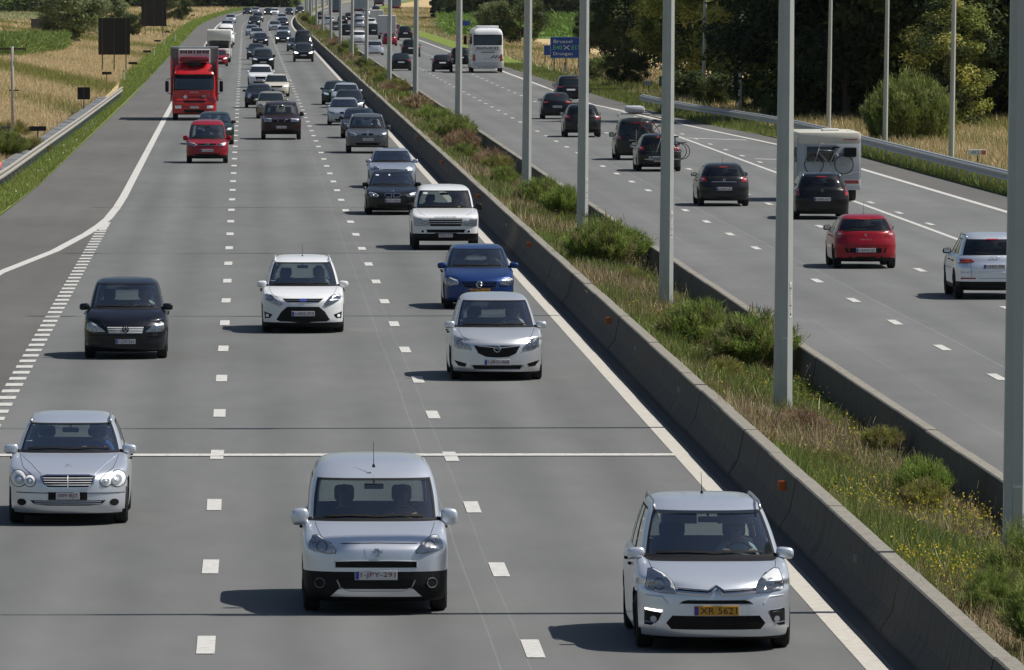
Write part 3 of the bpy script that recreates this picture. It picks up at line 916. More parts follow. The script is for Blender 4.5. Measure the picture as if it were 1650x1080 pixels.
# ---- shrubs of the median
def broom_mesh(name, n, rad, hgt, cols, seed, spread=.055, big=0.0, lk=1.0):
    """feathery broom: many upright branchlets carrying needle-like leaves"""
    r = np.random.default_rng(seed)
    nb = 130 if not big else 420
    ang = r.uniform(0, 2 * np.pi, nb); rr = np.sqrt(r.uniform(0, 1, nb))
    bk = .35 if not big else .75
    base = np.stack([np.cos(ang) * rr * rad[0] * bk, np.sin(ang) * rr * rad[1] * bk, np.zeros(nb)], 1)
    top = np.stack([np.cos(ang) * rr * rad[0], np.sin(ang) * rr * rad[1], hgt * (1.02 - .5 * rr ** 2.2) * r.uniform(.72, 1.12, nb)], 1)
    k = r.integers(0, nb, n); t = r.uniform(.22 if not big else .05, 1, n) ** .75
    P = base[k] + (top[k] - base[k]) * t[:, None]
    P[:, :2] += (top[k] - base[k])[:, :2] * (t * t - t)[:, None] * .4
    P += r.normal(0, spread, (n, 3)) * np.array([1, 1, .8])
    out = unit(top[k] - base[k])
    D = unit(out * .8 + r.normal(0, .5, (n, 3)) + np.array([0, 0, .35]))
    S = unit(np.cross(D, r.normal(size=(n, 3))))
    bt = np.asarray(cols)[r.integers(0, len(cols), nb)] * (1 + r.normal(0, .18, (nb, 1)))
    T = np.clip(bt[k] * (1 + r.normal(0, .15, (n, 1))), .005, .9)
    V, F, TT = quads(P, D, S, lk * (r.uniform(.06, .16, n) + big * .5), lk * r.uniform(.010, .024, n) * (1 + big * 7), T, .4)
    stem = []
    V2 = np.empty((nb, 4, 3)); wv = np.array([.008, 0, 0])
    V2[:, 0] = base - wv; V2[:, 1] = base + wv; mid = base + (top - base) * .72; V2[:, 2] = mid + wv * .5; V2[:, 3] = mid - wv * .5
    F2 = np.arange(nb * 4).reshape(nb, 4)
    crown = bigmesh("foliage", V, F, MAT["leaf_matt"], TT)
    stems = bigmesh("stems", V2.reshape(-1, 3), F2, MAT["leaf_matt"], np.tile(np.array([[.12, .09, .06]]), (nb * 4, 1)))
    return crown, stems
BRGREEN = [(.17, .24, .05), (.215, .275, .065), (.135, .20, .045), (.27, .30, .09), (.21, .20, .085)]
brooms = [broom_mesh("broom", 24000, (1.0, 1.2), 1.15, BRGREEN, 1), broom_mesh("broom", 15000, (.9, .9), 1.0, BRGREEN, 2), broom_mesh("broom", 12000, (.8, 1.1), .9, [(.18, .25, .05), (.24, .29, .07), (.14, .20, .04)], 3)]
brown = [broom_mesh("brown", 9000, (.9, 1.2), .95, BROWN + [(.28, .24, .12), (.36, .20, .13)], 4), broom_mesh("brown", 9000, (1.0, 1.2), .85, BROWN + DRY[:1] + OLIVE[:1], 5)]
olive = [broom_mesh("olive", 9000, (.9, 1.1), .8, [(.25, .26, .06), (.31, .30, .08), (.19, .21, .05), (.22, .17, .09)], 6)]
fine = [broom_mesh("fine", 60000, (1.0, 1.1), 1.05, BRGREEN, 8, .045, 0, .5), broom_mesh("fine", 50000, (.9, .9), .9, BRGREEN, 9, .045, 0, .5)]
def shrub(x, y, z, proto, sc, label, rz=0, name="median_shrub"):
    sx = min(sc * random.uniform(.85, 1.1), .98); o_ = float(dev(y))
    x = min(max(x - o_, 8.12 + sx * 1.02), 10.75 - sx * .9) + o_; rz = random.choice((0, math.pi)) + random.uniform(-.25, .25)
    t = thing(name, label, "shrub", (x, y, z), rz, "shrubs on the median")
    t.scale = sc if isinstance(sc, tuple) else (sx, sc * random.uniform(1.0, 1.5), sc * random.uniform(.82, 1.12))
    obj("foliage", proto[0], t); obj("stems", proto[1], t)
    return t
SH = [(1600, 1075, .62, 0, 1.15, "bright feathery broom at the bottom right corner of the picture", "b"),
      (1690, 985, .75, 1, 1.1, "feathery broom hugging the foot of the nearest lamp post", "b"),
      (1545, 1000, .5, 2, .55, "small green broom tuft beside the near barrier top, below the yellow flowers", "b"),
      (1490, 800, .5, 2, .62, "lone grey-green bush among yellow flowers near the right barrier", "b"),
      (1215, 590, .45, 0, .95, "green broom shrub touching the left side of the thick lamp post", "b"),
      (1120, 560, .45, 1, .9, "left one of the two green broom shrubs before the thick lamp post", "b"),
      (955, 430, .45, 0, 1.15, "widest green broom shrub at the foot of the lamp post by the bike-carrying cars", "b"),
      (1015, 420, .45, 1, 1.0, "green broom shrub rising beside the far barrier, right of the widest one", "b"),
      (868, 335, .42, 1, 1.12, "green broom at the base of the lamp post left of the dark blue hatchback", "b"),
      (905, 345, .42, 2, .9, "small green broom between two median lamp posts, near the grey hatchback's lane", "b"),
      (790, 275, .4, 0, .95, "rust-tinged dry bush below the lamp post next to the coach", "n"),
      (735, 232, .4, 0, 1.25, "tall green broom left of the lamp post next to the coach", "b"),
      (710, 215, .4, 1, 1.1, "green broom behind the tall one, above the grey off-roader", "b"),
      (672, 180, .4, 1, 1.25, "reddish brown bush at the lamp post right of the black saloon", "n"),
      (640, 150, .4, 0, 1.2, "yellow-green bush at the lamp post left of the black saloon", "o"),
      (608, 128, .4, 0, 1.2, "olive bush opposite the small black off-roader with headlights on", "o"),
      (585, 110, .4, 1, 1.2, "dull brown bush farther along the median", "n"),
      (560, 92, .4, 0, 1.3, "green bush in the distant median before the silver saloon's rear", "b"),
      (545, 80, .4, 0, 1.3, "dull red-brown bush in the distant median", "n"),
      (528, 64, .4, 0, 1.35, "yellowish bush in the distant median", "o"),
      (515, 55, .4, 1, 1.4, "pinkish brown bush in the far median", "n"),
      (505, 46, .4, 2, 1.8, "bright green bush in the far median", "b"),
      (494, 38, .4, 0, 1.9, "last green bush visible along the median", "o")]
for (px, py, zz, k, sc, lb, kind) in SH:
    z = .36
    x, y = GP(px, py, z)
    x = min(max(x, 8.75), 9.9)
    pr = {"b": brooms if y > 115 else fine, "n": brown, "o": olive}[kind]
    shrub(x + float(dev(y)), y, z - .05, pr[k % len(pr)], sc, lb, random.uniform(0, 6))
def ordinal(i):
    if i <= 20: return ORDW[i - 1]
    t = {2: "twenty", 3: "thirty", 4: "forty", 5: "fifty", 6: "sixty"}[i // 10]
    return t + "-" + ORDW[i % 10 - 1] if i % 10 else t[:-1] + "ieth"
# fill-in low shrubs between the named ones
k = 0
for y in np.arange(290, 1150, 17.0):
    k += 1
    pr = (brown, brooms, olive, brooms, brown)[k % 5]
    shrub(float(9.2 + rng.normal(0, .35)), float(y + rng.normal(0, 3)), .3, pr[k % len(pr)], float(rng.uniform(.6, .95)), "low %s bush, %s of the dense row along the distant median" % (("brown", "green", "olive", "green", "brown")[k % 5], ordinal(k)), random.uniform(0, 6), "low_median_shrub")
for (y, x) in ((122, 8.75), (131, 9.0), (150, 8.9), (170, 8.8), (114, 9.6), (128, 10.1), (196, 9.3)):
    shrub(x, y, .3, brown[0] if y % 2 else olive[0], .48, "knee-high %s weed clump on the near median, %s from the viewer" % ("brown" if y % 2 else "olive", ordinal(sorted((122, 131, 150, 170, 114, 128, 196)).index(y) + 1)), random.uniform(0, 6), "weed_clump")

# ---- trees
def tree_mesh(seed, h, rad, ncl, nleaf, leaf, cols, low=.12, asp=1.0):
    r = np.random.default_rng(seed)
    c = r.normal(size=(ncl, 3)); c = c / np.linalg.norm(c, axis=1, keepdims=True) * (r.uniform(.35, 1, (ncl, 1)) ** .6)
    C = np.stack([c[:, 0] * rad, c[:, 1] * rad * asp, h * (low + (1 - low) * (.5 + .5 * c[:, 2]))], 1)
    cr = r.uniform(.16, .34, ncl) * rad
    k = r.integers(0, ncl, nleaf)
    q = r.normal(size=(nleaf, 3)); q = q / np.linalg.norm(q, axis=1, keepdims=True) * (r.uniform(0, 1, (nleaf, 1)) ** .45)
    P = C[k] + q * cr[k][:, None] * np.array([1.15, 1.15, .75])
    nrm = unit(q * .6 + np.array([0, 0, .7]) + r.normal(0, .45, (nleaf, 3)))
    D = unit(np.cross(nrm, r.normal(size=(nleaf, 3)))); S = unit(np.cross(nrm, D))
    bt = np.asarray(cols)[r.integers(0, len(cols), ncl)] * (1 + r.normal(0, .16, (ncl, 1)))
    T = np.clip(bt[k] * (1 + r.normal(0, .18, (nleaf, 1))), .004, .8)
    V, F, T4 = quads(P, D, S, r.uniform(.7, 1.3, nleaf) * leaf, r.uniform(.5, .9, nleaf) * leaf, T, .3)
    crown = bigmesh("crown", V, F, MAT["leaf_matt"], T4)
    tb = MB()
    tb.tube([(0, 0, -.3), (.05, 0, h * .25), (-.05, .05, h * .5), (0, 0, h * .8)], [.035 * h * .55, .028 * h * .55, .018 * h * .55, .005 * h], 8)
    for i in range(7):
        e = C[r.integers(0, ncl)]; z0 = h * r.uniform(.2, .5)
        tb.tube([(0, 0, z0), tuple(e * np.array([.5, .5, 0]) + np.array([0, 0, (z0 + e[2]) / 2 + .1])), tuple(e)], [.008 * h, .005 * h, .002 * h], 5)
    return crown, tb.mesh("trunk", MAT["bark"])
simple("bark", (.09, .07, .05), .9, noise=.4, scale=8)
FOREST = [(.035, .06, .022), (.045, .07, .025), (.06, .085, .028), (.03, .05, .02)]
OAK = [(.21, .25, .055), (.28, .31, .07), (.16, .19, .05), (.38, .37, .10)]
WILLOW = [(.18, .22, .10), (.23, .27, .14), (.14, .18, .07)]
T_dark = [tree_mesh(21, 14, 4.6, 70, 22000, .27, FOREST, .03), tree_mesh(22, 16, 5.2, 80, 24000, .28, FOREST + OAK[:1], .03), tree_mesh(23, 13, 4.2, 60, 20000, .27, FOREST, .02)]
T_oak = [tree_mesh(31, 12, 4.0, 70, 20000, .24, OAK, .05), tree_mesh(32, 13, 4.6, 80, 22000, .24, OAK + FOREST[:2], .05)]
T_bush = [tree_mesh(41, 3.3, 2.4, 46, 16000, .13, [(.11, .15, .04), (.14, .18, .05), (.085, .12, .035), (.19, .22, .08)], .0), tree_mesh(42, 5.5, 3.0, 50, 11000, .22, [(.06, .09, .03), (.08, .11, .035), (.10, .12, .04)], .0),
          tree_mesh(43, 6.5, 3.6, 60, 14000, .24, WILLOW, .0)]
def tree(name, proto, x, y, sc, label, cat="tree", group=None, z=0, rz=None):
    t = thing(name, label, cat, (x, y, z), random.uniform(0, 6.28) if rz is None else rz, group)
    t.scale = sc if isinstance(sc, tuple) else (sc, sc, sc)
    obj("crown", proto[0], t); obj("trunk", proto[1], t)
    return t
def at(px, d): return (px - 395) * d / FPX
# woodland edge on the right
k = 0
spots = []
for d, pxs in ((432, (1300, 1372, 1440, 1500, 1560, 1620, 1690)), (455, (1340, 1400, 1470, 1540, 1600, 1660, 1740)), (490, (1340, 1410, 1480, 1560, 1640, 1720)),
               (520, (1380, 1460, 1540, 1620)), (560, (1400, 1480))):
    for j, px in enumerate(pxs): spots.append((px + random.uniform(-14, 14), d + random.uniform(-8, 8), {432: "front", 455: "second", 490: "third", 520: "fourth", 560: "rear"}[d], j + 1))
for (px, d, row, j) in spots:
    k += 1
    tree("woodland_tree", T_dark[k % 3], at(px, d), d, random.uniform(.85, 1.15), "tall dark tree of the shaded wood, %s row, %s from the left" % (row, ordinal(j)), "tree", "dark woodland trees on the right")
for (px, d, i, s) in ((1115, 560, 0, .95), (1165, 540, 1, .9), (1215, 520, 0, .85), (1250, 505, 1, .8), (1130, 600, 1, 1.0), (1180, 585, 0, 1.05), (1230, 560, 1, 1.05), (1090, 620, 0, .9)):
    tree("oak_tree", T_oak[i], at(px, d), d, s, "olive-tinged tree at the wood's sunlit edge, %s from the left" % ordinal(sorted((1115, 1165, 1215, 1250, 1130, 1180, 1230, 1090)).index(px) + 1), "tree", "olive trees at the wood's edge")
for (px, d, s, lb) in ((1040, 640, .85, "dark tree just right of the blue direction sign, at the wood's corner"), (1005, 680, .62, "dark tree standing behind the blue direction sign's right end"), (975, 760, .5, "small dark tree beyond the blue direction sign"), (950, 800, .42, "dark tree above the blue direction sign")):
    tree("dark_tree", T_dark[int(px) % 3], at(px, d), d, s, lb)
# shade trees farther right, outside the picture: the wood goes on
for i in range(12):
    tree("woodland_tree", T_dark[i % 3], 52 + random.uniform(0, 8) + (i % 2) * 6, 400 + i * 15, 1.15, "%s dark tree along the wood's right end, counted going away" % ordinal(i + 1), "tree", "dark woodland trees on the right")
rb = broom_mesh("round", 60000, (2.25, 2.0), 3.05, [(.16, .21, .05), (.20, .25, .065), (.12, .16, .04), (.27, .30, .11)], 77, .10, .15)
t = thing("round_bush", "large round sunlit willow bush behind the right guard rail", "bush", (at(1466, 372), 372, 0), .4)
obj("crown", rb[0], t); obj("stems", rb[1], t)
tree("leafy_tree", T_oak[1], at(1530, 400), 402, .52, "young leafy tree half hidden behind the round willow bush", "tree")
for (px, d, i, sc, lb) in ((1150, 470, 1, .42, "reedy green bush between the two farthest slim lamp posts"), (1215, 455, 1, .4, "reedy bush right of the narrow dark sign"), (1105, 500, 1, .38, "low bush left of the farthest slim lamp post"),
                           (1010, 560, 1, .5, "round dark green bush below the wood's corner, before the guard rail's end"), (970, 590, 0, .6, "olive-green bush between blue sign and guard rail end"), (1260, 430, 0, .5, "small yellowish bush at the foot of the wood by the thick lamp post")):
    tree("verge_bush", T_bush[i], at(px, d), d, sc, lb, "bush")
tree("round_tree", T_bush[1], at(838, 905), 905, 1.0, "round dark green tree right of the white coach", "tree")
tree("slim_bush", T_bush[2], at(800, 960), 960, .72, "paler bush between the coach and the round dark tree", "bush")
tree("grey_green_tree", T_bush[2], at(112, 935), 935, 1.18, "big silvery green willow left of the black sign panels", "tree")
tree("grey_green_bush", T_bush[2], at(172, 1080), 1080, .85, "silvery green bush behind the nearer black sign panel", "bush")
tree("dark_bush", T_bush[1], at(215, 1020), 1020, .62, "dark green bush between the two black sign panels", "bush")
tree("dark_bush", T_bush[1], at(282, 1360), 1360, .9, "dark bush right of the farther black sign panel", "bush")
# maize block on the left
n = 26000
xs, ys = scatter_band(n, 770, 880, [(770, -26), (880, -30)], [(770, -21.5), (830, -18.5), (880, -19.0)])
C = np.stack([xs, ys, rng.uniform(0, 1.6, n)], 1)
D = unit(np.stack([rng.normal(0, .7, n), rng.normal(0, .7, n), rng.uniform(.1, 1, n)], 1)); S = unit(np.cross(D, rnd_unit(n)))
V, F, T = quads(C, D, S, .55, .10, tints(n, [(.11, .18, .035), (.14, .22, .05), (.18, .22, .07)], .2), .3)
tag(obj("maize_plot", bigmesh("maize_plot", V, F, MAT["grass_matt"], T)), "dense green maize plot left of the silvery willow", "crop", kind="stuff")
n = 30000
xs, ys = scatter_band(n, 1010, 1320, [(1010, 25.5), (1320, 31)], [(1010, 60), (1320, 75)])
C = np.stack([xs, ys, rng.uniform(0, 1.5, n)], 1)
D = unit(np.stack([rng.normal(0, .7, n), rng.normal(0, .7, n), rng.uniform(.2, 1, n)], 1)); S = unit(np.cross(D, rnd_unit(n)))
V, F, T = quads(C, D, S, .8, .2, tints(n, [(.12, .20, .035), (.15, .24, .05), (.18, .23, .06)], .18), .3)
tag(obj("maize_field", bigmesh("maize_field", V, F, MAT["grass_matt"], T)), "bright green maize field beyond the coach", "crop", kind="stuff")
# rough scrub along the left rail near the post
for (px, d, i, sc, lb) in ((18, 385, 0, .40, "green weed thicket at the foot of the wooden post"), (52, 352, 0, .34, "weed thicket next to the small black sign back"), (5, 345, 0, .38, "weeds before the grey cabinet at the left edge")):
    t = thing("weed_thicket", lb, "weeds", (at(px, d), d, 0), sc * 20); t.scale = (sc * 2.6,) * 3
    obj("foliage", (olive + brooms)[int(px) % 2][0], t); obj("stems", (olive + brooms)[int(px) % 2][1], t)
# far wood that closes the view: reads as one mass
def far_wood(name, label, x0, x1, y, depth, h, n, cols, leaf):
    xs = rng.uniform(x0, x1, n); ys = y + rng.uniform(0, depth, n)
    hh = h * (.75 + .25 * np.sin(xs * .21) * np.sin(xs * .083 + 1) + .12 * np.sin(xs * .9))
    zs = hh * rng.uniform(0, 1, n) ** .8
    C = np.stack([xs, ys, zs], 1); D = rnd_unit(n); S = unit(np.cross(D, rnd_unit(n)))
    cl = tints(n, cols, .2) * (1 + .35 * np.sin(xs * .5 + zs * .7))[:, None]
    V, F, T = quads(C, D, S, leaf, leaf * .8, np.clip(cl, .004, .8), .5)
    tag(obj(name, bigmesh(name, V, F, MAT["leaf_matt"], T)), label, "wood", kind="stuff")
far_wood("far_wood", "blue-green wood closing the view left of the motorway", -60, 13, 1960, 60, 11, 26000, FOREST + OAK[:1], 1.3)
far_wood("far_wood", "dark wood on the skyline behind the maize field", 34, 150, 1400, 60, 13, 40000, FOREST, 1.2)
far_wood("far_hedge", "dark hedge line behind the left fields", -90, -28, 1700, 20, 3.5, 9000, FOREST + OAK[:1], .8)

far_wood("woodland_undergrowth", "black-green undergrowth filling the foot of the shaded wood", 29, 62, 436, 26, 3.4, 30000, FOREST, .42)

# ================================================================== VEHICLES
def pchip(x, y, q):
    x = np.asarray(x, float); y = np.asarray(y, float); h = np.diff(x); s = np.diff(y) / h
    m = np.zeros(len(x)); m[0] = s[0]; m[-1] = s[-1]
    for i in range(1, len(x) - 1):
        m[i] = 0 if s[i - 1] * s[i] <= 0 else 3 * (h[i - 1] + h[i]) / ((2 * h[i] + h[i - 1]) / s[i - 1] + (h[i] + 2 * h[i - 1]) / s[i])
    i = np.clip(np.searchsorted(x, q) - 1, 0, len(h) - 1); t = (q - x[i]) / h[i]
    return y[i] * (1 + 2 * t) * (1 - t) ** 2 + h[i] * m[i] * t * (1 - t) ** 2 + y[i + 1] * t * t * (3 - 2 * t) + h[i] * m[i + 1] * t * t * (t - 1)

REARS = {
    'hatch':  [.20, .06, .00, .00, .02, .06, .10, .13, .15, .30, .52, .62, .85, 1.2],
    'estate': [.20, .06, .00, .00, .02, .05, .09, .12, .14, .25, .40, .48, .70, 1.05],
    'suv':    [.16, .05, .00, .00, .02, .05, .08, .11, .13, .24, .38, .45, .65, 1.0],
    'sedan':  [.20, .06, .00, .00, .02, .03, .05, .10, .50, .82, 1.22, 1.34, 1.6, 1.95],
    'van':    [.12, .04, .00, .00, .00, .01, .02, .03, .04, .08, .14, .20, .40, .80],
}
class Shape:
    def __init__(s, L=4.2, W=.88, H=1.5, c=.20, zn=.70, zc=.98, yc=1.05, zh=1.38, yh=1.95, rear='hatch', wtop=.76, wmid=None, ya=.85, wb=2.6,
                 rw=.315, nb=2.7, lb=.62, nh=3.6, ng=2.9, noseflat=0.0, rear_dz=0.0, win3=False, hoodk=(.22, .68), belt=.925, tp=.035):
        s.L, s.W, s.H, s.zc, s.zh, s.ya, s.wb, s.rw, s.rear_t, s.win3, s.tp, s.yc, s.yh, s.c = L, W, H, zc, zh, ya, wb, rw, rear, win3, tp, yc, yh, c
        wmid = wmid or (belt - .02 + wtop) / 2 + .015
        zk = [c, c + .05, c + .22, zn - .09, zn, zn + .38 * (zc - zn), zn + .8 * (zc - zn), zc, zc + .02, zc + .52 * (zh - zc), zh, zh + .42 * (H - zh), zh + .82 * (H - zh), H]
        b = .09 + noseflat
        yk = [.24, .07, 0, .02, b, b + hoodk[0] * (yc - b), b + hoodk[1] * (yc - b), yc, yc + .03, yc + .03 + .47 * (yh - yc), yh, yh + .2, yh + .5, yh + .9]
        wk = [.92, .965, .99, 1, .995, .985, .965, belt, belt - .018, wmid, wtop, wtop - .05, wtop - .17, wtop - .42]
        lf = [lb] * 4 + [lb * .95, .55, .5, .5, .5, .5, .5, .5, .4, .3]
        nf = [nb] * 4 + [nb, nh, nh, ng + .3, ng, ng, ng, ng, 2.6, 2.4]
        rr = REARS[rear]
        nr = [nb + .2] * 8 + [3.2] * 5 + [2.4]
        lr = [.5] * 13 + [.35]
        K = np.array([zk, yk, [L - q for q in rr], [W * q for q in wk], lf, nf, lr, nr]).T
        gap = K[:, 2] - K[:, 1]; k_ = np.minimum(1, .82 * gap / (K[:, 4] + K[:, 6])); K[:, 4] *= k_; K[:, 6] *= k_
        s.K = K
        if rear == 'sedan':
            pass
        q = np.linspace(0, 13, 261)
        s.tab = np.stack([pchip(np.arange(14), K[:, i], q) for i in range(8)], 1)
        s.tab[:, 0] = np.maximum.accumulate(s.tab[:, 0] + np.arange(261) * 1e-7)
    def rings(s, qs):
        return np.stack([pchip(np.arange(14), s.K[:, i], np.asarray(qs)) for i in range(8)], 1)
    def at(s, z):
        t0 = s.tab[:, 0]; i = min(max(int(np.searchsorted(t0, z)) - 1, 0), len(t0) - 2)
        a, b = s.tab[i], s.tab[i + 1]; u = min(max((z - a[0]) / (b[0] - a[0]), 0), 1)
        return (a + (b - a) * u).tolist()
    def fac(s, y): return 1 - s.tp * abs((y - s.L / 2) / (s.L / 2)) ** 3
    def front(s, x, z):
        _, yf, yr, w, lf, nf, lr, nr = s.at(z); y = yf
        for _ in range(2):
            u = min(abs(x) / (w * s.fac(y)), .999); y = yf + lf * (1 - (1 - u ** nf) ** (1 / nf))
        return y
    def rear(s, x, z):
        _, yf, yr, w, lf, nf, lr, nr = s.at(z); y = yr
        for _ in range(2):
            u = min(abs(x) / (w * s.fac(y)), .999); y = yr - lr * (1 - (1 - u ** nr) ** (1 / nr))
        return y
    def halfw(s, z): return s.at(z)[3]
    def side(s, y, z):
        _, yf, yr, w, lf, nf, lr, nr = s.at(z)
        x = w
        if y < yf + lf: x = w * max(1 - min(max((yf + lf - y) / lf, 0), 1) ** nf, 1e-4) ** (1 / nf)
        if y > yr - lr: x = w * max(1 - min(max((y - yr + lr) / lr, 0), 1) ** nr, 1e-4) ** (1 / nr)
        return x * s.fac(y)

FX_HI = [0, .09, .18, .27, .36, .45, .54, .62, .70, .77, .82, .86, .90, .935, .965, .985, 1.0]
FX_LO = [0, .25, .5, .7, .82, .90, .935, 1.0]

def shell(S, hi, mat_paint, black_front=0, black_rear=0, black_sill=0, glass=True, win_rows=(8, 10), fx_glass=.935, frit=.90, roofblack=False):
    """returns (body mesh, [(window name, mesh)], liner mesh or None)"""
    FX = FX_HI if hi else FX_LO
    sub = 5 if hi else 2
    pill = [0, .035, .43, .475, .80, .835, .97, 1.0] if S.win3 else [0, .035, .48, .53, .93, 1.0]
    extra = np.linspace(0, 1, 33 if hi else 9)
    SD = sorted(set([round(float(v), 3) for v in pill] + [round(float(v), 3) for v in extra if min(abs(v - p) for p in pill) > .018]))
    qs = []
    for k in range(13):
        m = sub
        if k in (8, 9): m = sub + 1
        qs += [k + j / m for j in range(m)]
    qs.append(13.0)
    cols = [('f', a) for a in FX] + [('s', a) for a in SD[1:-1]] + [('r', a) for a in FX[::-1]]
    nc = len(cols)
    full = nc * 2 - 2
    V = np.zeros((len(qs), full, 3))
    RG = S.rings(qs).tolist()
    for i, q in enumerate(qs):
        z, yf, yr, w, lf, nf, lr, nr = RG[i]
        for j, (t, a) in enumerate(cols):
            if t == 'f': x = w * a; y = yf + lf * (1 - max(1 - a ** nf, 0) ** (1 / nf))
            elif t == 's': x = w; y = yf + lf + (yr - lr - yf - lf) * a
            else: x = w * a; y = yr - lr * (1 - max(1 - a ** nr, 0) ** (1 / nr))
            x *= S.fac(y)
            V[i, j] = (x, y, z)
            if 0 < j < nc - 1: V[i, full - j] = (-x, y, z)
    # wheel arches: boundary snapped to the arch circle, inner part pushed in
    push = np.zeros(V.shape[:2], bool)
    RA = S.rw + .055
    for yc_ in (S.ya, S.ya + S.wb):
        dy = V[:, :, 1] - yc_; dz = V[:, :, 2] - S.rw
        r = np.hypot(dy, dz)
        sidej = np.abs(V[:, :, 0]) > S.W * .72
        ins = (r < RA - .035) & sidej & (V[:, :, 2] < S.zc)
        near = (r >= RA - .035) & (r < RA + .03) & sidej & (V[:, :, 2] < S.zc)
        k = RA / np.maximum(r, 1e-6)
        V[:, :, 1] = np.where(near, yc_ + dy * k, V[:, :, 1]); V[:, :, 2] = np.where(near & (dz > -.1), S.rw + dz * k, V[:, :, 2])
        push |= ins
    V[:, :, 0] = np.where(push, np.sign(V[:, :, 0]) * S.W * .66, V[:, :, 0])
    vid = lambda i, j: i * full + (j % full)
    faces = []; fm = []
    wins = {}
    gi0 = qs.index(float(win_rows[0])); gi1 = qs.index(float(win_rows[1]))
    def colkey(j):
        """segment j..j+1 -> (side, type, a0, a1)"""
        a = cols[j] if j < nc else cols[full - j]; jj = (j + 1) % full
        b = cols[jj] if jj < nc else cols[full - jj]
        sd = 'l' if j < nc - 1 else 'r'
        return sd, a, b
    for i in range(len(qs) - 1):
        for j in range(full):
            sd, a, b = colkey(j)
            f = (vid(i, j), vid(i, j + 1), vid(i + 1, j + 1), vid(i + 1, j))
            m = 0; win = None
            lo, hi_ = sorted((a[1], b[1]))
            ty = a[0] if a[0] == b[0] else 's'
            if ty == 's' and a[0] != b[0]: lo, hi_ = (0, SD[1]) if 'f' in (a[0], b[0]) else (SD[-2], 1)
            if gi0 <= i < gi1:
                if ty in 'fr':
                    if hi_ <= fx_glass + 1e-6:
                        if hi_ > frit + 1e-6 or i == gi0 or i == gi1 - 1: m = 1
                        else: win = 'windscreen' if ty == 'f' else 'rear_window'
                    elif hi_ < .94 and hi: m = 0
                else:
                    gl = [(pill[k], pill[k + 1]) for k in range(1, len(pill) - 1, 2)]
                    mid = (lo + hi_) / 2
                    hit = [k for k, g in enumerate(gl) if g[0] <= mid <= g[1]]
                    if hit and i < gi1 - (1 if hi else 0): win = 'side_window_%s%d' % (sd, hit[0])
                    elif S.win3 or True: m = 1 if (.03 < mid < .97) else 0
            elif qs[i] >= 7 and i < gi0 and ty in 'f': m = 1
            if m == 0 and win is None:
                zz = V[i, j, 2]
                if push[i, j] or push[i, (j + 1) % full] or push[i + 1, j] or push[i + 1, (j + 1) % full]: m = 1
                if ty == 'f' and V[i + 1, j, 2] <= black_front + .015: m = 1
                if ty == 'r' and V[i + 1, j, 2] <= black_rear + .015: m = 1
                if ty == 's' and V[i + 1, j, 2] <= black_sill + .015: m = 1
                if qs[i] < 1: m = 1
            if win and glass: wins.setdefault(win, []).append(f)
            elif win: wins.setdefault(win, []).append(f)
            else: faces.append(f); fm.append(m)
    top = tuple(vid(len(qs) - 1, j) for j in range(full)); faces.append(top); fm.append(0)
    bot = tuple(vid(0, j) for j in range(full))[::-1]; faces.append(bot); fm.append(1)
    VF = V.reshape(-1, 3); VF = VF - np.array([0, S.ya, 0])
    def sub_mesh(name, fs, mats, fmi=None, inset=0.0):
        ids = sorted({k for f in fs for k in f}); mp = {k: n for n, k in enumerate(ids)}
        vv = VF[ids].copy()
        if inset:
            c = np.array([0, S.L * .5 - S.ya, 0.8]); d = c - vv; d[:, 2] *= .3
            vv += d / np.linalg.norm(d, axis=1, keepdims=True) * inset
        return mesh(name, vv, [tuple(mp[k] for k in f) for f in fs], mats, fmi, True, 38)
    body = sub_mesh("body", faces, [mat_paint, MAT["black_plastic"]], fm)
    out = []
    for w, fs in wins.items():
        gm = MAT["windscreen"] if w == 'windscreen' else MAT["tinted_window"]
        if not glass: gm = MAT["dark_glass"]
        out.append((w.split('_l')[0].split('_r0')[0].split('_r1')[0].split('_r2')[0] if w.startswith('side') else w, sub_mesh("window", fs, gm, None, .006)))
    liner = None
    if glass:
        r0 = gi1; fs = []
        lv = []
        for i in range(r0, len(qs)):
            for j in range(full):
                p = V[i, j].copy(); p[0] *= .96; p[1] = p[1] + (.03 if p[1] < S.L / 2 else -.03) - S.ya; p[2] -= .03
                lv.append(p)
        for i in range(len(qs) - r0 - 1):
            for j in range(full):
                fs.append((i * full + j, i * full + (j + 1) % full, (i + 1) * full + (j + 1) % full, (i + 1) * full + j))
        fs.append(tuple((len(qs) - r0 - 1) * full + j for j in range(full)))
        liner = mesh("headliner", lv, fs, MAT["cabin_grey"])
    return body, out, liner

# ---- details laid on the curved body
def span(poly, z):
    xs = []
    n = len(poly)
    for i in range(n):
        (x0, z0), (x1, z1) = poly[i], poly[(i + 1) % n]
        if (z0 - z) * (z1 - z) <= 0 and abs(z1 - z0) > 1e-9:
            xs.append(x0 + (x1 - x0) * (z - z0) / (z1 - z0))
    return (min(xs), max(xs)) if xs else (poly[0][0], poly[0][0])

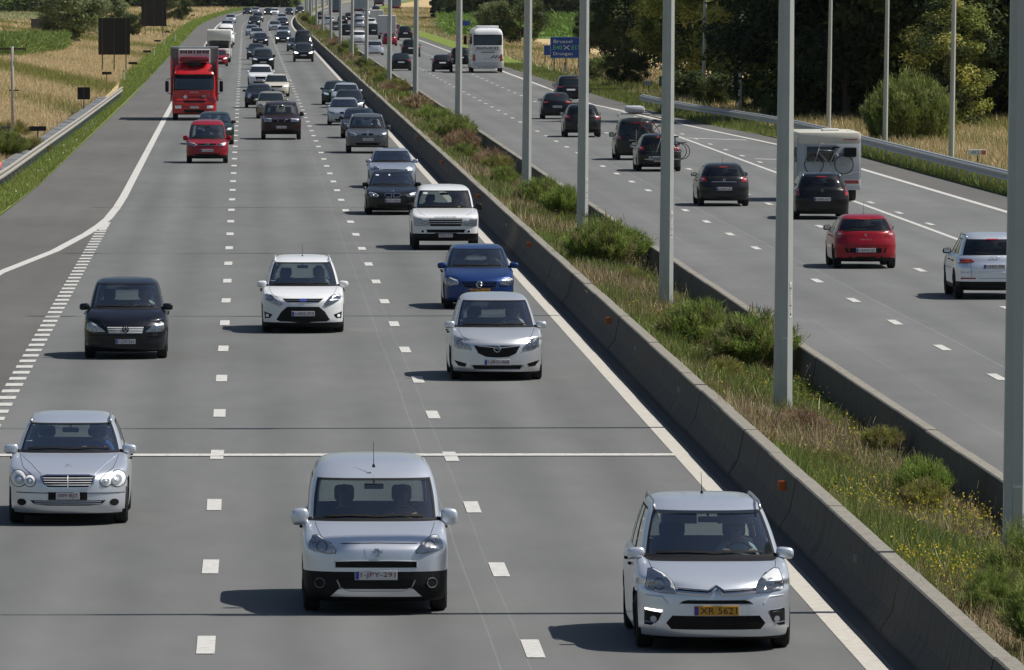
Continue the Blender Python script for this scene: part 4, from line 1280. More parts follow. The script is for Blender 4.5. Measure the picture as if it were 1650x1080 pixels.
def patch(S, poly, off=.006, depth=.02, rear=False, nx=6, nz=5, bulge=0.0, mirror=False):
    """a plate of body trim that follows the front (or rear) of the shell"""
    if mirror: poly = [(-x, z) for x, z in poly]
    zs = [p[1] for p in poly]; a, b = min(zs), max(zs); e = (b - a) * .004 + 1e-5
    lv = sorted(set([a + e, b - e] + [z for z in zs if a + e < z < b - e] + list(np.linspace(a + e, b - e, nz + 1))))
    sg = 1 if rear else -1
    fn = S.rear if rear else S.front
    G = []
    for i, z in enumerate(lv):
        x0, x1 = span(poly, z)
        w = S.halfw(z) * .985; x0 = max(x0, -w); x1 = min(x1, w)
        if x1 - x0 < 1e-4: x1 = x0 + 1e-4
        row = []
        for k in range(nx + 1):
            x = x0 + (x1 - x0) * k / nx
            t = (2 * k / nx - 1); u = 2 * i / (len(lv) - 1) - 1
            y = fn(x, z) + sg * (off + bulge * (1 - t * t) * (1 - u * u)) - S.ya
            row.append((x, y, z))
        G.append(row)
    m = len(lv); v = [p for r_ in G for p in r_]; f = []
    w_ = nx + 1
    for i in range(m - 1):
        for k in range(nx):
            q = (i * w_ + k, i * w_ + k + 1, (i + 1) * w_ + k + 1, (i + 1) * w_ + k)
            f.append(q if not rear else q[::-1])
    loop = [k for k in range(w_)] + [i * w_ + nx for i in range(1, m)] + [(m - 1) * w_ + k for k in range(nx - 1, -1, -1)] + [i * w_ for i in range(m - 2, 0, -1)]
    b0 = len(v)
    for k in loop: v.append((v[k][0], v[k][1] - sg * depth, v[k][2]))
    n = len(loop)
    for k in range(n):
        q = (loop[k], b0 + k, b0 + (k + 1) % n, loop[(k + 1) % n])
        f.append(q if not rear else q[::-1])
    return v, f

def circ(x, z, r, rz=None, n=14):
    rz = rz or r
    return [(x + r * math.cos(2 * math.pi * k / n + .1), z + rz * math.sin(2 * math.pi * k / n + .1)) for k in range(n)]

def strip(S, pts, w, off=.004, rear=False, n=5):
    """thin line along the surface, pts in (x,z)"""
    P = []
    for i in range(len(pts) - 1):
        for k in range(n): 
            t = k / n; P.append((pts[i][0] + (pts[i + 1][0] - pts[i][0]) * t, pts[i][1] + (pts[i + 1][1] - pts[i][1]) * t))
    P.append(pts[-1])
    fn = S.rear if rear else S.front; sg = 1 if rear else -1
    v = []; f = []
    for i, (x, z) in enumerate(P):
        a = P[max(i - 1, 0)]; b = P[min(i + 1, len(P) - 1)]
        dx, dz = b[0] - a[0], b[1] - a[1]; l = math.hypot(dx, dz) + 1e-9
        nx_, nz_ = -dz / l * w / 2, dx / l * w / 2
        for s_ in (1, -1):
            xx, zz = x + s_ * nx_, z + s_ * nz_
            v.append((xx, fn(xx, zz) + sg * off - S.ya, zz))
        if i: f.append((2 * i - 2, 2 * i - 1, 2 * i + 1, 2 * i))
    return v, f
def side_strip(S, pts, w, sgn, off=.003):
    v = []; f = []
    P = []
    for i in range(len(pts) - 1):
        for k in range(6):
            t = k / 6; P.append((pts[i][0] + (pts[i + 1][0] - pts[i][0]) * t, pts[i][1] + (pts[i + 1][1] - pts[i][1]) * t))
    P.append(pts[-1])
    for i, (y, z) in enumerate(P):
        a = P[max(i - 1, 0)]; b = P[min(i + 1, len(P) - 1)]
        dy, dz = b[0] - a[0], b[1] - a[1]; l = math.hypot(dy, dz) + 1e-9
        ny, nz_ = -dz / l * w / 2, dy / l * w / 2
        for s_ in (1, -1):
            yy, zz = y + s_ * ny, z + s_ * nz_
            v.append((sgn * (S.side(yy, zz) + off), yy - S.ya, zz))
        if i: f.append((2 * i - 2, 2 * i - 1, 2 * i + 1, 2 * i))
    return v, f

def wheel_meshes(r, w, hi):
    n = 28 if hi else 12
    ty = MB(); ty.lathe([(-w * .5, r * .66), (-w * .5, r * .90), (-w * .38, r * .985), (0, r), (w * .38, r * .985), (w * .5, r * .90), (w * .5, r * .66)], n, 'x')
    rim = MB(); rim.lathe([(-w * .44, r * .67), (-w * .36, r * .60), (-w * .2, r * .56), (-w * .2, .001)], n, 'x', m=1)
    rim.lathe([(w * .44, r * .67), (w * .36, r * .60), (w * .2, r * .56), (w * .2, .001)], n, 'x', m=1)
    if hi:
        for k in range(5):
            t = 2 * math.pi * k / 5
            for s_ in (-1, 1):
                d = (math.cos(t), math.sin(t)); p = (-d[1], d[0]); v = []
                for (rad, hw) in ((r * .08, r * .09), (r * .62, r * .06)):
                    for q in (-1, 1):
                        for xx in (s_ * w * .22, s_ * w * .36):
                            v.append((xx, d[0] * rad + p[0] * hw * q, d[1] * rad + p[1] * hw * q))
                rim.add(v, [(0, 1, 3, 2), (4, 6, 7, 5), (0, 4, 5, 1), (2, 3, 7, 6), (1, 5, 7, 3), (0, 2, 6, 4)], 0)
    else:
        rim.lathe([(-w * .40, r * .5), (-w * .40, .001)], n, 'x'); rim.lathe([(w * .40, r * .5), (w * .40, .001)], n, 'x')
    return ty.mesh("tyre", MAT["rubber"], True, 40), rim.mesh("rim", [MAT["rim_alloy"], MAT["black_plastic"]], True, 30)

_wc = {}
def add_wheels(S, root, hi):
    key = (S.rw, hi)
    if key not in _wc: _wc[key] = wheel_meshes(S.rw, .205, hi)
    ty, rim = _wc[key]
    for y in (0, S.wb):
        for sx in (-1, 1):
            hub = obj("wheel", ty, root, (sx * (S.W * S.fac(y + S.ya) - .115), y, S.rw))
            obj("rim", rim, hub)

def superell(mb, c, r, e=.62, n=16, k=10, m=0, flat=0.0):
    v = []; f = []
    pw = lambda q: math.copysign(abs(q) ** e, q)
    for i in range(k + 1):
        ph = -math.pi / 2 + math.pi * i / k
        for j in range(n):
            th = 2 * math.pi * j / n
            v.append((c[0] + r[0] * pw(math.cos(ph)) * pw(math.cos(th)), c[1] + r[1] * pw(math.cos(ph)) * pw(math.sin(th)), c[2] + r[2] * pw(math.sin(ph))))
    for i in range(k):
        for j in range(n): f.append((i * n + j, i * n + (j + 1) % n, (i + 1) * n + (j + 1) % n, (i + 1) * n + j))
    mb.add(v, f, m)

def add_mirrors(S, root, mat, y=None, z=None, size=(.105, .07, .07), stalk=.06, black=False, hi=True):
    y = S.yc + .30 if y is None else y; z = S.zc + .055 if z is None else z
    xs = S.side(y, z)
    for sg in (-1, 1):
        mb = MB()
        cx = sg * (xs + stalk + size[0])
        superell(mb, (cx, y - S.ya, z), size, .62, 16 if hi else 8, 10 if hi else 6, 0)
        mb.v = [(px_, py_, pz_ - .02 * max(0, (abs(px_) - xs) / .3)) for px_, py_, pz_ in mb.v]
        mb.tube([(sg * (xs - .04), y - S.ya, z - .045), (sg * (xs + stalk + .05), y - S.ya, z - .03)], [.028, .022], 6, 1)
        yb = y - S.ya + size[1] + .001; gz = size[2] * .7
        mb.add([(cx - size[0] * .7, yb, z - gz), (cx + size[0] * .7, yb, z - gz), (cx + size[0] * .7, yb, z + gz), (cx - size[0] * .7, yb, z + gz)], [(0, 1, 2, 3)], 2)
        mb.build("mirror", [MAT["black_plastic"] if black else mat, MAT["black_plastic"], MAT["chrome"]], root, True, 50)

def add_plate(S, root, txt, zc_, w=.52, h=.11, rear=False, bg="plate_white", ink="ink_red", band=True, x=0.0):
    fn = S.rear if rear else S.front
    sg = 1 if rear else -1
    ys = [fn(x + a, zc_ + b) for a in (-w / 2, 0, w / 2) for b in (-h / 2, h / 2)]
    y = (max(ys) if rear else min(ys)) + sg * .012 - S.ya
    mb = MB(); mb.rbox(x - w / 2, x + w / 2, min(y, y - sg * .03), max(y, y - sg * .03), zc_ - h / 2, zc_ + h / 2, .004)
    pl = mb.build("number_plate", MAT[bg], root)
    nm = '+y' if rear else '-y'
    bw = w * .085 if band else 0
    if band:
        bx = (x - w / 2 + bw / 2 + .008) if not rear else (x + w / 2 - bw / 2 - .008)
        b = MB(); yy = y + sg * .003; b.add([(bx - bw / 2, yy, zc_ - h * .44), (bx + bw / 2, yy, zc_ - h * .44), (bx + bw / 2, yy, zc_ + h * .44), (bx - bw / 2, yy, zc_ + h * .44)], [(0, 1, 2, 3)])
        b.build("country_band", MAT["plate_blue"], pl)
    if txt:
        tw = w - bw - .05
        obj("lettering", fit_text(txt, tw, h * .68, MAT[ink], normal=nm), pl, (x + (bw / 2 + .004) * (-sg if True else 1), y + sg * .004, zc_))
    return pl

def addp(name, vf, mat, root, smooth=True):
    return obj(name, mesh(name, vf[0], vf[1], MAT[mat] if isinstance(mat, str) else mat, None, smooth, 40), root)

def headlamp(S, root, poly, bowls=(), lit=False, rear=False, base="lamp_silver", amber=None, rim=.012):
    """pair of headlights: thin dark gasket, reflector, bowls, clear lens"""
    cx = sum(p[0] for p in poly) / len(poly); cz = sum(p[1] for p in poly) / len(poly)
    def grow(k): return [(cx + (x - cx) * (1 + k) , cz + (z - cz) * (1 + k)) for x, z in poly]
    for mir in (False, True):
        h = addp("headlight", patch(S, grow(.045), .003, .02, mirror=mir), "black_gloss", root)
        addp("reflector", patch(S, poly, .006, .012, mirror=mir), base, h)
        for i, (x, z, r) in enumerate(bowls):
            addp("lamp_bowl", patch(S, circ(x, z, r), .010, .01, mirror=mir, nz=4), "lamp_bowl", h)
            addp("lamp_inner", patch(S, circ(x, z, r * .72), .012, .006, mirror=mir, nz=4), "lamp_silver", h)
            addp("lamp_bulb", patch(S, circ(x, z, r * .26), .015, .006, mirror=mir, nz=3, nx=3, bulge=.006), "lamp_lit" if lit and i == 0 else "lamp_bulb", h)
        if amber:
            addp("indicator", patch(S, circ(*amber), .010, .006, mirror=mir, nz=3), "lamp_amber", h)
        addp("lens", patch(S, grow(.01), .020, .012, mirror=mir, nx=8, nz=7, bulge=.012), "lens_clear", h)

def interior(S, root, seat="seat_cloth", dash="cabin_dark", visors=False):
    yc = S.yc - S.ya; z0 = S.zc
    w = S.halfw(z0) * .86
    mb = MB()
    n = 12; v = []; f = []
    prof = [(yc + .02, z0 - .06), (yc + .12, z0 - .015), (yc + .40, z0 - .005), (yc + .58, z0 - .05), (yc + .62, z0 - .30), (yc + .62, z0 - .75)]
    for (y, z) in prof:
        for k in range(n + 1):
            t = k / n * 2 - 1; hump = .05 * math.exp(-((t * w - .36) / .2) ** 2) + .025 * math.exp(-(t * w / .25) ** 2)
            v.append((t * w, y, z + (hump if z > z0 - .1 else 0) - .05 * abs(t) ** 3))
    for i in range(len(prof) - 1):
        for k in range(n):
            a = i * (n + 1) + k; f.append((a, a + 1, a + n + 2, a + n + 1))
    obj("dashboard", mesh("dashboard", v, f, MAT[dash], None, True, 60), root)
    fl = MB(); fl.box(-w, w, yc + .1, S.L - S.ya - .35, .28, .34); fl.build("cabin_floor", MAT["cabin_dark"], root)
    ys = yc + 1.28
    zt = min(S.zh - .10, z0 + .36)
    for sx in (-1, 1):
        s_ = MB()
        s_.rbox(sx * .36 - .23, sx * .36 + .23, ys - .5, ys + .02, .42, .60, .06)
        b0 = len(s_.v); s_.rbox(sx * .36 - .22, sx * .36 + .22, ys - .02, ys + .13, .55, z0 + .14, .06)
        s_.v[b0:] = [(x, y + (z - .55) * .28, z) for x, y, z in s_.v[b0:]]
        b0 = len(s_.v); s_.rbox(sx * .36 - .125, sx * .36 + .125, ys - .01, ys + .09, z0 + .16, zt, .045)
        s_.v[b0:] = [(x, y + (z - .55) * .24, z) for x, y, z in s_.v[b0:]]
        s_.build("seat", MAT[seat], root, True, 50)
    if S.rear_t != 'van':
        s_ = MB(); yr = ys + .95
        s_.rbox(-.58, .58, yr, yr + .15, .5, z0 + .10, .06)
        for sx in (-.38, .38): s_.rbox(sx - .12, sx + .12, yr + .06, yr + .15, z0 + .10, z0 + .27, .04)
        s_.build("rear_bench", MAT[seat], root, True, 50)
    st = MB(); c = Vector((.36, yc + .70, z0 - .03)); 
    pts = []
    for k in range(17):
        t = 2 * math.pi * k / 16; pts.append((c.x + .185 * math.cos(t), c.y + .185 * math.sin(t) * .42, c.z + .185 * math.sin(t) * .9))
    st.tube(pts, .016, 6, cap=False)
    st.tube([(c.x - .18, c.y, c.z), (c.x + .18, c.y, c.z)], .02, 6); st.tube([c, (c.x, c.y - .3, c.z - .16)], .03, 6)
    st.build("steering_wheel", MAT["black_plastic"], root, True)
    rm = MB(); rm.rbox(-.12, .12, S.yh - S.ya - .12, S.yh - S.ya - .09, S.zh - .13, S.zh - .06, .012); rm.tube([(0, S.yh - S.ya - .09, S.zh - .07), (0, S.yh - S.ya - .02, S.zh - .01)], .012, 6)
    rm.build("rear_view_mirror", MAT["black_plastic"], root, True, 50)
    if visors:
        for sx in (-1, 1):
            vz = MB(); vz.rbox(sx * .33 - .21, sx * .33 + .21, S.yh - S.ya + .10, S.yh - S.ya + .12, S.zh - .16, S.zh - .04, .01)
            vz.build("sun_visor", MAT["cabin_beige"], root, True, 50)

def wipers(S, root):
    z = S.zc + .055
    for (x0, x1, dz) in ((-.62, .02, .02), (-.02, .58, .02)):
        x0 *= S.W / .88; x1 *= S.W / .88
        vf = strip(S, [(x0, z + .006), ((x0 + x1) / 2, z + dz), (x1, z + .012)], .022, .016)
        addp("wiper", vf, "black_plastic", root)

def rails(S, root, mat, h=.045):
    for sg in (-1, 1):
        pts = []
        y0, y1 = S.yh + .10, S.L - (REARS[S.rear_t][10] + .10)
        x = S.K[10][3] - .045; z = S.zh + (S.H - S.zh) * .30
        for k in range(15):
            t = k / 14; y = y0 + (y1 - y0) * t
            e = min(1, min(t, 1 - t) * 9)
            pts.append((sg * (x - .012 * e) * S.fac(y), y - S.ya, z - .02 + (h + .02) * e ** .6))
        mb = MB(); mb.tube(pts, .017, 8); mb.build("roof_rail", mat, root, True)

def antenna(S, root, y=None, tall=.38, z=None):
    y = S.yh + .25 if y is None else y
    zz = (S.zh + (S.H - S.zh) * .62) if z is None else z
    mb = MB(); mb.lathe([(zz - .01, .022), (zz + .03, .012)], 8, 'z', (0, y - S.ya, 0)); mb.tube([(0, y - S.ya, zz + .02), (0, y - S.ya + .16, zz + tall)], [.005, .003], 5)
    mb.build("antenna", MAT["black_plastic"], root)

def seams(S, root, hood=True):
    """shut lines of bonnet and doors, door handles"""
    for sg in (-1, 1):
        if hood:
            addp("bonnet_gap", strip(S, [(sg * S.W * .60, S.K[4][0] + .01), (sg * S.W * .74, S.K[5][0]), (sg * S.W * .80, S.K[6][0]), (sg * S.W * .815, S.K[7][0] - .01)], .007, .002), "black_plastic", root)
        y0 = S.yc + .1
        for (ya_, yb_) in ((y0, y0 + .06), (y0 + 1.05, y0 + 1.08), (y0 + 1.95, y0 + 1.75)):
            addp("door_gap", side_strip(S, [(ya_, S.zc - .01), (yb_, .32)], .008, sg), "black_plastic", root)
        for yy in (y0 + .88, y0 + 1.80):
            if yy > S.L - .9: continue
            b = MB(); xx = S.side(yy, S.zc - .13) + .018
            superell(b, (sg * xx, yy + .08 - S.ya, S.zc - .13), (.02, .10, .018), .7, 10, 6)
            b.build("door_handle", MAT["black_plastic"], root, True)

# ---- colours
PAINTS = {
    'silver': ((.74, .78, .85), .68), 'silver_warm': ((.74, .76, .79), .68), 'silver_dark': ((.42, .45, .49), .5), 'white': ((.78, .79, .80), 0),
    'black': ((.004, .0045, .0055), .1), 'navy': ((.0065, .008, .015), .25), 'darkgrey': ((.018, .019, .022), .4), 'grey': ((.10, .105, .11), .5),
    'blue': ((.014, .045, .17), .4), 'red': ((.27, .007, .017), .15), 'truckred': ((.50, .010, .016), 0), 'darkred': ((.030, .010, .012), .3),
    'beige': ((.40, .37, .29), .5), 'green': ((.012, .028, .02), .3), 'bluegrey': ((.38, .43, .51), .5), 'cream': ((.62, .58, .48), 0), 'brown': ((.06, .045, .035), .4),
}
def pm(c):
    col, met = PAINTS[c]
    return paint(c, col, met, .30 if met else .22)

MODELS = {
    'van':   dict(L=4.38, W=.905, H=1.80, c=0.16, zn=.86, zc=1.09, yc=.95, zh=1.58, yh=1.72, rear='van', wtop=0.83, ya=.90, wb=2.73, rw=.32, nb=3.0, lb=.55, hoodk=(.3, .75), belt=.925),
    'mpv':   dict(L=4.47, W=.915, H=1.66, c=0.13, zn=.76, zc=1.03, yc=.92, zh=1.53, yh=1.80, rear='estate', wtop=.735, ya=.92, wb=2.73, rw=.325, nb=2.4, lb=.75, ng=2.4, win3=True, belt=.915),
    'estate': dict(L=4.54, W=.868, H=1.465, c=0.13, zn=.72, zc=.965, yc=1.30, zh=1.355, yh=2.12, rear='estate', wtop=.715, ya=.80, wb=2.715, rw=.318, nb=2.5, lb=.70, win3=True, belt=.90),
    'aclass': dict(L=3.61, W=.86, H=1.60, c=0.15, zn=.74, zc=1.0, yc=.72, zh=1.5, yh=1.58, rear='hatch', wtop=.735, ya=.77, wb=2.42, rw=.30, nb=2.6, lb=.6, belt=.90),
    'cmax':  dict(L=4.38, W=.914, H=1.63, c=0.11, zn=.77, zc=1.0, yc=.95, zh=1.5, yh=1.85, rear='estate', wtop=.72, ya=.90, wb=2.65, rw=.325, nb=2.5, lb=.68, win3=True, belt=.905),
    'meriva': dict(L=4.29, W=.906, H=1.615, c=0.13, zn=.78, zc=1.0, yc=.92, zh=1.495, yh=1.80, rear='hatch', wtop=.72, ya=.87, wb=2.64, rw=.32, nb=2.4, lb=.70, win3=True, belt=.90),
    'hatch': dict(L=3.95, W=.835, H=1.465, c=0.15, zn=.72, zc=0.95, yc=1.02, zh=1.37, yh=1.78, rear='hatch', wtop=.735, ya=.80, wb=2.47, rw=.305, nb=2.6, lb=.6),
    'sedan': dict(L=4.6, W=.885, H=1.44, c=0.14, zn=.70, zc=0.93, yc=1.32, zh=1.34, yh=2.12, rear='sedan', wtop=.705, ya=.80, wb=2.76, rw=.325, nb=2.5, lb=.66, belt=.90),
    'rover': dict(L=4.79, W=.965, H=1.80, c=0.26, zn=.98, zc=1.16, yc=1.38, zh=1.66, yh=1.92, rear='suv', wtop=.765, ya=.86, wb=2.745, rw=.385, nb=4.2, lb=.45, nh=5, ng=3.6, win3=True, belt=.90),
    'suv':   dict(L=4.67, W=.935, H=1.72, c=.27, zn=.88, zc=1.08, yc=1.25, zh=1.57, yh=1.95, rear='suv', wtop=.745, ya=.85, wb=2.82, rw=.37, nb=3.0, lb=.6, nh=4, win3=True, belt=.90),
    'crossover': dict(L=4.39, W=.915, H=1.60, c=.22, zn=.82, zc=1.05, yc=1.15, zh=1.45, yh=1.92, rear='hatch', wtop=.73, ya=.90, wb=2.60, rw=.35, nb=2.7, lb=.62, win3=True, belt=.90),
    'wagon': dict(L=4.57, W=.90, H=1.50, c=.18, zn=.74, zc=1.0, yc=1.15, zh=1.38, yh=1.98, rear='estate', wtop=.72, ya=.90, wb=2.70, rw=.32, nb=2.6, lb=.62, win3=True, belt=.90),
    'ibiza': dict(L=4.05, W=.847, H=1.445, c=.19, zn=.72, zc=.985, yc=1.05, zh=1.325, yh=1.85, rear='hatch', wtop=.72, ya=.83, wb=2.47, rw=.31, nb=2.5, lb=.62),
    'astra': dict(L=4.25, W=.877, H=1.46, c=.19, zn=.72, zc=.985, yc=1.05, zh=1.335, yh=1.88, rear='hatch', wtop=.715, ya=.90, wb=2.61, rw=.315, nb=2.6, lb=.62, win3=False),
    'mini': dict(L=3.7, W=.842, H=1.41, c=.17, zn=.74, zc=.97, yc=1.02, zh=1.30, yh=1.60, rear='hatch', wtop=.76, ya=.74, wb=2.47, rw=.305, nb=2.5, lb=.55),
    'smallvan': dict(L=4.1, W=.88, H=1.78, c=.2, zn=.80, zc=1.0, yc=.90, zh=1.58, yh=1.60, rear='van', wtop=.79, ya=.82, wb=2.72, rw=.31, nb=2.8, lb=.55),
    'bigvan': dict(L=5.4, W=.98, H=2.4, c=.25, zn=.95, zc=1.25, yc=.95, zh=1.95, yh=1.55, rear='van', wtop=.84, ya=.95, wb=3.4, rw=.34, nb=3.0, lb=.5),
}
_cache = {}
def shell_for(model, color, hi, **kw):
    key = (model, color, hi, tuple(sorted(kw.items())))
    if key not in _cache:
        S = Shape(**MODELS[model])
        _cache[key] = (S,) + shell(S, hi, pm(color), glass=hi, **kw)
    return _cache[key]

def car(model, color, px, py, label, hi=False, away=False, cat="car", name="car", group=None, X=None, d=None, detail=None, seat="seat_cloth", dash="cabin_dark", mirrors=True, mblack=False, visors=False, **kw):
    S, body, wins, liner = shell_for(model, color, hi, **kw)
    if d is None: d = CAM_H * FPX / (py + 40.0)
    if X is None: X = (px - 395.0) * d / FPX
    X += float(dev(d))
    t = thing(name, label, cat, (X, d + (S.wb if away else 0), 0), math.pi if away else 0.0, group)
    obj("body", body, t)
    for n, me in wins: obj(n.replace('windscreen', 'windscreen'), me, t)
    if liner: obj("headliner", liner, t)
    add_wheels(S, t, hi)
    if mirrors: add_mirrors(S, t, pm(color), black=mblack, hi=hi, **(dict() if S.H < 1.7 else dict(size=(.11, .075, .105))))
    if hi:
        interior(S, t, seat, dash, visors)
        seams(S, t)
        if not away: wipers(S, t)
    t["S"] = 0
    del t["S"]
    if detail: detail(S, t)
    return S, t, X, d

# ---- tracing helper: spots measured on the photograph -> car-local x,z on the bonnet/bumper surface
def TR(S, X, d, x0, y0, k):
    def f(zx, zy):
        px, py = x0 + zx / k, y0 + zy / k
        y = 0.0
        for _ in range(5):
            D = d - S.ya + y
            x = (px - 395.0) * D / FPX - X; z = CAM_H - (py + 40.0) * D / FPX
            y = S.front(x, max(z, .1))
        return x, z
    return f
def poly(f, pts, mirror_fix=True): return [f(*p) for p in pts]
def halfsym(p):
    """keep traced outline on its own side as positive x"""
    return [(abs(x), z) for x, z in p]
def tube_on(S, pts, r, off=.01, rear=False, n=4):
    P = []
    fn = S.rear if rear else S.front; sg = 1 if rear else -1
    for i in range(len(pts) - 1):
        for k in range(n):
            t = k / n; x = pts[i][0] + (pts[i + 1][0] - pts[i][0]) * t; z = pts[i][1] + (pts[i + 1][1] - pts[i][1]) * t
            P.append((x, fn(x, z) + sg * off - S.ya, z))
    x, z = pts[-1]; P.append((x, fn(x, z) + sg * off - S.ya, z))
    mb = MB(); mb.tube(P, r, 6); return mb.v, mb.f
def sym(p): return p + [(-x, z) for x, z in p[::-1]]
def ring_badge(S, root, x, z, r, rear=False, mat="chrome", tr=.006, strokes=(), off=.02):
    fn = S.rear if rear else S.front; sg = 1 if rear else -1
    y = fn(x, z) + sg * off - S.ya
    mb = MB()
    pts = [(x + r * math.cos(t), y, z + r * math.sin(t)) for t in np.linspace(0, 2 * math.pi, 17)]
    mb.tube(pts, tr, 5, cap=False)
    for st in strokes: mb.tube([(x + a * r * (-1 if rear else 1), y + sg * .002, z + b * r) for a, b in st], tr * .8, 5)
    return mb.build("emblem", MAT[mat], root, True)
STAR = [[(0, 0), (0, 1)], [(0, 0), (.87, -.5)], [(0, 0), (-.87, -.5)]]
VWL = [[(-.45, .85), (0, .12), (.45, .85)], [(-.8, .5), (-.38, -.8), (0, .0), (.38, -.8), (.8, .5)]]

# ================================================================== PEOPLE
def skin_person(name, S, side, shirt, hair, label, sleeve_long=True, hairlong=False, reach=True, loc=(0, 0), sunglasses=False, skin=(.46, .29, .21)):
    """a seated figure, one continuous skin mesh; head, arms and hands posed at the wheel"""
    z0 = S.zc; yc = S.yc - S.ya; ys = yc + 1.28
    base = .66; sx = side * .36
    k = min(1.0, (min(S.zh - .03, z0 + .40) - base) / .80)
    V = []; E = []; Rr = []
    def vtx(x, y, z, r):
        V.append((sx + x, y, z)); Rr.append(r); return len(V) - 1
    def chain(a, pts):
        for (x, y, z, r) in pts:
            b = vtx(x, y, z, r); E.append((a, b)); a = b
        return a
    p = vtx(0, ys - .16, base, .135)
    neck_b = chain(p, [(0, ys - .13, base + .17 * k, .125), (0, ys - .08, base + .34 * k, .135), (0, ys - .05, base + .46 * k, .105)])
    chain(neck_b, [(0, ys - .06, base + .55 * k, .056), (0, ys - .085, base + .63 * k, .075), (0, ys - .085, base + .70 * k, .088), (0, ys - .08, base + .765 * k, .068)])
    hy = yc + .66; hz = z0 - .01
    tips = []
    for s_ in (-1, 1):
        sh = chain(neck_b, [(s_ * .185, ys - .05, base + .42 * k, .062)])
        hx = s_ * .16
        if reach:
            wr = chain(sh, [(s_ * .27, ys - .22, base + .24 * k, .046), (hx * 1.2, hy + .16, hz - .02, .030)])
            palm = chain(wr, [(hx, hy + .06, hz + .04, .032)])
            for q in range(4):
                chain(palm, [(hx + (q - 1.5) * .018, hy + .012, hz + .078 - abs(q - 1.3) * .006, .0095), (hx + (q - 1.5) * .018, hy - .025, hz + .055, .0085)])
            chain(palm, [(hx - s_ * .035, hy + .04, hz + .055, .010), (hx - s_ * .052, hy + .015, hz + .05, .009)])
        else:
            wr = chain(sh, [(s_ * .25, ys - .12, base + .20 * k, .046), (s_ * .16, ys - .36, base + .08 * k, .030)])
            palm = chain(wr, [(s_ * .12, ys - .45, base + .08 * k, .032)])
            for q in range(4):
                chain(palm, [(s_ * .12 + (q - 1.5) * .018, ys - .51, base + .085 * k, .0095), (s_ * .12 + (q - 1.5) * .018, ys - .545, base + .07 * k, .0085)])
            chain(palm, [(s_ * .075, ys - .475, base + .09 * k, .010), (s_ * .055, ys - .50, base + .085 * k, .009)])
        chain(p, [(s_ * .11, ys - .20, base - .01, .10), (s_ * .15, ys - .62, base + .06, .072), (s_ * .16, ys - .85, base - .25, .050), (s_ * .16, ys - .98, base - .28, .036)])
    me = bpy.data.meshes.new("figure"); me.from_pydata(V, E, [])
    o = bpy.data.objects.new("figure", me)
    md = o.modifiers.new("s", 'SKIN'); md.use_smooth_shade = True
    for i, d in enumerate(me.skin_vertices[0].data): d.radius = (Rr[i], Rr[i]); d.use_root = (i == 0)
    sb = o.modifiers.new("u", 'SUBSURF'); sb.levels = 1; sb.render_levels = 1
    m2 = evaluated(o)
    m2.name = "person"
    m2.materials.clear()
    for q in (simple("skin_%d" % int(skin[0] * 100), skin, .5), shirt, simple("trousers", (.03, .035, .06), .9)): m2.materials.append(q)
    ch = base + .515 * k
    for f in m2.polygons:
        c = f.center; x = abs(c.x - sx)
        i = 1
        if c.z > ch: i = 0
        elif c.z < base + .07 and c.y < ys - .12: i = 2
        elif c.y < (ys - .3 if not sleeve_long else hy + .18) and c.z > base + .02 and x > .06: i = 0
        f.material_index = i
    per = obj("person", m2, None, (loc[0], loc[1], 0))
    tag(per, label, "person", "people in the cars")
    hd = Vector((sx, ys - .085, base + .70 * k))
    hb = MB()
    hb.ellipsoid((hd.x, hd.y + .035, hd.z + .045), (.092, .092, .072), 14, 9)
    if hairlong:
        hb.ellipsoid((hd.x, hd.y + .06, hd.z - .07), (.105, .065, .15), 12, 8)
    hb.build("hair", hair, per, True)
    fc = MB()
    fc.ellipsoid((hd.x, hd.y - .094, hd.z - .012), (.012, .018, .022), 8, 6)
    for s_ in (-1, 1): fc.ellipsoid((hd.x + s_ * .088, hd.y, hd.z - .01), (.012, .022, .03), 8, 6)
    fc.build("nose_and_ears", m2.materials[0], per, True)
    ey = MB()
    for s_ in (-1, 1): ey.ellipsoid((hd.x + s_ * .033, hd.y - .080, hd.z + .012), (.024 if sunglasses else .012, .012, .018 if sunglasses else .007), 8, 6)
    if sunglasses: ey.tube([(hd.x - .08, hd.y - .02, hd.z + .018), (hd.x - .03, hd.y - .088, hd.z + .018), (hd.x + .03, hd.y - .088, hd.z + .018), (hd.x + .08, hd.y - .02, hd.z + .018)], .004, 5)
    ey.ellipsoid((hd.x, hd.y - .078, hd.z - .052), (.024, .008, .005), 8, 5)
    ey.build("eyes_and_mouth", MAT["ink_black"], per, True)
    return per
hair_brown = simple("hair_brown", (.05, .03, .02), .6); hair_grey = simple("hair_grey", (.38, .37, .35), .7); hair_dark = simple("hair_dark", (.015, .012, .01), .6)

def stripe_cloth(name, a, b):
    m, nt, bs = nt_of(name)
    g = nt.nodes.new("ShaderNodeTexCoord"); w = nt.nodes.new("ShaderNodeTexWave"); w.bands_direction = 'X'; w.inputs["Scale"].default_value = 9
    nt.links.new(g.outputs["Object"], w.inputs["Vector"])
    r = ramp(nt, [(.35, a), (.5, b)]); nt.links.new(w.outputs["Fac"], r.inputs[0]); nt.links.new(r.outputs[0], bs.inputs["Base Color"]); bs.inputs["Roughness"].default_value = .9
    return m
GT = "vehicles driving towards the viewer"
GA = "vehicles driving away from the viewer"

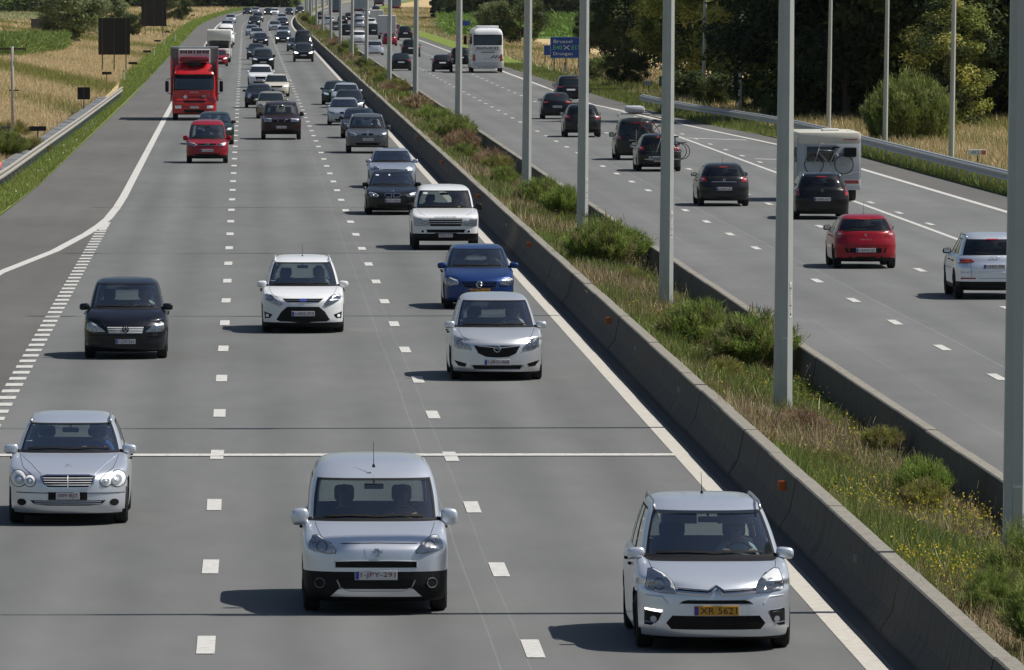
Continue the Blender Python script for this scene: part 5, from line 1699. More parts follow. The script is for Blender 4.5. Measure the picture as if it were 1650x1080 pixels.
# ================================================================== NEAR VEHICLES, ONCOMING
# 1 silver van-like family car with black bumper
def det_van(S, t):
    X, d = t.location.x, t.location.y
    f = TR(S, X, d, 450, 700, 3.484)
    hl = halfsym(poly(f, [(768, 650), (772, 668), (820, 668), (885, 655), (916, 640), (908, 598), (890, 566), (862, 564), (812, 596), (785, 628)]))
    bx, bz = f(845, 628); b2 = f(890, 592)
    headlamp(S, t, hl, [(bx, bz, .075), (b2[0], b2[1], .035)])
    addp("grille", patch(S, sym([f(772, 748), f(775, 712), f(640, 710)]), .004, .02, nx=14), "black_gloss", t)
    g2 = addp("grille_frame", tube_on(S, sym([f(774, 748), f(773, 712), f(640, 709)]), .008), pm('silver'), t)
    addp("lower_intake", patch(S, sym([f(690, 880), f(742, 866), f(764, 815)]), .006, .02, nx=14), "black_gloss", t)
    addp("intake_trim", tube_on(S, sym([f(762, 818), f(742, 862), f(690, 880)]), .008, .012), "rim_alloy", t)
    addp("skid_plate", patch(S, sym([f(800, 910), f(752, 868), f(690, 884)]), .012, .03, nx=14), pm('silver'), t)
    for mir in (False, True):
        q = f(858, 833); addp("fog_light", patch(S, circ(q[0], q[1], .062), .008, .02, mirror=mir), "black_plastic", t)
        addp("fog_light_rim", tube_on(S, [((-1 if mir else 1) * a, b) for a, b in circ(q[0], q[1], .060) + [circ(q[0], q[1], .060)[0]]], .006, .012, n=1), "cabin_grey", t)
    z = f(555, 792)[1]
    add_plate(S, t, "1-JPY-291", z, .52, .112)
    # rearing lion on its raised boss
    boss = addp("emblem_boss", patch(S, sym([f(592, 696), f(610, 642), (0.02, f(555, 652)[1])]), .004, .012, nx=8), pm('silver'), t)
    lx, lz = f(553, 670)
    def L(pts): return [(lx + a * .056, lz + b * .056) for a, b in pts]
    em = addp("emblem", tube_on(S, L([(-.7, .95), (.1, .95), (.45, .5), (.3, .0), (-.1, -.4), (-.35, -.95)]), .011, .018, n=2), "chrome", t)
    for q in ([(.3, .1), (-.6, .3), (-.8, .1)], [(.2, -.1), (.55, -.5), (.5, -.95)], [(.45, .1), (.95, .2), (.9, .75)], [(-.2, .8), (-.8, .7)]):
        addp("emblem_limb", tube_on(S, L(q), .008, .018, n=2), "chrome", em)
    addp("bonnet_line", strip(S, [f(345, 612), f(553, 610), f(775, 612)], .008, .004), "black_plastic", t)
    antenna(S, t, S.yh + .12, .30)
S1, t1, X1, d1 = car('van', 'silver', 604, 983, "silver boxy family van with black bumper, nearest in the middle lane", True, name="family_van", cat="van", group=GT, detail=det_van, black_front=.60, black_sill=.34, dash="cabin_grey")

def det_picasso(S, t):
    X, d = t.location.x, t.location.y
    f = TR(S, X, d, 980, 760, 3.485)
    hl = halfsym(poly(f, [(832, 650), (828, 682), (900, 680), (968, 664), (985, 650), (975, 590), (958, 545), (930, 540), (880, 570), (845, 615)]))
    q1 = f(915, 630); q2 = f(880, 655)
    headlamp(S, t, hl, [(q1[0], q1[1], .07), (f(960, 640)[0] - .02, f(950, 640)[1], .045)])
    addp("chrome_bar", tube_on(S, [f(385, 654), f(562, 668), f(606, 640), f(650, 668), f(828, 654)], .011, .012), "chrome", t)
    addp("emblem", tube_on(S, [f(385, 676), f(566, 692), f(608, 656), f(652, 692), f(828, 676)], .017, .016), "chrome", t)
    addp("bonnet_line", strip(S, [f(390, 660), f(562, 676), f(606, 648), f(650, 676), f(828, 662)], .02, .004), "black_plastic", t)
    addp("upper_intake", patch(S, sym([f(815, 742), f(790, 727), f(765, 722)]), .004, .02, nx=14), "black_gloss", t)
    addp("lower_intake", patch(S, sym([f(855, 885), f(883, 850), f(850, 808)]), .006, .02, nx=14), "black_gloss", t)
    addp("plate_recess", strip(S, [f(420, 782), f(800, 782)], .10, .003), pm('silver'), t)
    add_plate(S, t, "XR 5621", f(614, 782)[1], .52, .112, bg="plate_orange", ink="ink_black")
    for mir in (False, True):
        a = halfsym([f(905, 790), f(992, 770), f(992, 855), f(960, 862), f(925, 835)])
        fl = addp("fog_light", patch(S, a, .006, .02, mirror=mir), "black_plastic", t)
        q = f(948, 826); addp("lamp_bowl", patch(S, circ(abs(q[0]), q[1], .035), .012, .01, mirror=mir), "lamp_bowl", fl)
        b = halfsym([f(905, 778), f(990, 762), f(990, 772), f(910, 790)])
        addp("daytime_light", patch(S, b, .012, .01, mirror=mir), "lamp_lit" if mir else "chrome", fl)
        addp("trim_bar", tube_on(S, [((-1 if mir else 1) * abs(x), z) for x, z in (f(935, 848), f(990, 838))], .006, .012), "chrome", fl)
        e = halfsym([f(875, 740), f(905, 700), f(985, 690)])
        addp("bumper_crease", tube_on(S, [((-1 if mir else 1) * x, z) for x, z in e], .008, .002), pm('silver'), t)
    addp("cowl_panel", patch(S, sym([(S.W * .78, S.zc - .024), (S.W * .84, S.zc - .008), (S.W * .86, S.zc + .035)]), .009, .02, nx=36, nz=6), "black_plastic", t)
    addp("screen_top_band", patch(S, sym([(S.W * .655, S.zh - .03), (S.W * .64, S.zh + .004)]), .006, .01, nx=16, nz=4), "dark_glass", t)
    rails(S, t, MAT["rim_alloy"], .06)
    antenna(S, t, S.yh + 1.2, .24, S.H)
S2, t2, X2, d2 = car('mpv', 'silver', 1147, 1042, "silver people carrier with orange number plate, nearest in the fast lane", True, name="people_carrier", group=GT, detail=det_picasso, visors=True, dash="cabin_grey")

def det_merc(S, t):
    X, d = t.location.x, t.location.y
    f = TR(S, X, d, 0, 640, 4.908)
    c1 = f(932, 643); c2 = f(838, 662)
    for mir in (False, True):
        h = addp("headlight", patch(S, circ(c1[0], c1[1], .122, .122, 20), .006, .02, mirror=mir, nz=8), "black_gloss", t)
        addp("lamp_surround", patch(S, circ(c2[0], c2[1], .088, .09, 18), .006, .02, mirror=mir, nz=7), "black_gloss", h)
        addp("reflector", patch(S, circ(c1[0], c1[1], .112, .112, 20), .010, .01, mirror=mir, nz=8, bulge=.02), "lamp_silver", h)
        addp("reflector", patch(S, circ(c2[0], c2[1], .078, .08, 18), .010, .01, mirror=mir, nz=7, bulge=.015), "lamp_silver", h)
        addp("lamp_bowl", patch(S, circ(c1[0] - .012, c1[1] - .01, .072), .030, .01, mirror=mir), "lamp_bowl", h)
        addp("lamp_bulb", patch(S, circ(c1[0] - .012, c1[1] - .01, .03), .036, .01, mirror=mir, nz=3, nx=3, bulge=.01), "lamp_bulb", h)
        addp("lamp_bowl", patch(S, circ(c2[0], c2[1], .05), .026, .01, mirror=mir), "lamp_bowl", h)
        addp("lamp_bulb", patch(S, circ(c2[0], c2[1], .022), .03, .01, mirror=mir, nz=3, nx=3, bulge=.01), "lamp_bulb", h)
    for sg in (1, -1):
        q = f(905, 830); addp("fog_light", patch(S, circ(abs(q[0]), q[1], .065, .05), .006, .02, mirror=sg < 0), "black_plastic", t)
    fr = addp("grille_frame", patch(S, sym([f(700, 722), f(742, 690), f(756, 622), f(700, 610)]), .006, .02, nx=14), "chrome", t)
    gr = addp("grille", patch(S, sym([f(695, 712), f(728, 688), f(742, 628), f(700, 619)]), .012, .01, nx=14), "black_gloss", t)
    for zy in (638, 657, 676, 695):
        a = f(738 - (zy - 620) * .28, zy); addp("slat", tube_on(S, [(-a[0], a[1]), (a[0], a[1])], .0065, .02, n=10), "lamp_silver", gr)
    addp("slat", tube_on(S, [(0, f(549, 622)[1]), (0, f(549, 712)[1])], .006, .022), "lamp_silver", gr)
    st = MB(); q = f(547, 560); yb = S.front(0, q[1] - .06) - S.ya - .02
    addp("lower_intake", patch(S, sym([f(700, 858), f(800, 848), f(838, 815)]), .006, .02, nx=14), "black_gloss", t)
    for zy in (826, 842):
        a = f(800, zy); addp("intake_bar", tube_on(S, [(-a[0], a[1]), (a[0], a[1])], .007, .014, n=10), "chrome", t)
    addp("plate_holder", patch(S, sym([f(690, 815), f(690, 752)]), .008, .02, nx=12), "black_plastic", t)
    add_plate(S, t, "009·BJT", f(543, 783)[1], .335, .10, band=False)
    addp("bumper_strip", tube_on(S, [f(130, 750), f(300, 758), f(548, 760), f(790, 758), f(985, 750)], .007, .004), "black_plastic", t)
    for sg in (1, -1): addp("bonnet_crease", tube_on(S, [(sg * abs(x), z) for x, z in (f(745, 610), f(830, 530), f(920, 462))], .010, -.003), pm('silver'), t)
    zt = S.front(0, .80)
    rb = ring_badge(S, t, 0, f(547, 552)[1] - .0, .036, strokes=STAR, off=-.12 + .12, tr=.005)
    rails(S, t, MAT["rim_alloy"], .035)
S3, t3, X3, d3 = car('estate', 'silver', 111, 842, "silver estate car with twin round headlights in the slow lane", True, name="estate_car", group=GT, detail=det_merc)

def det_aclass(S, t):
    f = TR(S, t.location.x, t.location.y, 110, 430, 6.353)
    hl = halfsym(poly(f, [(790, 668), (860, 670), (960, 662), (985, 640), (980, 578), (945, 560), (890, 590), (830, 632)]))
    q = f(905, 645); q2 = f(945, 595)
    headlamp(S, t, hl, [(q[0], q[1], .055), (f(850, 648)[0], f(850, 648)[1], .04)])
    gr = addp("grille", patch(S, sym([f(700, 690), f(760, 682), f(788, 605)]), .006, .02, nx=12), "black_gloss", t)
    for zy in (622, 640, 658, 675):
        a = f(775 - (zy - 610) * .28, zy); addp("slat", tube_on(S, [(-a[0], a[1]), (a[0], a[1])], .011, .010, n=8), "lamp_silver", gr)
    ring_badge(S, t, 0, f(592, 640)[1], .062, strokes=STAR, mat="ink_black", tr=.011, off=.026)
    add_plate(S, t, "1-CIV-515", f(592, 766)[1], .40, .095, ink="ink_black")
    addp("bumper_strip", tube_on(S, [f(170, 690), f(400, 705), f(592, 708), f(790, 705), f(1010, 690)], .008, .002), "black_gloss", t)
    for sg in (1, -1): addp("bonnet_crease", tube_on(S, [(sg * abs(x), z) for x, z in (f(790, 620), f(850, 540), f(905, 470))], .010, -.002), pm('navy'), t)
    pp = MB(); pp.box(-.52, -.33, S.yc - S.ya + .12, S.yc - S.ya + .3, S.zc - .005, S.zc + .01); pp.build("paper_sheet", MAT["white_plastic"], t)
S4, t4, X4, d4 = car('aclass', 'navy', 203, 577, "small dark blue hatchback with wide chromed grille in the slow lane", True, name="compact_car", group=GT, detail=det_aclass)

def det_cmax(S, t):
    f = TR(S, t.location.x, t.location.y, 400, 390, 6.75)
    hl = halfsym(poly(f, [(828, 675), (860, 692), (940, 660), (1000, 625), (1003, 575), (985, 562), (920, 575), (865, 620)]))
    q = f(955, 610); q2 = f(885, 665)
    headlamp(S, t, hl, [(q[0], q[1], .06), (q2[0], q2[1], .04)])
    gr = addp("grille", patch(S, sym([f(770, 655), f(820, 615)]), .006, .02, nx=12), "black_gloss", t)
    a = f(780, 633); addp("slat", tube_on(S, [(-a[0], a[1]), (a[0], a[1])], .007, .014, n=8), "chrome", gr)
    z = f(605, 633)[1]; em = addp("emblem", patch(S, circ(0, z, .085, .036, 18), .018, .01), "chrome", t); addp("emblem_field", patch(S, circ(0, z, .074, .028, 18), .022, .01), "plate_blue", em)
    addp("lower_intake", patch(S, sym([f(600, 884), f(850, 865), f(888, 845), f(835, 760), f(770, 705)]), .006, .02, nx=14, nz=8), "black_plastic", t)
    add_plate(S, t, "1-HXL-713", f(608, 781)[1], .50, .11)
    for mir in (False, True):
        fl = addp("fog_light", patch(S, halfsym([f(930, 790), f(960, 828), f(1012, 828), f(1020, 752)]), .006, .02, mirror=mir), "black_gloss", t)
        q = f(985, 800); addp("lamp_bowl", patch(S, circ(abs(q[0]), q[1], .035), .012, .01, mirror=mir), "lamp_silver", fl)
    rails(S, t, pm('white'), .05); antenna(S, t, S.yh + .6, .26, S.H - .02)
S5, t5, X5, d5 = car('cmax', 'white', 488, 535, "white family car with roof rails and black trapezoid intake, middle lane", True, name="people_carrier", group=GT, detail=det_cmax, black_front=.24)

def det_meriva(S, t):
    f = TR(S, t.location.x, t.location.y, 690, 380, 4.319)
    hl = halfsym(poly(f, [(658, 795), (668, 770), (715, 725), (755, 697), (768, 700), (770, 768), (740, 785)]))
    q = f(735, 752); headlamp(S, t, hl, [(q[0], q[1], .065), (f(693, 775)[0], f(693, 775)[1], .04)])
    fr = addp("grille_frame", tube_on(S, [f(345, 765), f(495, 780), f(640, 765)], .012, .012), "chrome", t)
    gr = addp("grille", patch(S, sym([f(500, 848), f(560, 843), f(612, 818), f(642, 763)]), .006, .02, nx=12), "black_gloss", t)
    ring_badge(S, t, 0, f(494, 787)[1], .062, strokes=[[(-1.1, .1), (.2, .1), (-.2, -.1), (1.1, -.1)]], tr=.009, off=.024)
    add_plate(S, t, "1-JRG-468", f(495, 882)[1], .50, .11)
    addp("lower_intake", patch(S, sym([f(640, 928), f(655, 900)]), .006, .02, nx=12), "black_gloss", t)
    addp("intake_trim", tube_on(S, [f(345, 934), f(495, 938), f(645, 934)], .010, .012), "chrome", t)
    for mir in (False, True):
        addp("fog_light", patch(S, halfsym([f(690, 890), f(700, 912), f(745, 905), f(775, 862)]), .006, .02, mirror=mir), "black_gloss", t)
        addp("fog_trim", tube_on(S, [((-1 if mir else 1) * abs(x), z) for x, z in (f(655, 922), f(668, 895))], .012, .01), pm('silver_warm'), t)
S6, t6, X6, d6 = car('meriva', 'silver_warm', 799, 611, "silver rounded small people carrier with winged round badge, fast lane", True, name="people_carrier", group=GT, detail=det_meriva)

def det_polo(S, t):
    f = TR(S, t.location.x, t.location.y, 690, 380, 4.319)
    c1 = f(562, 318); c2 = f(515, 326)
    hp = [(c2[0] - .06, c2[1]), (c2[0] - .04, c2[1] - .05), (c1[0], c1[1] - .105), (c1[0] + .09, c1[1] - .06), (c1[0] + .10, c1[1] + .05), (c1[0], c1[1] + .10), (c2[0] - .02, c2[1] + .06)]
    headlamp(S, t, [(abs(x), z) for x, z in hp], [(c1[0], c1[1], .075), (c2[0] + .02, c2[1], .045)])
    gr = addp("grille", patch(S, sym([f(455, 360), f(480, 318)]), .006, .02, nx=10), "black_gloss", t)
    for zy in (328, 342): a = f(465, zy); addp("slat", tube_on(S, [(-a[0], a[1]), (a[0], a[1])], .008, .012, n=8), pm('blue'), gr)
    ring_badge(S, t, 0, f(367, 339)[1], .075, strokes=VWL, tr=.010, off=.026)
    add_plate(S, t, "98-TX-FD", f(374, 386)[1], .50, .11, bg="plate_orange", ink="ink_black")
    addp("bumper_gap", strip(S, [f(270, 320), f(285, 372), f(460, 372), f(478, 320)], .02, .004), "black_plastic", t)
S7, t7, X7, d7 = car('hatch', 'blue', 771, 497, "blue hatchback with orange plate right behind the silver people carrier", True, name="hatchback", group=GT, detail=det_polo)

def det_rover(S, t):
    f = TR(S, t.location.x, t.location.y, 650, 290, 9.0)
    hl = halfsym(poly(f, [(852, 662), (1065, 662), (1068, 560), (850, 560)]))
    q = f(990, 605); headlamp(S, t, hl, [(q[0], q[1], .075), (f(905, 625)[0], f(905, 625)[1], .06)])
    gr = addp("grille", patch(S, sym([f(835, 672), f(845, 560)]), .006, .02, nx=12), "black_gloss", t)
    for zy in (575, 605, 635): a = f(838, zy); addp("slat", tube_on(S, [(-a[0], a[1]), (a[0], a[1])], .013, .016, n=8), "galvanised", gr)
    addp("lower_intake", patch(S, sym([f(880, 765), f(895, 720)]), .006, .02, nx=12), "black_gloss", t)
    for mir in (False, True):
        q = f(948, 748); fl = addp("fog_light", patch(S, circ(abs(q[0]), q[1], .06), .006, .02, mirror=mir), "lamp_silver", t); addp("lamp_bowl", patch(S, circ(abs(q[0]), q[1], .038), .014, .01, mirror=mir), "black_gloss", fl)
    addp("plate_holder", patch(S, sym([f(775, 845), f(775, 770)]), .010, .03, nx=10), "black_plastic", t)
    add_plate(S, t, "MKB-271", f(632, 806)[1], .40, .105, band=False)
    me = fit_text("RANGE ROVER", .62, .052, MAT["galvanised"]); z = f(632, 540)[1]
    obj("lettering", me, t, (0, S.front(.3, z) - S.ya - .012, z), (R(-25), 0, 0))
def sticker(S, t, x, z, w=.12, h=.05): addp("sticker", patch(S, [(x, z), (x + w, z), (x + w, z + h), (x, z + h)], .004, .004, nx=2, nz=1), "sign_white", t)
S8, t8, X8, d8 = car('rover', 'white', 717, 402, "white boxy off-roader with three-bar grille in the fast lane", True, name="off_roader", group=GT, detail=det_rover, black_front=.50, black_sill=.42, mblack=True)

# generic faces ----------------------------------------------------
def gen_front(lights='slant', grille='slot', plate="1-ABC", lit=False, z=None, bars=2, text=None, kidney=False, low=True, hi=True, badge=None):
    def det(S, t):
        zn = S.K[4][0]; W = S.W
        zl = zn - .03 if z is None else z
        if lights == 'slant': hp = [(W * .50, zl - .02), (W * .56, zl - .085), (W * .82, zl - .06), (W * .90, zl + .06), (W * .84, zl + .085), (W * .62, zl + .045)]
        elif lights == 'rect': hp = [(W * .48, zl - .09), (W * .86, zl - .09), (W * .88, zl + .06), (W * .48, zl + .07)]
        else: hp = circ(W * .68, zl, W * .16)
        if hi:
            headlamp(S, t, hp, [(W * .70, zl, .055), (W * .60, zl - .01, .038)], lit=lit)
        else:
            for mir in (False, True): addp("headlight", patch(S, hp, .01, .01, mirror=mir, nx=3, nz=2), "lamp_lit" if lit else "lamp_silver", t)
        if kidney:
            for mir in (False, True):
                fr = addp("kidney_grille", patch(S, [(W * .025, zl - .085), (W * .25, zl - .075), (W * .31, zl + .01), (W * .26, zl + .05), (W * .03, zl + .05)], .008, .02, mirror=mir, nx=4, nz=3), "chrome", t)
                addp("grille", patch(S, [(W * .05, zl - .072), (W * .24, zl - .062), (W * .285, zl + .008), (W * .25, zl + .037), (W * .05, zl + .037)], .014, .02, mirror=mir, nx=4, nz=3), "black_gloss", fr)
            ring_badge(S, t, 0, zl + .10, .035, mat="chrome", tr=.016, off=.012)
        elif grille == 'slot':
            g = addp("grille", patch(S, sym([(W * .38, zl - .075), (W * .46, zl + .035)]), .006, .02, nx=6, nz=3), "black_gloss", t)
            if hi:
                for b in range(bars): addp("slat", tube_on(S, [(-W * .40, zl - .05 + b * .05), (W * .40, zl - .05 + b * .05)], .007, .014, n=6), "chrome", g)
        elif grille == 'tall':
            g = addp("grille", patch(S, sym([(W * .30, zl - .30), (W * .40, zl - .05), (W * .40, zl + .05)]), .006, .02, nx=6, nz=4), "black_gloss", t)
        elif grille == 'vee':
            g = addp("grille", patch(S, sym([(W * .40, zl - .09), (W * .44, zl + .06)]), .006, .02, nx=6, nz=3), "black_gloss", t)
            for sg in (-1, 1): addp("slat", tube_on(S, [(sg * W * .30, zl + .05), (sg * W * .12, zl - .07)], .012, .014), "chrome", g)
        if badge and hi: ring_badge(S, t, 0, zl - .01, .06, strokes=badge, tr=.012, off=.022)
        if low: addp("lower_intake", patch(S, sym([(W * .50, S.c + .09), (W * .62, S.c + .21)]), .006, .02, nx=6, nz=2), "black_gloss", t)
        zp = min(zl - .19, S.c + .34)
        if hi: add_plate(S, t, plate, zp, .50, .11)
        else: addp("number_plate", patch(S, sym([(.26, zp - .05), (.26, zp + .05)]), .016, .02, nx=3, nz=1), "plate_white", t)
    return det
def gen_rear(lights='block', plate="1-ABC-123", zp=None, zt=None, chrome=False, badge=None, hi=True, wiper=True, lit=False, bar=False, ink="ink_red", spoiler=True):
    def det(S, t):
        W = S.W; zl = S.zc - .06 if zt is None else zt
        if lights == 'block': hp = [(W * .66, zl - .09), (W * .97, zl - .10), (W * .97, zl + .07), (W * .74, zl + .08)]
        elif lights == 'tall': hp = [(W * .80, zl - .16), (W * .97, zl - .16), (W * .93, zl + .24), (W * .84, zl + .24)]
        elif lights == 'slim': hp = [(W * .52, zl - .02), (W * .97, zl - .09), (W * .97, zl + .045), (W * .60, zl + .05)]
        elif lights == 'drop': hp = [(W * .60, zl + .0), (W * .80, zl - .12), (W * .97, zl - .08), (W * .97, zl + .08), (W * .72, zl + .09)]
        for mir in (False, True):
            h = addp("tail_light", patch(S, hp, .008, .02, rear=True, mirror=mir, nx=5, nz=4, bulge=.01), "tail_red", t)
            if hi:
                cx = sum(p[0] for p in hp) / len(hp); cz = sum(p[1] for p in hp) / len(hp)
                if bar: addp("light_bar", tube_on(S, [((-1 if mir else 1) * (cx - .12), cz), ((-1 if mir else 1) * (cx + .10), cz - .02)], .008, .024, rear=True), "lamp_amber", h)
                else: addp("reversing_light", patch(S, [(cx + (x - cx) * .42, cz + .012 + (z - cz) * .30) for x, z in hp], .022, .01, rear=True, mirror=mir, nx=3, nz=2), "tail_clear", h)
        z2 = (S.zc - .22 if zp is None else zp)
        if hi:
            add_plate(S, t, plate, z2, .52, .11, rear=True, ink=ink)
            if wiper: addp("wiper", strip(S, [(-.02, S.zc + .065), (.42, S.zc + .085)], .02, .02, rear=True), "black_plastic", t)
            addp("boot_line", strip(S, [(-W * .62, S.zc - .10), (-W * .60, S.c + .30), (W * .60, S.c + .30), (W * .62, S.zc - .10)], .008, .003, rear=True), "black_plastic", t)
            if badge is not None: ring_badge(S, t, 0, S.zc - .085, .042, rear=True, strokes=badge, tr=.007, off=.012)
            if chrome: addp("chrome_strip", tube_on(S, [(-.42, S.zc - .15), (0, S.zc - .145), (.42, S.zc - .15)], .012, .008, rear=True), "chrome", t)
            if spoiler: addp("brake_light", patch(S, sym([(.14, S.zh - .015), (.14, S.zh + .012)]), .012, .02, rear=True, nx=3, nz=1), "tail_red", t)
        else:
            addp("number_plate", patch(S, sym([(.26, z2 - .05), (.26, z2 + .05)]), .012, .02, rear=True, nx=3, nz=1), "plate_white", t)
        addp("rear_bumper_insert", patch(S, sym([(W * .72, S.c + .04), (W * .78, S.c + .14)]), .004, .02, rear=True, nx=6, nz=2), "black_plastic", t)
    return det

sticker(S8, t8, -.60, S8.zh - .10)
S9, t9, X9, d9 = car('sedan', 'black', 632, 346, "black saloon with chrome kidney grille and one headlight lit", True, name="saloon_car", group=GT, detail=gen_front('slant', kidney=True, plate="1E7 1990", lit=True))
sticker(S9, t9, -.52, S9.zh - .09, .10, .04); sticker(S9, t9, -.10, S9.zh - .09, .05, .05)
car('sedan', 'bluegrey', 632, 303, "pale blue-grey saloon half hidden behind the black kidney-grille saloon", True, name="saloon_car", group=GT, detail=gen_front('round', 'slot', "1-CKL-20", bars=1))
S11, t11, X11, d11 = car('suv', 'grey', 592, 247, "metallic grey off-roader with kidney grille, fast lane beside the barrier", True, name="off_roader", group=GT, detail=gen_front('slant', kidney=True, plate="1-FKM-80"))
rails(S11, t11, MAT["rim_alloy"], .05)
car('sedan', 'darkgrey', 579, 223, "dark grey saloon tucked behind the metallic grey off-roader", True, name="saloon_car", group=GT, detail=gen_front('slant', 'slot'))
car('sedan', 'silver_dark', 555, 202, "silver saloon with sharp headlights leading the fast-lane queue", True, name="saloon_car", group=GT, detail=gen_front('slant', kidney=True))
car('sedan', 'darkgrey', 563, 186, "dark saloon behind the silver saloon in the fast-lane queue", name="saloon_car", group=GT, detail=gen_front(hi=False))
car('estate', 'silver_warm', 558, 174, "light silver car between two dark cars in the fast-lane queue", name="estate_car", group=GT, detail=gen_front(hi=False))
car('sedan', 'green', 542, 169, "dark green-grey saloon at the back of the fast-lane queue", name="saloon_car", group=GT, detail=gen_front(hi=False))
S26, t26, X26, d26 = car('rover', 'darkred', 453, 225, "very dark maroon off-roader with chromed vee grille, middle lane", True, name="off_roader", group=GT, detail=gen_front('rect', 'vee', "1-DTB-66"), black_front=.45)
rails(S26, t26, MAT["black_plastic"], .05)
car('hatch', 'beige', 437, 191, "beige hatchback half hidden behind the maroon off-roader", name="hatchback", group=GT, detail=gen_front('round', hi=True, plate="1-AVV-2"))
car('mini', 'navy', 417, 174, "small dark round-headlight hatchback left of the beige hatchback", name="hatchback", group=GT, detail=gen_front('round', hi=True, plate="1-BBC-5", lit=True))
car('hatch', 'cream', 446, 156, "cream hatchback overtaken beside the white crossover", name="hatchback", group=GT, detail=gen_front('slant', hi=False))
car('crossover', 'white', 420, 141, "white crossover with tall dark grille in the middle lane", name="crossover_car", group=GT, detail=gen_front('slant', 'tall', hi=False))
car('suv', 'navy', 424, 112, "navy off-roader right behind the white crossover", name="off_roader", group=GT, detail=gen_front('slant', 'slot', hi=False))
S40, t40, X40, d40 = car('smallvan', 'red', 334, 263, "red high-roofed small van in the slow lane ahead of the red lorry", True, name="small_van", cat="van", group=GT, detail=gen_front('slant', 'slot', "1-GGH-02", bars=1, badge=[[(-.8, 0), (.8, 0)]], z=.80), black_front=.36)
car('wagon', 'green', 346, 233, "dark green estate car between the red small van and the red lorry", True, name="estate_car", group=GT, detail=gen_front('slant', 'slot', bars=1))

# distant oncoming: model, colour, px, py, label
FAR_ON = [
    ('suv', 'darkgrey', 489, 100, "dark off-roader with headlights on, alone in the distant fast lane", True),
    ('bigvan', 'darkgrey', 489, 88, "dark van right behind the distant off-roader with headlights on", False),
    ('hatch', 'grey', 475, 83, "grey hatchback left of the distant dark van", False),
    ('sedan', 'black', 456, 71, "black car with bright headlamp in the far fast lane", True),
    ('sedan', 'bluegrey', 457, 60, "blue-grey saloon behind the black car with bright headlamp", False),
    ('sedan', 'silver_dark', 443, 50, "dark silver saloon in the far fast lane", False),
    ('wagon', 'darkgrey', 455, 44, "dark estate in the far fast lane beside the barrier", False),
    ('hatch', 'silver', 449, 36, "silver hatchback in the very far fast lane", False),
    ('hatch', 'navy', 443, 25, "leftmost tiny dark car at the far end of the fast lane", False),
    ('suv', 'green', 458, 24, "rightmost tiny dark car at the far end of the fast lane", False),
    ('hatch', 'grey', 421, 104, "grey hatchback glimpsed behind the navy off-roader", False),
    ('wagon', 'darkgrey', 413, 96, "dark estate car two places behind the white crossover", False),
    ('sedan', 'navy', 420, 74, "navy saloon in the distant middle lane", False),
    ('sedan', 'silver_dark', 414, 63, "grey saloon ahead of the pale car in the distant middle lane", False),
    ('hatch', 'bluegrey', 406, 58, "pale blue car keeping left in the distant middle lane", False),
    ('suv', 'green', 409, 44, "dark green car in the far middle lane", False),
    ('suv', 'grey', 410, 36, "grey car in the far middle lane", False),
    ('sedan', 'black', 409, 25, "tiny dark car at the far end of the middle lane", True),
    ('hatch', 'white', 420, 25, "tiny white car at the far end of the middle lane", False),
    ('hatch', 'red', 352, 107, "red hatchback glimpsed between the red lorry and the white motorhome", False),
    ('bigvan', 'white', 364, 73, "white van behind the white motorhome in the slow lane", False),
    ('crossover', 'bluegrey', 366, 50, "blue-grey car behind the white van in the slow lane", False),
    ('sedan', 'silver', 367, 37, "silver car in the far slow lane", False),
    ('wagon', 'darkgrey', 373, 24, "tiny dark car at the far end of the slow lane", False),
    ('hatch', 'silver_dark', 384, 23, "tiny grey car at the far end, between slow and middle lanes", False),
]
for (m, c, px, py, lb, lit) in FAR_ON:
    car(m, c, px, py, lb, name="distant_car", group=GT, detail=gen_front(hi=False, lit=lit, low=py > 80), mirrors=py > 60)

# ================================================================== VEHICLES DRIVING AWAY
AUDI = 4
def det_q3(S, t):
    gen_rear('slim', "1-KKC-994", zp=.80, zt=.93, hi=True, bar=True)(S, t)
    for k in range(4):
        ring_badge(S, t, (k - 1.5) * .052, S.zc - .05, .035, rear=True, tr=.006, off=.014)
    rails(S, t, MAT["rim_alloy"], .05)
    addp("bumper_ledge", tube_on(S, [(-.80, .66), (0, .665), (.80, .66)], .018, .002, rear=True), pm('silver'), t)
    for mir in (False, True): addp("rear_reflector", patch(S, [(.45, .50), (.80, .49), (.80, .535), (.45, .535)], .008, .02, rear=True, mirror=mir, nx=4, nz=1), "tail_red", t)
car('crossover', 'silver', 1597, 481, "silver crossover with slim tail lights and roof rails, cut by a lamp post", True, True, name="crossover_car", group=GA, detail=det_q3, black_rear=.46, black_sill=.36, mblack=True)
def det_ibiza(S, t):
    gen_rear('drop', "1-XXW-107", zp=.50, hi=True)(S, t)
    obj("emblem", fit_text("S", .075, .085, MAT["chrome"], "emblem", '+y'), t, (0, S.rear(0, S.zc - .09) + .008 - S.ya, S.zc - .09))
    obj("lettering", fit_text("I B I Z A", .30, .035, MAT["chrome"], normal='+y'), t, (0, S.rear(0, S.zc - .2) + .008 - S.ya, S.zc - .2))
    addp("plate_recess", patch(S, sym([(.52, .43), (.56, .56)]), .004, .02, rear=True, nx=6, nz=2), "black_gloss", t)
    antenna(S, t, S.L - 1.0, .36, S.zh + .08)
car('ibiza', 'red', 1392, 432, "bright red hatchback with thin roof aerial driving away", True, True, name="hatchback", group=GA, detail=det_ibiza, black_rear=.28, mblack=True)
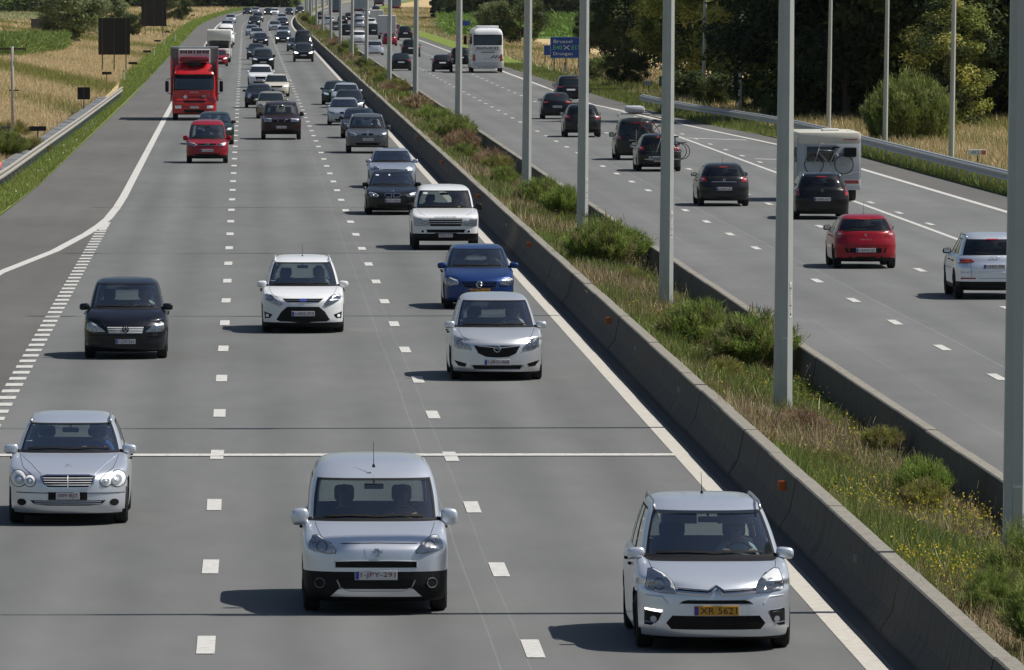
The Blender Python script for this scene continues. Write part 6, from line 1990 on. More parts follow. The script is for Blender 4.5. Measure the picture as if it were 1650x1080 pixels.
def det_megane(S, t):
    gen_rear('tall', "1-BPK-477", zp=.66, hi=True, chrome=False)(S, t)
    v = [(0, .05), (.035, 0), (0, -.05), (-.035, 0)]
    addp("emblem", tube_on(S, [(a, S.zc - .06 + b) for a, b in v + v[:1]], .008, .012, rear=True, n=1), "chrome", t)
    rails(S, t, MAT["rim_alloy"], .05); antenna(S, t, S.L - 1.0, .3, S.zh + .08)
car('wagon', 'black', 1322, 353, "black estate car following the caravan, red upright tail lights", True, True, name="estate_car", group=GA, detail=det_megane)
def det_astra(S, t):
    gen_rear('block', "1-XHK-122", zp=.60, hi=True, chrome=True, badge=[[(-1.1, .1), (.2, .1), (-.2, -.1), (1.1, -.1)]], wiper=False)(S, t)
    antenna(S, t, S.L - 1.1, .3, S.zh + .08)
car('astra', 'darkgrey', 1165, 332, "dark grey hatchback with chrome tailgate strip, alone in the middle lane", True, True, name="hatchback", group=GA, detail=det_astra)
Sb1, tb1, Xb1, db1 = car('wagon', 'black', 1061, 276, "black estate with bicycles on its tailgate, partly behind a lamp post", True, True, name="estate_car", group=GA, detail=gen_rear('block', "1-JAH-31", zp=.45))
Sb2, tb2, Xb2, db2 = car('smallvan', 'darkgrey', 1024, 258, "dark people carrier with roof box and bicycles behind", True, True, name="people_carrier", group=GA, detail=gen_rear('block', "1-CBA-7", zt=.98, zp=.6))
car('crossover', 'darkgrey', 938, 221, "dark crossover with glowing red tail lights behind a lamp post", True, True, name="crossover_car", group=GA, detail=gen_rear('block', "1-EFT-3", zp=.58), black_rear=.4)
car('ibiza', 'navy', 897, 192, "dark blue hatchback with white number plate left of the dark crossover", False, True, name="hatchback", group=GA, detail=gen_rear('slim', hi=True, plate="1-AAB-9", zp=.68))
car('suv', 'darkgrey', 919, 167, "dark off-roader with pale roof in the slow lane ahead of the dark blue hatchback", False, True, name="off_roader", group=GA, detail=gen_rear('slim', hi=False))
FAR_AWAY = [
    ('mini', 'black', 713, 116, "small black hatchback left of the white coach", 'drop'),
    ('suv', 'black', 742, 109, "black car hidden by a lamp post next to the coach", 'block'),
    ('sedan', 'black', 646, 114, "black saloon with bright tail light between two lamp posts", 'block'),
    ('suv', 'darkgrey', 662, 92, "dark car with bicycles on its tail beyond the black saloon", 'block'),
    ('suv', 'navy', 653, 65, "dark off-roader in the slow lane far beyond the coach", 'block'),
    ('sedan', 'silver', 604, 89, "silver saloon in the fast lane between two distant lamp posts", 'slim'),
    ('hatch', 'red', 628, 74, "red hatchback in the distance right of the silver saloon", 'drop'),
    ('crossover', 'white', 578, 72, "white car with dark boot beside a distant lamp post", 'tall'),
    ('suv', 'black', 560, 61, "black off-roader in the distant fast lane", 'block'),
    ('suv', 'darkgrey', 602, 60, "dark van-like car left of the white lorry", 'tall'),
    ('hatch', 'grey', 541, 51, "grey hatchback in the distant fast lane", 'block'),
    ('sedan', 'silver_warm', 531, 41, "silver car with red lights in the far fast lane", 'block'),
    ('hatch', 'silver_dark', 579, 46, "grey car in the far traffic column", 'block'),
    ('wagon', 'bluegrey', 579, 36, "pale blue car far up the middle lane", 'block'),
    ('hatch', 'white', 598, 45, "white car far up the traffic column", 'block'),
    ('hatch', 'black', 552, 40, "tiny black car in the far fast lane", 'block'),
    ('hatch', 'navy', 563, 34, "tiny navy car in the far middle lane", 'block'),
    ('hatch', 'red', 637, 57, "tiny red car beside the white lorry", 'block'),
    ('wagon', 'darkgrey', 516, 33, "tiny dark car at the head of the far fast lane", 'block'),
    ('hatch', 'silver', 590, 27, "tiny silver car near the horizon bend", 'block'),
    ('suv', 'darkgrey', 606, 24, "tiny dark off-roader near the horizon bend", 'block'),
]
for (m, c, px, py, lb, lt) in FAR_AWAY:
    car(m, c, px, py, lb, False, True, name="distant_car", group=GA, detail=gen_rear(lt, hi=False), mirrors=py > 60, X=(px - 395.0) * (CAM_H / (py + 40.0)) - float(dev(CAM_H * FPX / (py + 40.0))))

# ---- bicycle
def bicycle(label, loc, rot, sc=1.0, frame="chrome", group=None):
    """stands in its own xz plane, wheels 0.34 m"""
    t = thing("bicycle", label, "bicycle", loc, 0, group); t.rotation_euler = rot; t.scale = (sc,) * 3
    for x in (-.53, .53):
        w = MB(); pts = [(x + .33 * math.cos(a), 0, .34 + .33 * math.sin(a)) for a in np.linspace(0, 2 * math.pi, 25)]
        w.tube(pts, .018, 6, cap=False); wo = w.build("wheel", MAT["rubber"], t, True)
        s_ = MB()
        for k in range(12):
            a = 2 * math.pi * k / 12; s_.tube([(x, 0, .34), (x + .32 * math.cos(a), 0, .34 + .32 * math.sin(a))], .0025, 3)
        s_.build("spokes", MAT["galvanised"], wo)
    fr = MB()
    for a, b in (((-.53, .34), (-.36, .88)), ((-.36, .80), (.02, .34)), ((-.36, .86), (.22, .82)), ((.02, .34), (.26, .90)), ((.02, .34), (.53, .34)), ((.22, .80), (.53, .34))):
        fr.tube([(a[0], 0, a[1]), (b[0], 0, b[1])], .017, 6)
    fr.build("frame", MAT[frame], t, True)
    hb = MB(); hb.tube([(-.36, 0, .86), (-.33, 0, 1.02), (-.36, 0, 1.08)], .013, 6); hb.tube([(-.20, -.03, 1.10), (-.36, -.02, 1.08), (-.30, .16, 1.10)], .013, 6); hb.build("handlebar", MAT["chrome"], t, True)
    sd = MB(); sd.ellipsoid((.28, 0, .96), (.13, .07, .035), 10, 6); sd.tube([(.26, 0, .90), (.27, 0, .95)], .012, 6); sd.build("saddle", MAT["black_plastic"], t, True)
    ck = MB(); ck.lathe([(-.01, .09), (.01, .09)], 14, 'y', (.02, 0, .34)); ck.tube([(.02, .03, .34), (.12, .05, .25)], .01, 5); ck.tube([(.02, -.03, .34), (-.08, -.05, .43)], .01, 5); ck.build("crankset", MAT["galvanised"], t)
    rk = MB(); rk.rbox(.36, .74, -.06, .06, .70, .73, .01); rk.build("luggage_rack", MAT["black_plastic"], t)
    return t

# ---- motorhome seen from behind
def caravan(px, py):
    d = CAM_H * FPX / (py + 40.0); X = (px - 395.0) * d / FPX
    t = thing("caravan", "cream and grey touring caravan with a bicycle on its rear wall", "caravan", (X, d, 0), 0, GA)
    cream = simple("caravan_cream", (.60, .58, .50), .4, noise=.06, scale=2); grey = simple("caravan_panel", (.42, .45, .48), .45, noise=.08, scale=2)
    b = MB(); b.rbox(-1.09, 1.09, 0, 5.0, .50, 2.34, .07); b.build("body", grey, t, True, 40)
    b = MB(); b.rbox(-1.10, 1.10, -.03, 4.9, 1.98, 2.42, .10); b.build("roof_band", cream, t, True, 40)
    b = MB(); b.rbox(-1.08, 1.08, -.05, 4.8, .40, .76, .04); b.build("skirt", grey, t, True, 40)
    b = MB(); b.rbox(-.80, .22, -.025, .02, 1.36, 1.93, .04); w = b.build("rear_window", MAT["dark_glass"], t, True, 40)
    b = MB(); b.box(-.84, .26, -.018, .0, 1.32, 1.965); b.build("frame", MAT["galvanised"], w)
    b = MB(); b.rbox(-1.12, -1.085, .5, 1.3, 1.35, 1.88, .01); b.build("side_window", MAT["dark_glass"], t)
    for sx in (-1, 1):
        b = MB(); b.rbox(min(sx * .62, sx * 1.02), max(sx * .62, sx * 1.02), -.075, -.04, .62, .74, .01); b.build("tail_light", MAT["tail_red"], t)
        b = MB(); b.lathe([(-.12, .01), (-.12, .30), (-.07, .34), (.07, .34), (.12, .30), (.12, .01)], 20, 'x', (sx * .86, .95, .34)); b.build("wheel", MAT["rubber"], t, True, 40)
        b = MB(); b.tube([(sx * 1.095, -.02, .8), (sx * 1.095, -.02, 2.2)], .014, 6); b.build("corner_trim", MAT["galvanised"], t)
    b = MB(); b.lathe([(-.014, .001), (-.014, .055), (.0, .055)], 14, 'y', (.58, -.06, .68)); b.build("round_reflector", MAT["tail_red"], t)
    b = MB(); b.rbox(-.15, .45, 1.2, 1.9, 2.40, 2.50, .03); b.rbox(.7, .95, 1.0, 1.4, 2.40, 2.45, .02); b.build("roof_hatch", MAT["white_plastic"], t)
    b = MB()
    for k in range(8): b.box(.50 + k * .062, .50 + k * .062 + .04, -.036, -.031, 2.12 + (.012 if k % 3 else 0), 2.18)
    b.build("red_lettering", simple("ink_bright_red", (.45, .03, .03), .5), t)
    b = MB(); b.tube([(-.95, -.10, 1.04), (-.5, -.16, .92), (.5, -.16, .92), (1.0, -.10, 1.04)], .014, 6); b.tube([(-.5, 0, .92), (-.5, -.16, .92)], .012, 5); b.tube([(.5, 0, .92), (.5, -.16, .92)], .012, 5); b.build("bike_carrier", MAT["galvanised"], t)
    bicycle("grey town bicycle with black panniers hung on the caravan's rear wall", (X - .02, d - .19, .95), (0, 0, 0), .98, "galvanised")
    pn = MB(); pn.rbox(X + .50, X + .93, d - .30, d - .10, 1.55, 1.88, .03); p = pn.build("pannier", MAT["black_plastic"], None); tag(p, "black pannier bag on the bicycle behind the caravan", "pannier")
caravan(1336, 325)

# ---- coach seen from behind
def coach(px, py):
    S = Shape(L=12.0, W=1.275, H=3.62, c=.35, zn=1.25, zc=2.18, yc=.12, zh=3.08, yh=.30, rear='van', wtop=.955, ya=2.6, wb=6.0, rw=.5, nb=5, lb=.35, nh=6, ng=6, belt=.985, tp=.01)
    S.K[:, 7] = 5.0; S.K[:, 6] = .35; S.tab[:, 7] = 5.0; S.tab[:, 6] = .35
    body, wins, liner = shell(S, True, pm('white'), glass=False)
    d = CAM_H * FPX / (py + 40.0); X = (px - 395.0) * d / FPX
    t = thing("coach", "white touring coach with dark rear window in the slow lane", "coach", (X, d + S.wb, 0), math.pi, GA)
    obj("body", body, t)
    for n, me in wins: obj(n, me, t)
    add_wheels(S, t, True)
    for mir in (False, True):
        addp("tail_light", patch(S, [(.98, .95), (1.24, .95), (1.24, 1.5), (1.02, 1.5)], .01, .02, rear=True, mirror=mir, nx=3, nz=3), "tail_red", t)
        b = MB(); s_ = -1 if mir else 1
        b.rbox(min(s_ * 1.36, s_ * 1.62), max(s_ * 1.36, s_ * 1.62), -2.5, -2.35, 2.2, 2.9, .05); b.build("mirror", MAT["black_plastic"], t, True, 50)
    add_plate(S, t, "", 1.12, .52, .12, rear=True)
    y = S.rear(0, 1.9) - S.ya + .012
    obj("lettering", fit_text("GROUP TOURS", 1.75, .17, MAT["ink_black"], normal='+y'), t, (0, y, 1.98)) if False else None
    b = MB()
    r2 = random.Random(5)
    x = -.85
    while x < .9:
        w = r2.uniform(.07, .14); h = r2.uniform(.10, .17)
        b.box(x, x + w, y - .006, y + .004, 1.93, 1.93 + h); x += w + r2.uniform(.03, .08)
    b.box(-1.1, 1.05, y - .006, y + .003, 1.83, 1.865); b.box(-.55, .55, y - .006, y + .003, 1.62, 1.70)
    b.build("lettering", simple("coach_print", (.13, .13, .16), .5), t)
    b = MB()
    for k in range(3): b.add([(-.35 - k * .28, y + .006, 1.18), (-.20 - k * .28, y + .006, 1.18), (-.45 - k * .28, y + .006, 1.42), (-.60 - k * .28, y + .006, 1.42)], [(0, 1, 2, 3)])
    b.build("slash_print", MAT["coach_print"], t)
    b = MB(); b.rbox(-.9, .9, 4.5, 8.5, 3.60, 3.78, .08); b.build("roof_unit", pm('white'), t, True, 40)
    addp("rear_bumper", patch(S, sym([(1.2, .52), (1.2, .86)]), .03, .05, rear=True, nx=8, nz=2), simple("bumper_grey", (.52, .53, .55), .4), t)
    addp("exhaust_panel", patch(S, sym([(1.1, .38), (1.1, .50)]), .01, .03, rear=True, nx=6, nz=1), "black_plastic", t)
coach(784, 117)

# ---- red lorry
def lorry(px, py):
    S = Shape(L=2.3, W=1.20, H=3.12, c=.32, zn=1.20, zc=1.64, yc=.10, zh=2.40, yh=.30, rear='van', wtop=.955, ya=1.30, wb=4.6, rw=.48, nb=4.5, lb=.35, nh=5, ng=5, belt=.985, tp=.01)
    body, wins, liner = shell(S, True, pm('truckred'), glass=True, black_front=.40)
    d = CAM_H * FPX / (py + 40.0); X = (px - 395.0) * d / FPX
    t = thing("lorry", "bright red lorry with grey box body in the slow lane", "lorry", (X, d, 0), 0, GT)
    obj("cab", body, t)
    for n, me in wins: obj(n, me, t)
    obj("headliner", liner, t)
    y0 = -S.ya
    b = MB(); b.rbox(-1.28, 1.28, 1.25, 8.8, 1.02, 3.92, .03); cb = b.build("cargo_box", simple("cargo_grey", (.16, .18, .18), .5, noise=.12, scale=1.5), t)
    b = MB(); b.box(-1.30, 1.30, 1.22, 1.30, 3.86, 3.95); b.box(-1.30, -1.26, 1.22, 1.30, 1.0, 3.9); b.box(1.26, 1.30, 1.22, 1.30, 1.0, 3.9); b.build("box_frame", MAT["galvanised"], cb)
    b = MB(); b.rbox(-.86, .86, .95, 1.24, 3.05, 3.84, .04); fr = b.build("roof_board", MAT["white_plastic"], t)
    b = MB()
    for (x0, x1) in ((-.76, -.40), (-.33, -.12), (-.04, .03), (.14, .36), (.44, .78)):
        b.box(x0, x1, .938, .946, 3.62, 3.67); b.box(x0, x1, .938, .946, 3.70, 3.75); b.box(x0, x0 + .05, .938, .946, 3.60, 3.78); b.box(x1 - .05, x1, .938, .946, 3.60, 3.78)
    b.build("lettering", MAT["ink_black"], fr)
    b = MB(); b.rbox(-.80, .80, y0 + .55, y0 + 1.9, 3.14, 3.46, .12); b.build("roof_spoiler", paint("spoiler_red", (.17, .015, .022), 0, .35), t, True, 40)
    b = MB(); b.rbox(-.36, .36, y0 + .50, y0 + .9, 2.92, 3.14, .03); b.build("roof_hatch", MAT["black_plastic"], t, True, 40)
    addp("sun_visor", patch(S, sym([(1.06, 2.33), (1.08, 2.50)]), .16, .04, nx=8, nz=2), "black_gloss", t)
    for sx in (-1, 1):
        m = MB(); m.rbox(min(sx * 1.36, sx * 1.56), max(sx * 1.36, sx * 1.56), y0 + .05, y0 + .18, 1.55, 2.15, .05); m.tube([(sx * 1.46, y0 + .12, 2.2), (sx * 1.15, y0 + .3, 2.35)], .02, 5); m.tube([(sx * 1.46, y0 + .12, 1.5), (sx * 1.15, y0 + .3, 1.42)], .02, 5)
        m.build("mirror", MAT["black_plastic"], t, True, 50)
        hp = [(.68, .66), (1.02, .66), (1.04, .80), (.70, .82)]
        h = addp("headlight", patch(S, hp, .012, .02, mirror=sx < 0, nx=4, nz=2), "lamp_silver", t)
        for y in (0.0, S.wb):
            w = MB(); w.lathe([(-.14, .01), (-.14, .42), (-.10, .48), (.10, .48), (.14, .42), (.14, .01)], 24, 'x', (sx * (1.02 if y == 0 else 1.05), y, .48)); w.build("wheel", MAT["rubber"], t, True, 40)
        m = MB(); m.rbox(min(sx * 1.20, sx * 1.27), max(sx * 1.20, sx * 1.27), y0 + .5, y0 + 2.4, 1.2, 3.3, .02); m.build("side_fairing", pm('truckred'), t, True, 40)
    addp("grille", patch(S, sym([(.52, .98), (.62, 1.10)]), .006, .02, nx=8, nz=2), "black_gloss", t)
    for z in (1.16, 1.22, 1.28): addp("grille_slot", strip(S, [(-.60, z), (.60, z)], .028, .006, n=8), "black_plastic", t)
    addp("bumper_intake", patch(S, sym([(.50, .42), (.56, .60)]), .006, .02, nx=8, nz=2), "black_gloss", t)
    for sg in (-1, 1): addp("bumper_edge", tube_on(S, [(sg * 1.1, .95), (sg * .62, .92), (sg * .45, .84), (0, .82)], .02, .004), pm('truckred'), t)
    add_plate(S, t, "", .72, .52, .11)
    yt = S.front(.3, 1.45) - S.ya - .012
    obj("lettering", fit_text("IVECO", .44, .085, MAT["sign_white"]), t, (0, yt, 1.53))
    obj("lettering", fit_text("E U R O C A R G O", 1.1, .055, simple("gold_letter", (.5, .32, .10), .4, .6)), t, (0, yt, 1.12 + .02))
    b = MB(); b.lathe([(0, .001), (0, .10), (.01, .10)], 16, 'y', (-.48, yt - .004, 1.28)); b.build("round_sticker", MAT["sign_white"], t)
    b = MB(); b.rbox(.42, .64, yt - .01, yt + .01, 1.26, 1.38, .02); b.build("badge", MAT["galvanised"], t)
    b = MB(); b.box(-1.0, 1.0, y0 + .35, y0 + .6, 1.2, 1.62); b.build("dashboard", MAT["cabin_dark"], t)
    b = MB(); b.rbox(-.9, .9, y0 + 1.6, y0 + 1.9, 1.0, 2.4, .05); b.build("seats", MAT["cabin_dark"], t)
    b = MB(); b.box(-.9, .9, .6, 8.6, .72, 1.0); b.build("chassis", MAT["black_plastic"], t)
lorry(313, 194)

def simple_box_vehicle(name, label, cat, px, py, group, w, h, l, col, cabcol, away, dark=True):
    d = CAM_H * FPX / (py + 40.0); X = (px - 395.0) * d / FPX
    t = thing(name, label, cat, (X, d, 0), 0, group)
    c = simple("box_" + "_".join("%d" % int(q * 100) for q in col), col, .5, noise=.08, scale=1.5)
    b = MB(); b.rbox(-w / 2, w / 2, 0 if away else 1.6, l, .9 if h > 3 else .5, h, .06); b.build("cargo_box", c, t)
    if away:
        b = MB(); b.rbox(-w / 2 + .1, w / 2 - .1, l, l + 2, .5, h - .5, .08); b.build("cab", simple("far_cab_paint", cabcol, .3), t)
        for sx in (-1, 1):
            m = MB(); m.rbox(sx * w * .36 - .18, sx * w * .36 + .18, -.02, .02, .62, .78, .01); m.build("tail_light", MAT["tail_red"], t)
        m = MB(); m.box(-w / 2, w / 2, .1, .2, .45, .62); m.build("under_run_bar", MAT["black_plastic"], t)
        m = MB(); m.box(-.01, .01, -.008, 0.0, 1.0, h - .1); m.build("door_seam", MAT["black_plastic"], t)
    else:
        b = MB(); b.rbox(-w * .44, w * .44, 0, 2.0, .35, 1.25, .12); b.build("bonnet", c, t, True, 40)
        b = MB(); b.rbox(-w * .40, w * .40, .55, .62, 1.25, 1.95, .03); b.build("windscreen", MAT["dark_glass"], t)
        b = MB(); b.rbox(-w / 2, w / 2, .5, 2.2, 1.95, h, .16); b.build("alcove", c, t, True, 40)
        for sx in (-1, 1):
            m = MB(); m.rbox(sx * w * .34 - .16, sx * w * .34 + .16, -.03, .03, .72, .92, .02); m.build("headlight", MAT["lamp_silver"], t)
            m = MB(); m.rbox(sx * w * .52 - .08, sx * w * .52 + .08, .6, .7, 1.3, 1.65, .03); m.build("mirror", MAT["black_plastic"], t)
        m = MB(); m.rbox(-w * .3, w * .3, -.03, .02, .5, .68, .01); m.build("grille", MAT["black_plastic"], t)
    for sx in (-1, 1):
        for y in (.9, l - .9):
            m = MB(); m.lathe([(-.12, .01), (-.12, .32), (-.07, .38), (.07, .38), (.12, .32), (.12, .01)], 14, 'x', (sx * (w / 2 - .18), y, .38)); m.build("wheel", MAT["rubber"], t, True, 40)
    return t
simple_box_vehicle("motorhome", "white alcove motorhome behind the red lorry in the slow lane", "motorhome", 353, 101, GT, 2.2, 2.95, 6, (.66, .65, .60), (.6, .6, .6), False)
simple_box_vehicle("delivery_lorry", "white box lorry in the distance left of a median lamp post", "lorry", 624, 63, GA, 2.2, 2.9, 5.5, (.55, .55, .57), (.5, .05, .05), True)
simple_box_vehicle("delivery_lorry", "white camper-like lorry beyond the white box lorry", "lorry", 608, 44, GA, 2.0, 2.6, 5, (.68, .67, .62), (.6, .6, .6), True)
simple_box_vehicle("articulated_lorry", "grey-blue lorry between lamp posts in the far slow lane", "lorry", 579, 22, GA, 2.55, 3.9, 12, (.28, .33, .37), (.3, .3, .3), True)
simple_box_vehicle("articulated_lorry", "dark blue lorry far ahead in the left lane", "lorry", 541, 24, GA, 2.55, 3.9, 12, (.12, .17, .22), (.3, .3, .3), True)
simple_box_vehicle("articulated_lorry", "dark lorry near the far bend, beside the white edge line", "lorry", 637, 17, GA, 2.55, 3.9, 12, (.10, .15, .24), (.1, .12, .2), True)
simple_box_vehicle("articulated_lorry", "small dark lorry near the far bend, left of the blue one", "lorry", 611, 10, GA, 2.5, 3.4, 9, (.10, .11, .13), (.1, .1, .1), True)

# bicycles on the cars
for k, (X_, d_, S_, fr, lb) in enumerate(((Xb1, db1, Sb1, "black_plastic", "dark mountain bike strapped across the black estate's tailgate"), (Xb1 + .12, db1 - .16, Sb1, "chrome", "second bike on the black estate, its wheel jutting out right"),
                                          (Xb2 + .25, db2, Sb2, "tail_red", "red bike mounted behind the dark people carrier"))):
    rear_y = d_ - (S_.L - S_.wb - S_.ya) - .14
    bicycle(lb, (X_ + (.25 if k < 2 else .3), rear_y, .50 if k < 2 else .85), (0, R(0), R(4)), .95 if k < 2 else .9, fr, "bicycles on car racks")
# rack parts and roof box
b = MB(); yy = db1 - (Sb1.L - Sb1.wb - Sb1.ya)
b.rbox(Xb1 - .45, Xb1 + .15, yy - .26, yy - .22, .46, .62, .02); b.tube([(Xb1 - .6, yy - .1, .5), (Xb1 + .9, yy - .2, .5)], .02, 6); b.tube([(Xb1, yy + .2, .5), (Xb1, yy - .25, .5)], .025, 6)
tag(b.build("bike_rack", MAT["galvanised"]), "silver bike rack behind the black estate", "bike rack")
b = MB(); yy = db2 - (Sb2.L - Sb2.wb - Sb2.ya)
b.tube([(Xb2 - .3, yy - .12, .85), (Xb2 + .9, yy - .16, .85)], .02, 6); b.tube([(Xb2, yy + .2, .5), (Xb2, yy - .15, .6), (Xb2, yy - .15, 1.3)], .022, 6)
tag(b.build("bike_rack", MAT["galvanised"]), "bike rack behind the dark people carrier", "bike rack")
b = MB(); b.rbox(Xb2 - .38, Xb2 + .42, db2 + .3, db2 + 2.2, 1.98, 2.28, .12)
b.tube([(Xb2 - .7, db2 + .6, 1.80), (Xb2 - .7, db2 + .6, 1.94), (Xb2 + .7, db2 + .6, 1.94), (Xb2 + .7, db2 + .6, 1.80)], .02, 6); b.tube([(Xb2 - .7, db2 + 1.7, 1.80), (Xb2 - .7, db2 + 1.7, 1.94), (Xb2 + .7, db2 + 1.7, 1.94), (Xb2 + .7, db2 + 1.7, 1.80)], .02, 6)
tag(b.build("roof_box", simple("roof_box_grey", (.45, .46, .48), .35), None, True, 40), "pale grey roof box on the dark people carrier", "roof box")

# ---- people
def car_loc(t): return (t.location.x, t.location.y)
skin_person("driver", S1, 1, stripe_cloth("red_stripes", (.45, .02, .05), (.7, .62, .6)), hair_brown, "person in red striped top steering the silver boxy van", True, True, True, car_loc(t1))
skin_person("passenger", S1, -1, simple("shirt_dark", (.04, .05, .07), .9), hair_brown, "person with long brown hair in the silver boxy van's passenger seat", True, True, False, car_loc(t1))
skin_person("driver", S2, 1, simple("shirt_paleblue", (.50, .66, .72), .9), hair_grey, "person in pale blue shirt and sunglasses driving the silver people carrier", False, False, True, car_loc(t2), True, (.55, .38, .30))
skin_person("driver", S3, 1, simple("shirt_blue", (.05, .13, .45), .9), hair_dark, "person in blue shirt driving the silver estate car", True, False, True, car_loc(t3))
skin_person("driver", S4, 1, simple("shirt_white", (.65, .66, .66), .9), hair_dark, "person in white shirt driving the small dark blue hatchback", True, False, True, car_loc(t4))
skin_person("driver", S5, 1, simple("shirt_lilac", (.35, .37, .44), .9), hair_brown, "person at the wheel of the white family car", False, False, True, car_loc(t5))
skin_person("driver", S6, 1, MAT["shirt_white"], hair_grey, "person at the wheel of the silver rounded small people carrier", False, False, True, car_loc(t6))
skin_person("driver", S7, 1, simple("shirt_dark", (.04, .05, .07), .9), hair_dark, "person in dark top driving the blue hatchback", True, False, True, car_loc(t7))
skin_person("driver", S8, 1, MAT["shirt_white"], hair_dark, "person at the wheel of the white boxy off-roader", False, False, True, car_loc(t8))

# ================================================================== ROADSIDE OBJECTS
def sign_panel(name, label, cat, px, py, w, h, zlo, posts, mat, back=None, thick=.06, postmat="sign_post", frame=None, ribs=False, d=None):
    X, D = GP(px, py, .02) if d is None else (at(px, d), d)
    t = thing(name, label, cat, (X, D, 0))
    b = MB(); b.rbox(-w / 2, w / 2, -thick / 2, thick / 2, zlo, zlo + h, .012); p = b.build("panel", MAT[mat], t)
    for x in posts:
        q = MB(); q.tube([(x, thick * .5 + .05, -.2), (x, thick * .5 + .05, zlo + h * .95)], .045 if w > 1.2 else .03, 8); q.build("post", MAT[postmat], t)
        if ribs:
            q = MB(); q.box(x - .045, x + .045, -thick / 2 - .05, -thick / 2 - .002, zlo + .02, zlo + h - .02); q.build("rib", MAT["sign_post"], t)
    if frame:
        q = MB(); e = .035
        for (x0, x1, z0, z1) in ((-w / 2, w / 2, zlo, zlo + e), (-w / 2, w / 2, zlo + h - e, zlo + h), (-w / 2, -w / 2 + e, zlo + e, zlo + h - e), (w / 2 - e, w / 2, zlo + e, zlo + h - e)):
            q.box(x0 + .01, x1 - .01, -thick / 2 - .006, -thick / 2 - .001, z0 + .01, z1 - .01)
        q.build("border", MAT[frame], p)
    return t, p, thick
sign_panel("sign_panel_back", "nearer tall black back of a traffic sign on three posts", "traffic sign", 184, 117, 2.55, 2.95, 1.45, (-.95, 0, .95), "sign_back", ribs=True)
sign_panel("sign_panel_back", "farther tall black back of a traffic sign cut by the top edge", "traffic sign", 248, 60, 3.15, 4.2, 1.4, (-1.1, 0, 1.1), "sign_back", ribs=True)
sign_panel("square_sign_back", "small square black sign back near the guard rail's far end", "traffic sign", 135, 182, .72, .70, .78, (0,), "sign_back", ribs=True)
sign_panel("marker_sign_back", "small flat black sign back behind the left guard rail, nearest", "traffic sign", 61, 232, .78, .22, .62, (0,), "sign_back")
for (px, py, lb) in ((172, 136, "low black marker sign left of the nearer tall sign posts"), (214, 118, "low black marker sign right of the nearer tall sign posts"), (237, 97, "low black marker sign in the dry grass farther up the verge"), (254, 78, "small dark marker sign before the farther tall sign"), (269, 62, "tiny dark marker sign under the farther tall sign"), (311, 32, "tiny black marker sign at the far verge by the shoulder")):
    sign_panel("marker_sign_back", lb, "traffic sign", px, py, .70, .20, .72, (0,), "sign_back")
for (px, py, lb) in ((200, 131, "white reflector post at the verge beside the nearer tall sign"), (248, 92, "white reflector post farther up the left verge"), (264, 76, "white reflector post near the farther tall sign"), (282, 68, "third white reflector post up the left verge")):
    X, D = GP(px, py, 0)
    t = thing("delineator_post", lb, "road marker", (X, D, 0))
    b = MB(); b.rbox(-.06, .06, -.05, .05, -.1, .95, .02); b.build("post", MAT["white_plastic"], t); b = MB(); b.box(-.045, .045, -.056, -.051, .70, .86); b.build("reflector", MAT["reflector_orange"], t)
# wooden utility post
X, D = GP(20.5, 229, 0)
t = thing("utility_post", "grey wooden post with a crossbar at the left edge", "post", (X, D, 0))
b = MB(); b.tube([(0, 0, -.2), (-.02, 0, 4.5)], [.08, .07], 10); b.build("shaft", simple("grey_wood", (.30, .29, .26), .85, noise=.2, scale=9), t, True)
b = MB(); b.box(-.75, .62, -.03, .03, 4.34, 4.42); b.tube([(.60, 0, 4.4), (.66, -.04, 4.62)], .025, 5); b.build("crossbar", MAT["sign_post"], t)
b = MB(); b.box(-.18, .30, -.05, .0, 2.40, 2.46); b.build("bracket", MAT["sign_post"], t)
X, D = GP(11, 225, 0)
t = thing("cabinet", "dark grey utility cabinet behind weeds at the wooden post", "cabinet", (X, D - 1, 0)); b = MB(); b.rbox(-.24, .2, -.2, .2, 0, .62, .02); b.build("housing", simple("cabinet_grey", (.06, .065, .07), .6), t); b = MB(); b.rbox(-.26, .22, -.22, .22, .62, .66, .01); b.build("lid", simple("cabinet_grey", (.06, .065, .07), .6), t)
# pinkish corrugated tubes lying in the drainage channel
t = thing("plastic_tube", "pink corrugated plastic tube lying behind the left guard rail", "tube", (0, 0, 0))
b = MB()
pts = []; rr = []
for k in range(60):
    u = k / 59; y = 318 - 26 * u; pts.append((rail_x(RAIL_L, y) - 1.05 - .12 * u, y, .34)); rr.append(.15 + .035 * (k % 2) + (.05 if k == 0 else 0))
b.tube(pts, rr, 10); b.build("tube_wall", MAT["pink_tube"], t, True, 60)
# blue direction sign
t, p, th = sign_panel("direction_sign", "blue motorway direction sign reading Brussel and Drongen", "traffic sign", 913, 117, 2.65, 1.72, 1.15, (-1.0, -.05, .95), "sign_blue", frame="sign_white", d=650)
def onsign(txt, x, z, w, h, mat): obj("lettering", fit_text(txt, w, h, MAT[mat]), p, (x, -th / 2 - .008, z))
z0 = 1.15
onsign("Brussel", -.30, z0 + 1.36, 1.50, .27, "sign_white"); onsign("Drongen", -.30, z0 + .33, 1.55, .33, "sign_white")
onsign("E40", -.72, z0 + .86, .72, .34, "ink_green"); onsign("E17", .74, z0 + .86, .64, .34, "ink_green")
b = MB(); 
for s_ in (-1, 1): b.add([(.0 - .24, -th / 2 - .008, z0 + .86 - s_ * .18 - .03), (.0 - .24, -th / 2 - .008, z0 + .86 - s_ * .18 + .03), (.24, -th / 2 - .008 - .002 * (s_ + 1), z0 + .86 + s_ * .18 + .03), (.24, -th / 2 - .008 - .002 * (s_ + 1), z0 + .86 + s_ * .18 - .03)], [(0, 1, 2, 3)])
b.build("crossing_symbol", MAT["sign_white"], p)
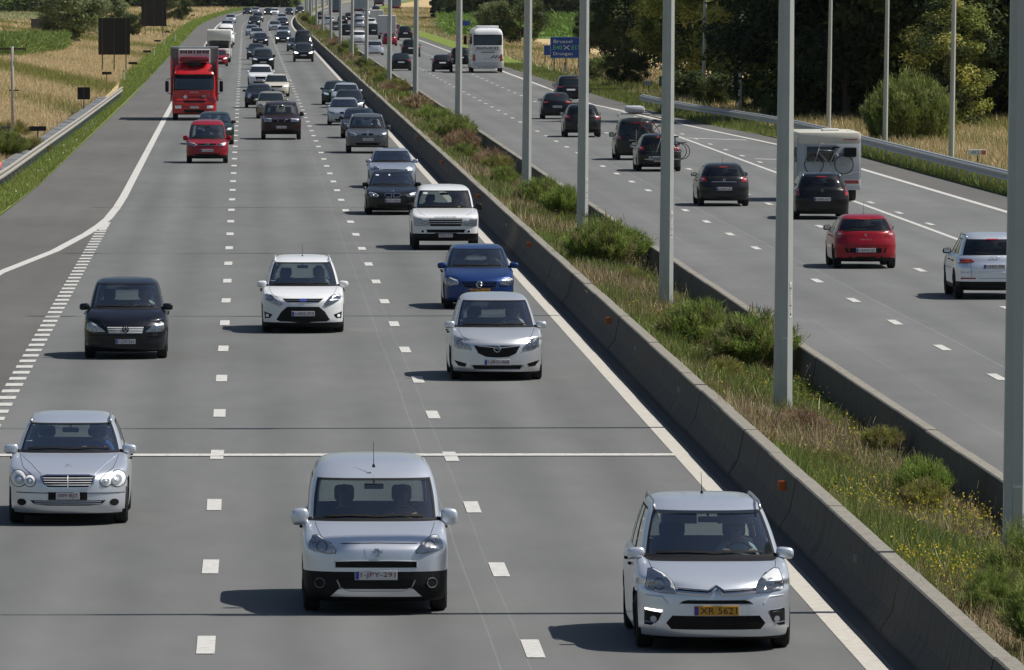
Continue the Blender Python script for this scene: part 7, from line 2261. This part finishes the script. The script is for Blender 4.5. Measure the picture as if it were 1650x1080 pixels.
sign_panel("direction_sign", "small blue sign half hidden behind the blue direction sign", "traffic sign", 886, 112, 1.0, .85, 1.0, (-.4, .2), "sign_blue", d=690)
sign_panel("distance_sign", "small blue board left of the white coach's roof", "traffic sign", 750, 80, 1.0, .55, 2.2, (0,), "sign_blue", d=900)
X, D = GP(888, 127, 0)
t = thing("delineator_post", "white reflector post below the blue direction sign", "road marker", (at(910, 640), 640, 0)); b = MB(); b.rbox(-.06, .06, -.05, .05, -.1, .95, .02); b.build("post", MAT["white_plastic"], t); b = MB(); b.box(-.045, .045, -.056, -.051, .74, .88); b.build("reflector", MAT["reflector_orange"], t)
# green route sign with orange diamond, mostly behind a lamp post
t, p, th = sign_panel("route_sign", "green route shield sign with an orange diamond behind the lamp post", "traffic sign", 1074, 150, .95, .62, .90, (-.2, .2), "sign_green", d=505)
obj("lettering", fit_text("E40", .62, .36, MAT["sign_white"]), p, (0, -th / 2 - .008, 1.21))
b = MB(); b.rbox(-.32, .32, -.03, .03, -.32, .32, .01); dm = b.build("orange_diamond", MAT["sign_orange"], t, loc=(.05, 0, 2.02), rot=(0, R(45), 0)); b = MB(); b.rbox(-.37, .37, -.02, .02, -.37, .37, .01); b.build("diamond_border", MAT["sign_white"], t, loc=(.05, .012, 2.02), rot=(0, R(45), 0))
sign_panel("grey_sign", "small grey board among bushes left of the green route sign", "traffic sign", 1045, 150, .55, .28, .75, (0,), "galvanised", d=520)
sign_panel("narrow_sign", "narrow dark sign edge beside a slim lamp post", "traffic sign", 1186, 180, .28, .95, 1.5, (0,), "sign_back", d=450)
# white and orange kilometre board
t, p, th = sign_panel("kilometre_sign", "white and orange kilometre board behind the right guard rail", "traffic sign", 1575, 268, .72, .22, .75, (.02,), "sign_white", d=318)
b = MB(); b.box(.16, .33, -th / 2 - .006, -th / 2 - .001, .78, .94); b.build("orange_field", MAT["sign_orange"], p)
obj("lettering", fit_text("49.2", .30, .12, MAT["plate_blue"]), p, (-.08, -th / 2 - .006, .86))
# far left farm bits
X = at(46, 1900); t = thing("farm_house", "far farm building with a red roof at the top left", "house", (X, 1900, 0))
b = MB(); b.box(-2.6, 2.6, 0, 6, 0, 2.3); b.build("wall", simple("brick_far", (.34, .16, .11), .8, noise=.15), t)
b = MB(); b.add([(-2.9, -.3, 2.3), (2.9, -.3, 2.3), (2.9, 3, 5.0), (-2.9, 3, 5.0), (2.9, 6.3, 2.3), (-2.9, 6.3, 2.3)], [(0, 1, 2, 3), (3, 2, 4, 5)]); b.build("roof", simple("roof_red", (.42, .10, .07), .8, noise=.2), t)
X = at(66, 1130); t = thing("shed", "low dark shed left of the silvery willow", "shed", (X, 1130, 0)); b = MB(); b.rbox(-1.4, 1.4, 0, 3, 0, 1.6, .04); b.build("wall", simple("shed_dark", (.05, .055, .06), .7), t); b = MB(); b.rbox(-1.55, 1.55, -.15, 3.15, 1.6, 1.72, .02); b.build("roof", simple("shed_dark", (.05, .055, .06), .7), t)
car('sedan', 'navy', 13, 4, "dark car parked by the field at the top left corner", False, False, name="parked_car", X=at(13, 1800), d=1800, mirrors=False)

bpy.data.scenes.remove(_lab)

# ---- summer haze: thin even air round everything
m = bpy.data.materials.new("haze"); m.use_nodes = True
try: m.cycles.homogeneous_volume = True
except Exception: pass
nt = m.node_tree; nt.nodes.remove(nt.nodes["Principled BSDF"])
pv = nt.nodes.new("ShaderNodeVolumePrincipled"); pv.inputs["Color"].default_value = (.86, .91, 1, 1); pv.inputs["Density"].default_value = HAZE
pv.inputs["Anisotropy"].default_value = 0.2
nt.links.new(pv.outputs[0], nt.nodes["Material Output"].inputs["Volume"])
hz = MB(); hz.box(-7500, 7500, -6500, 12500, -1.2, 24)
tag(hz.build("haze", m), "thin summer haze over the motorway", "haze", kind="stuff")
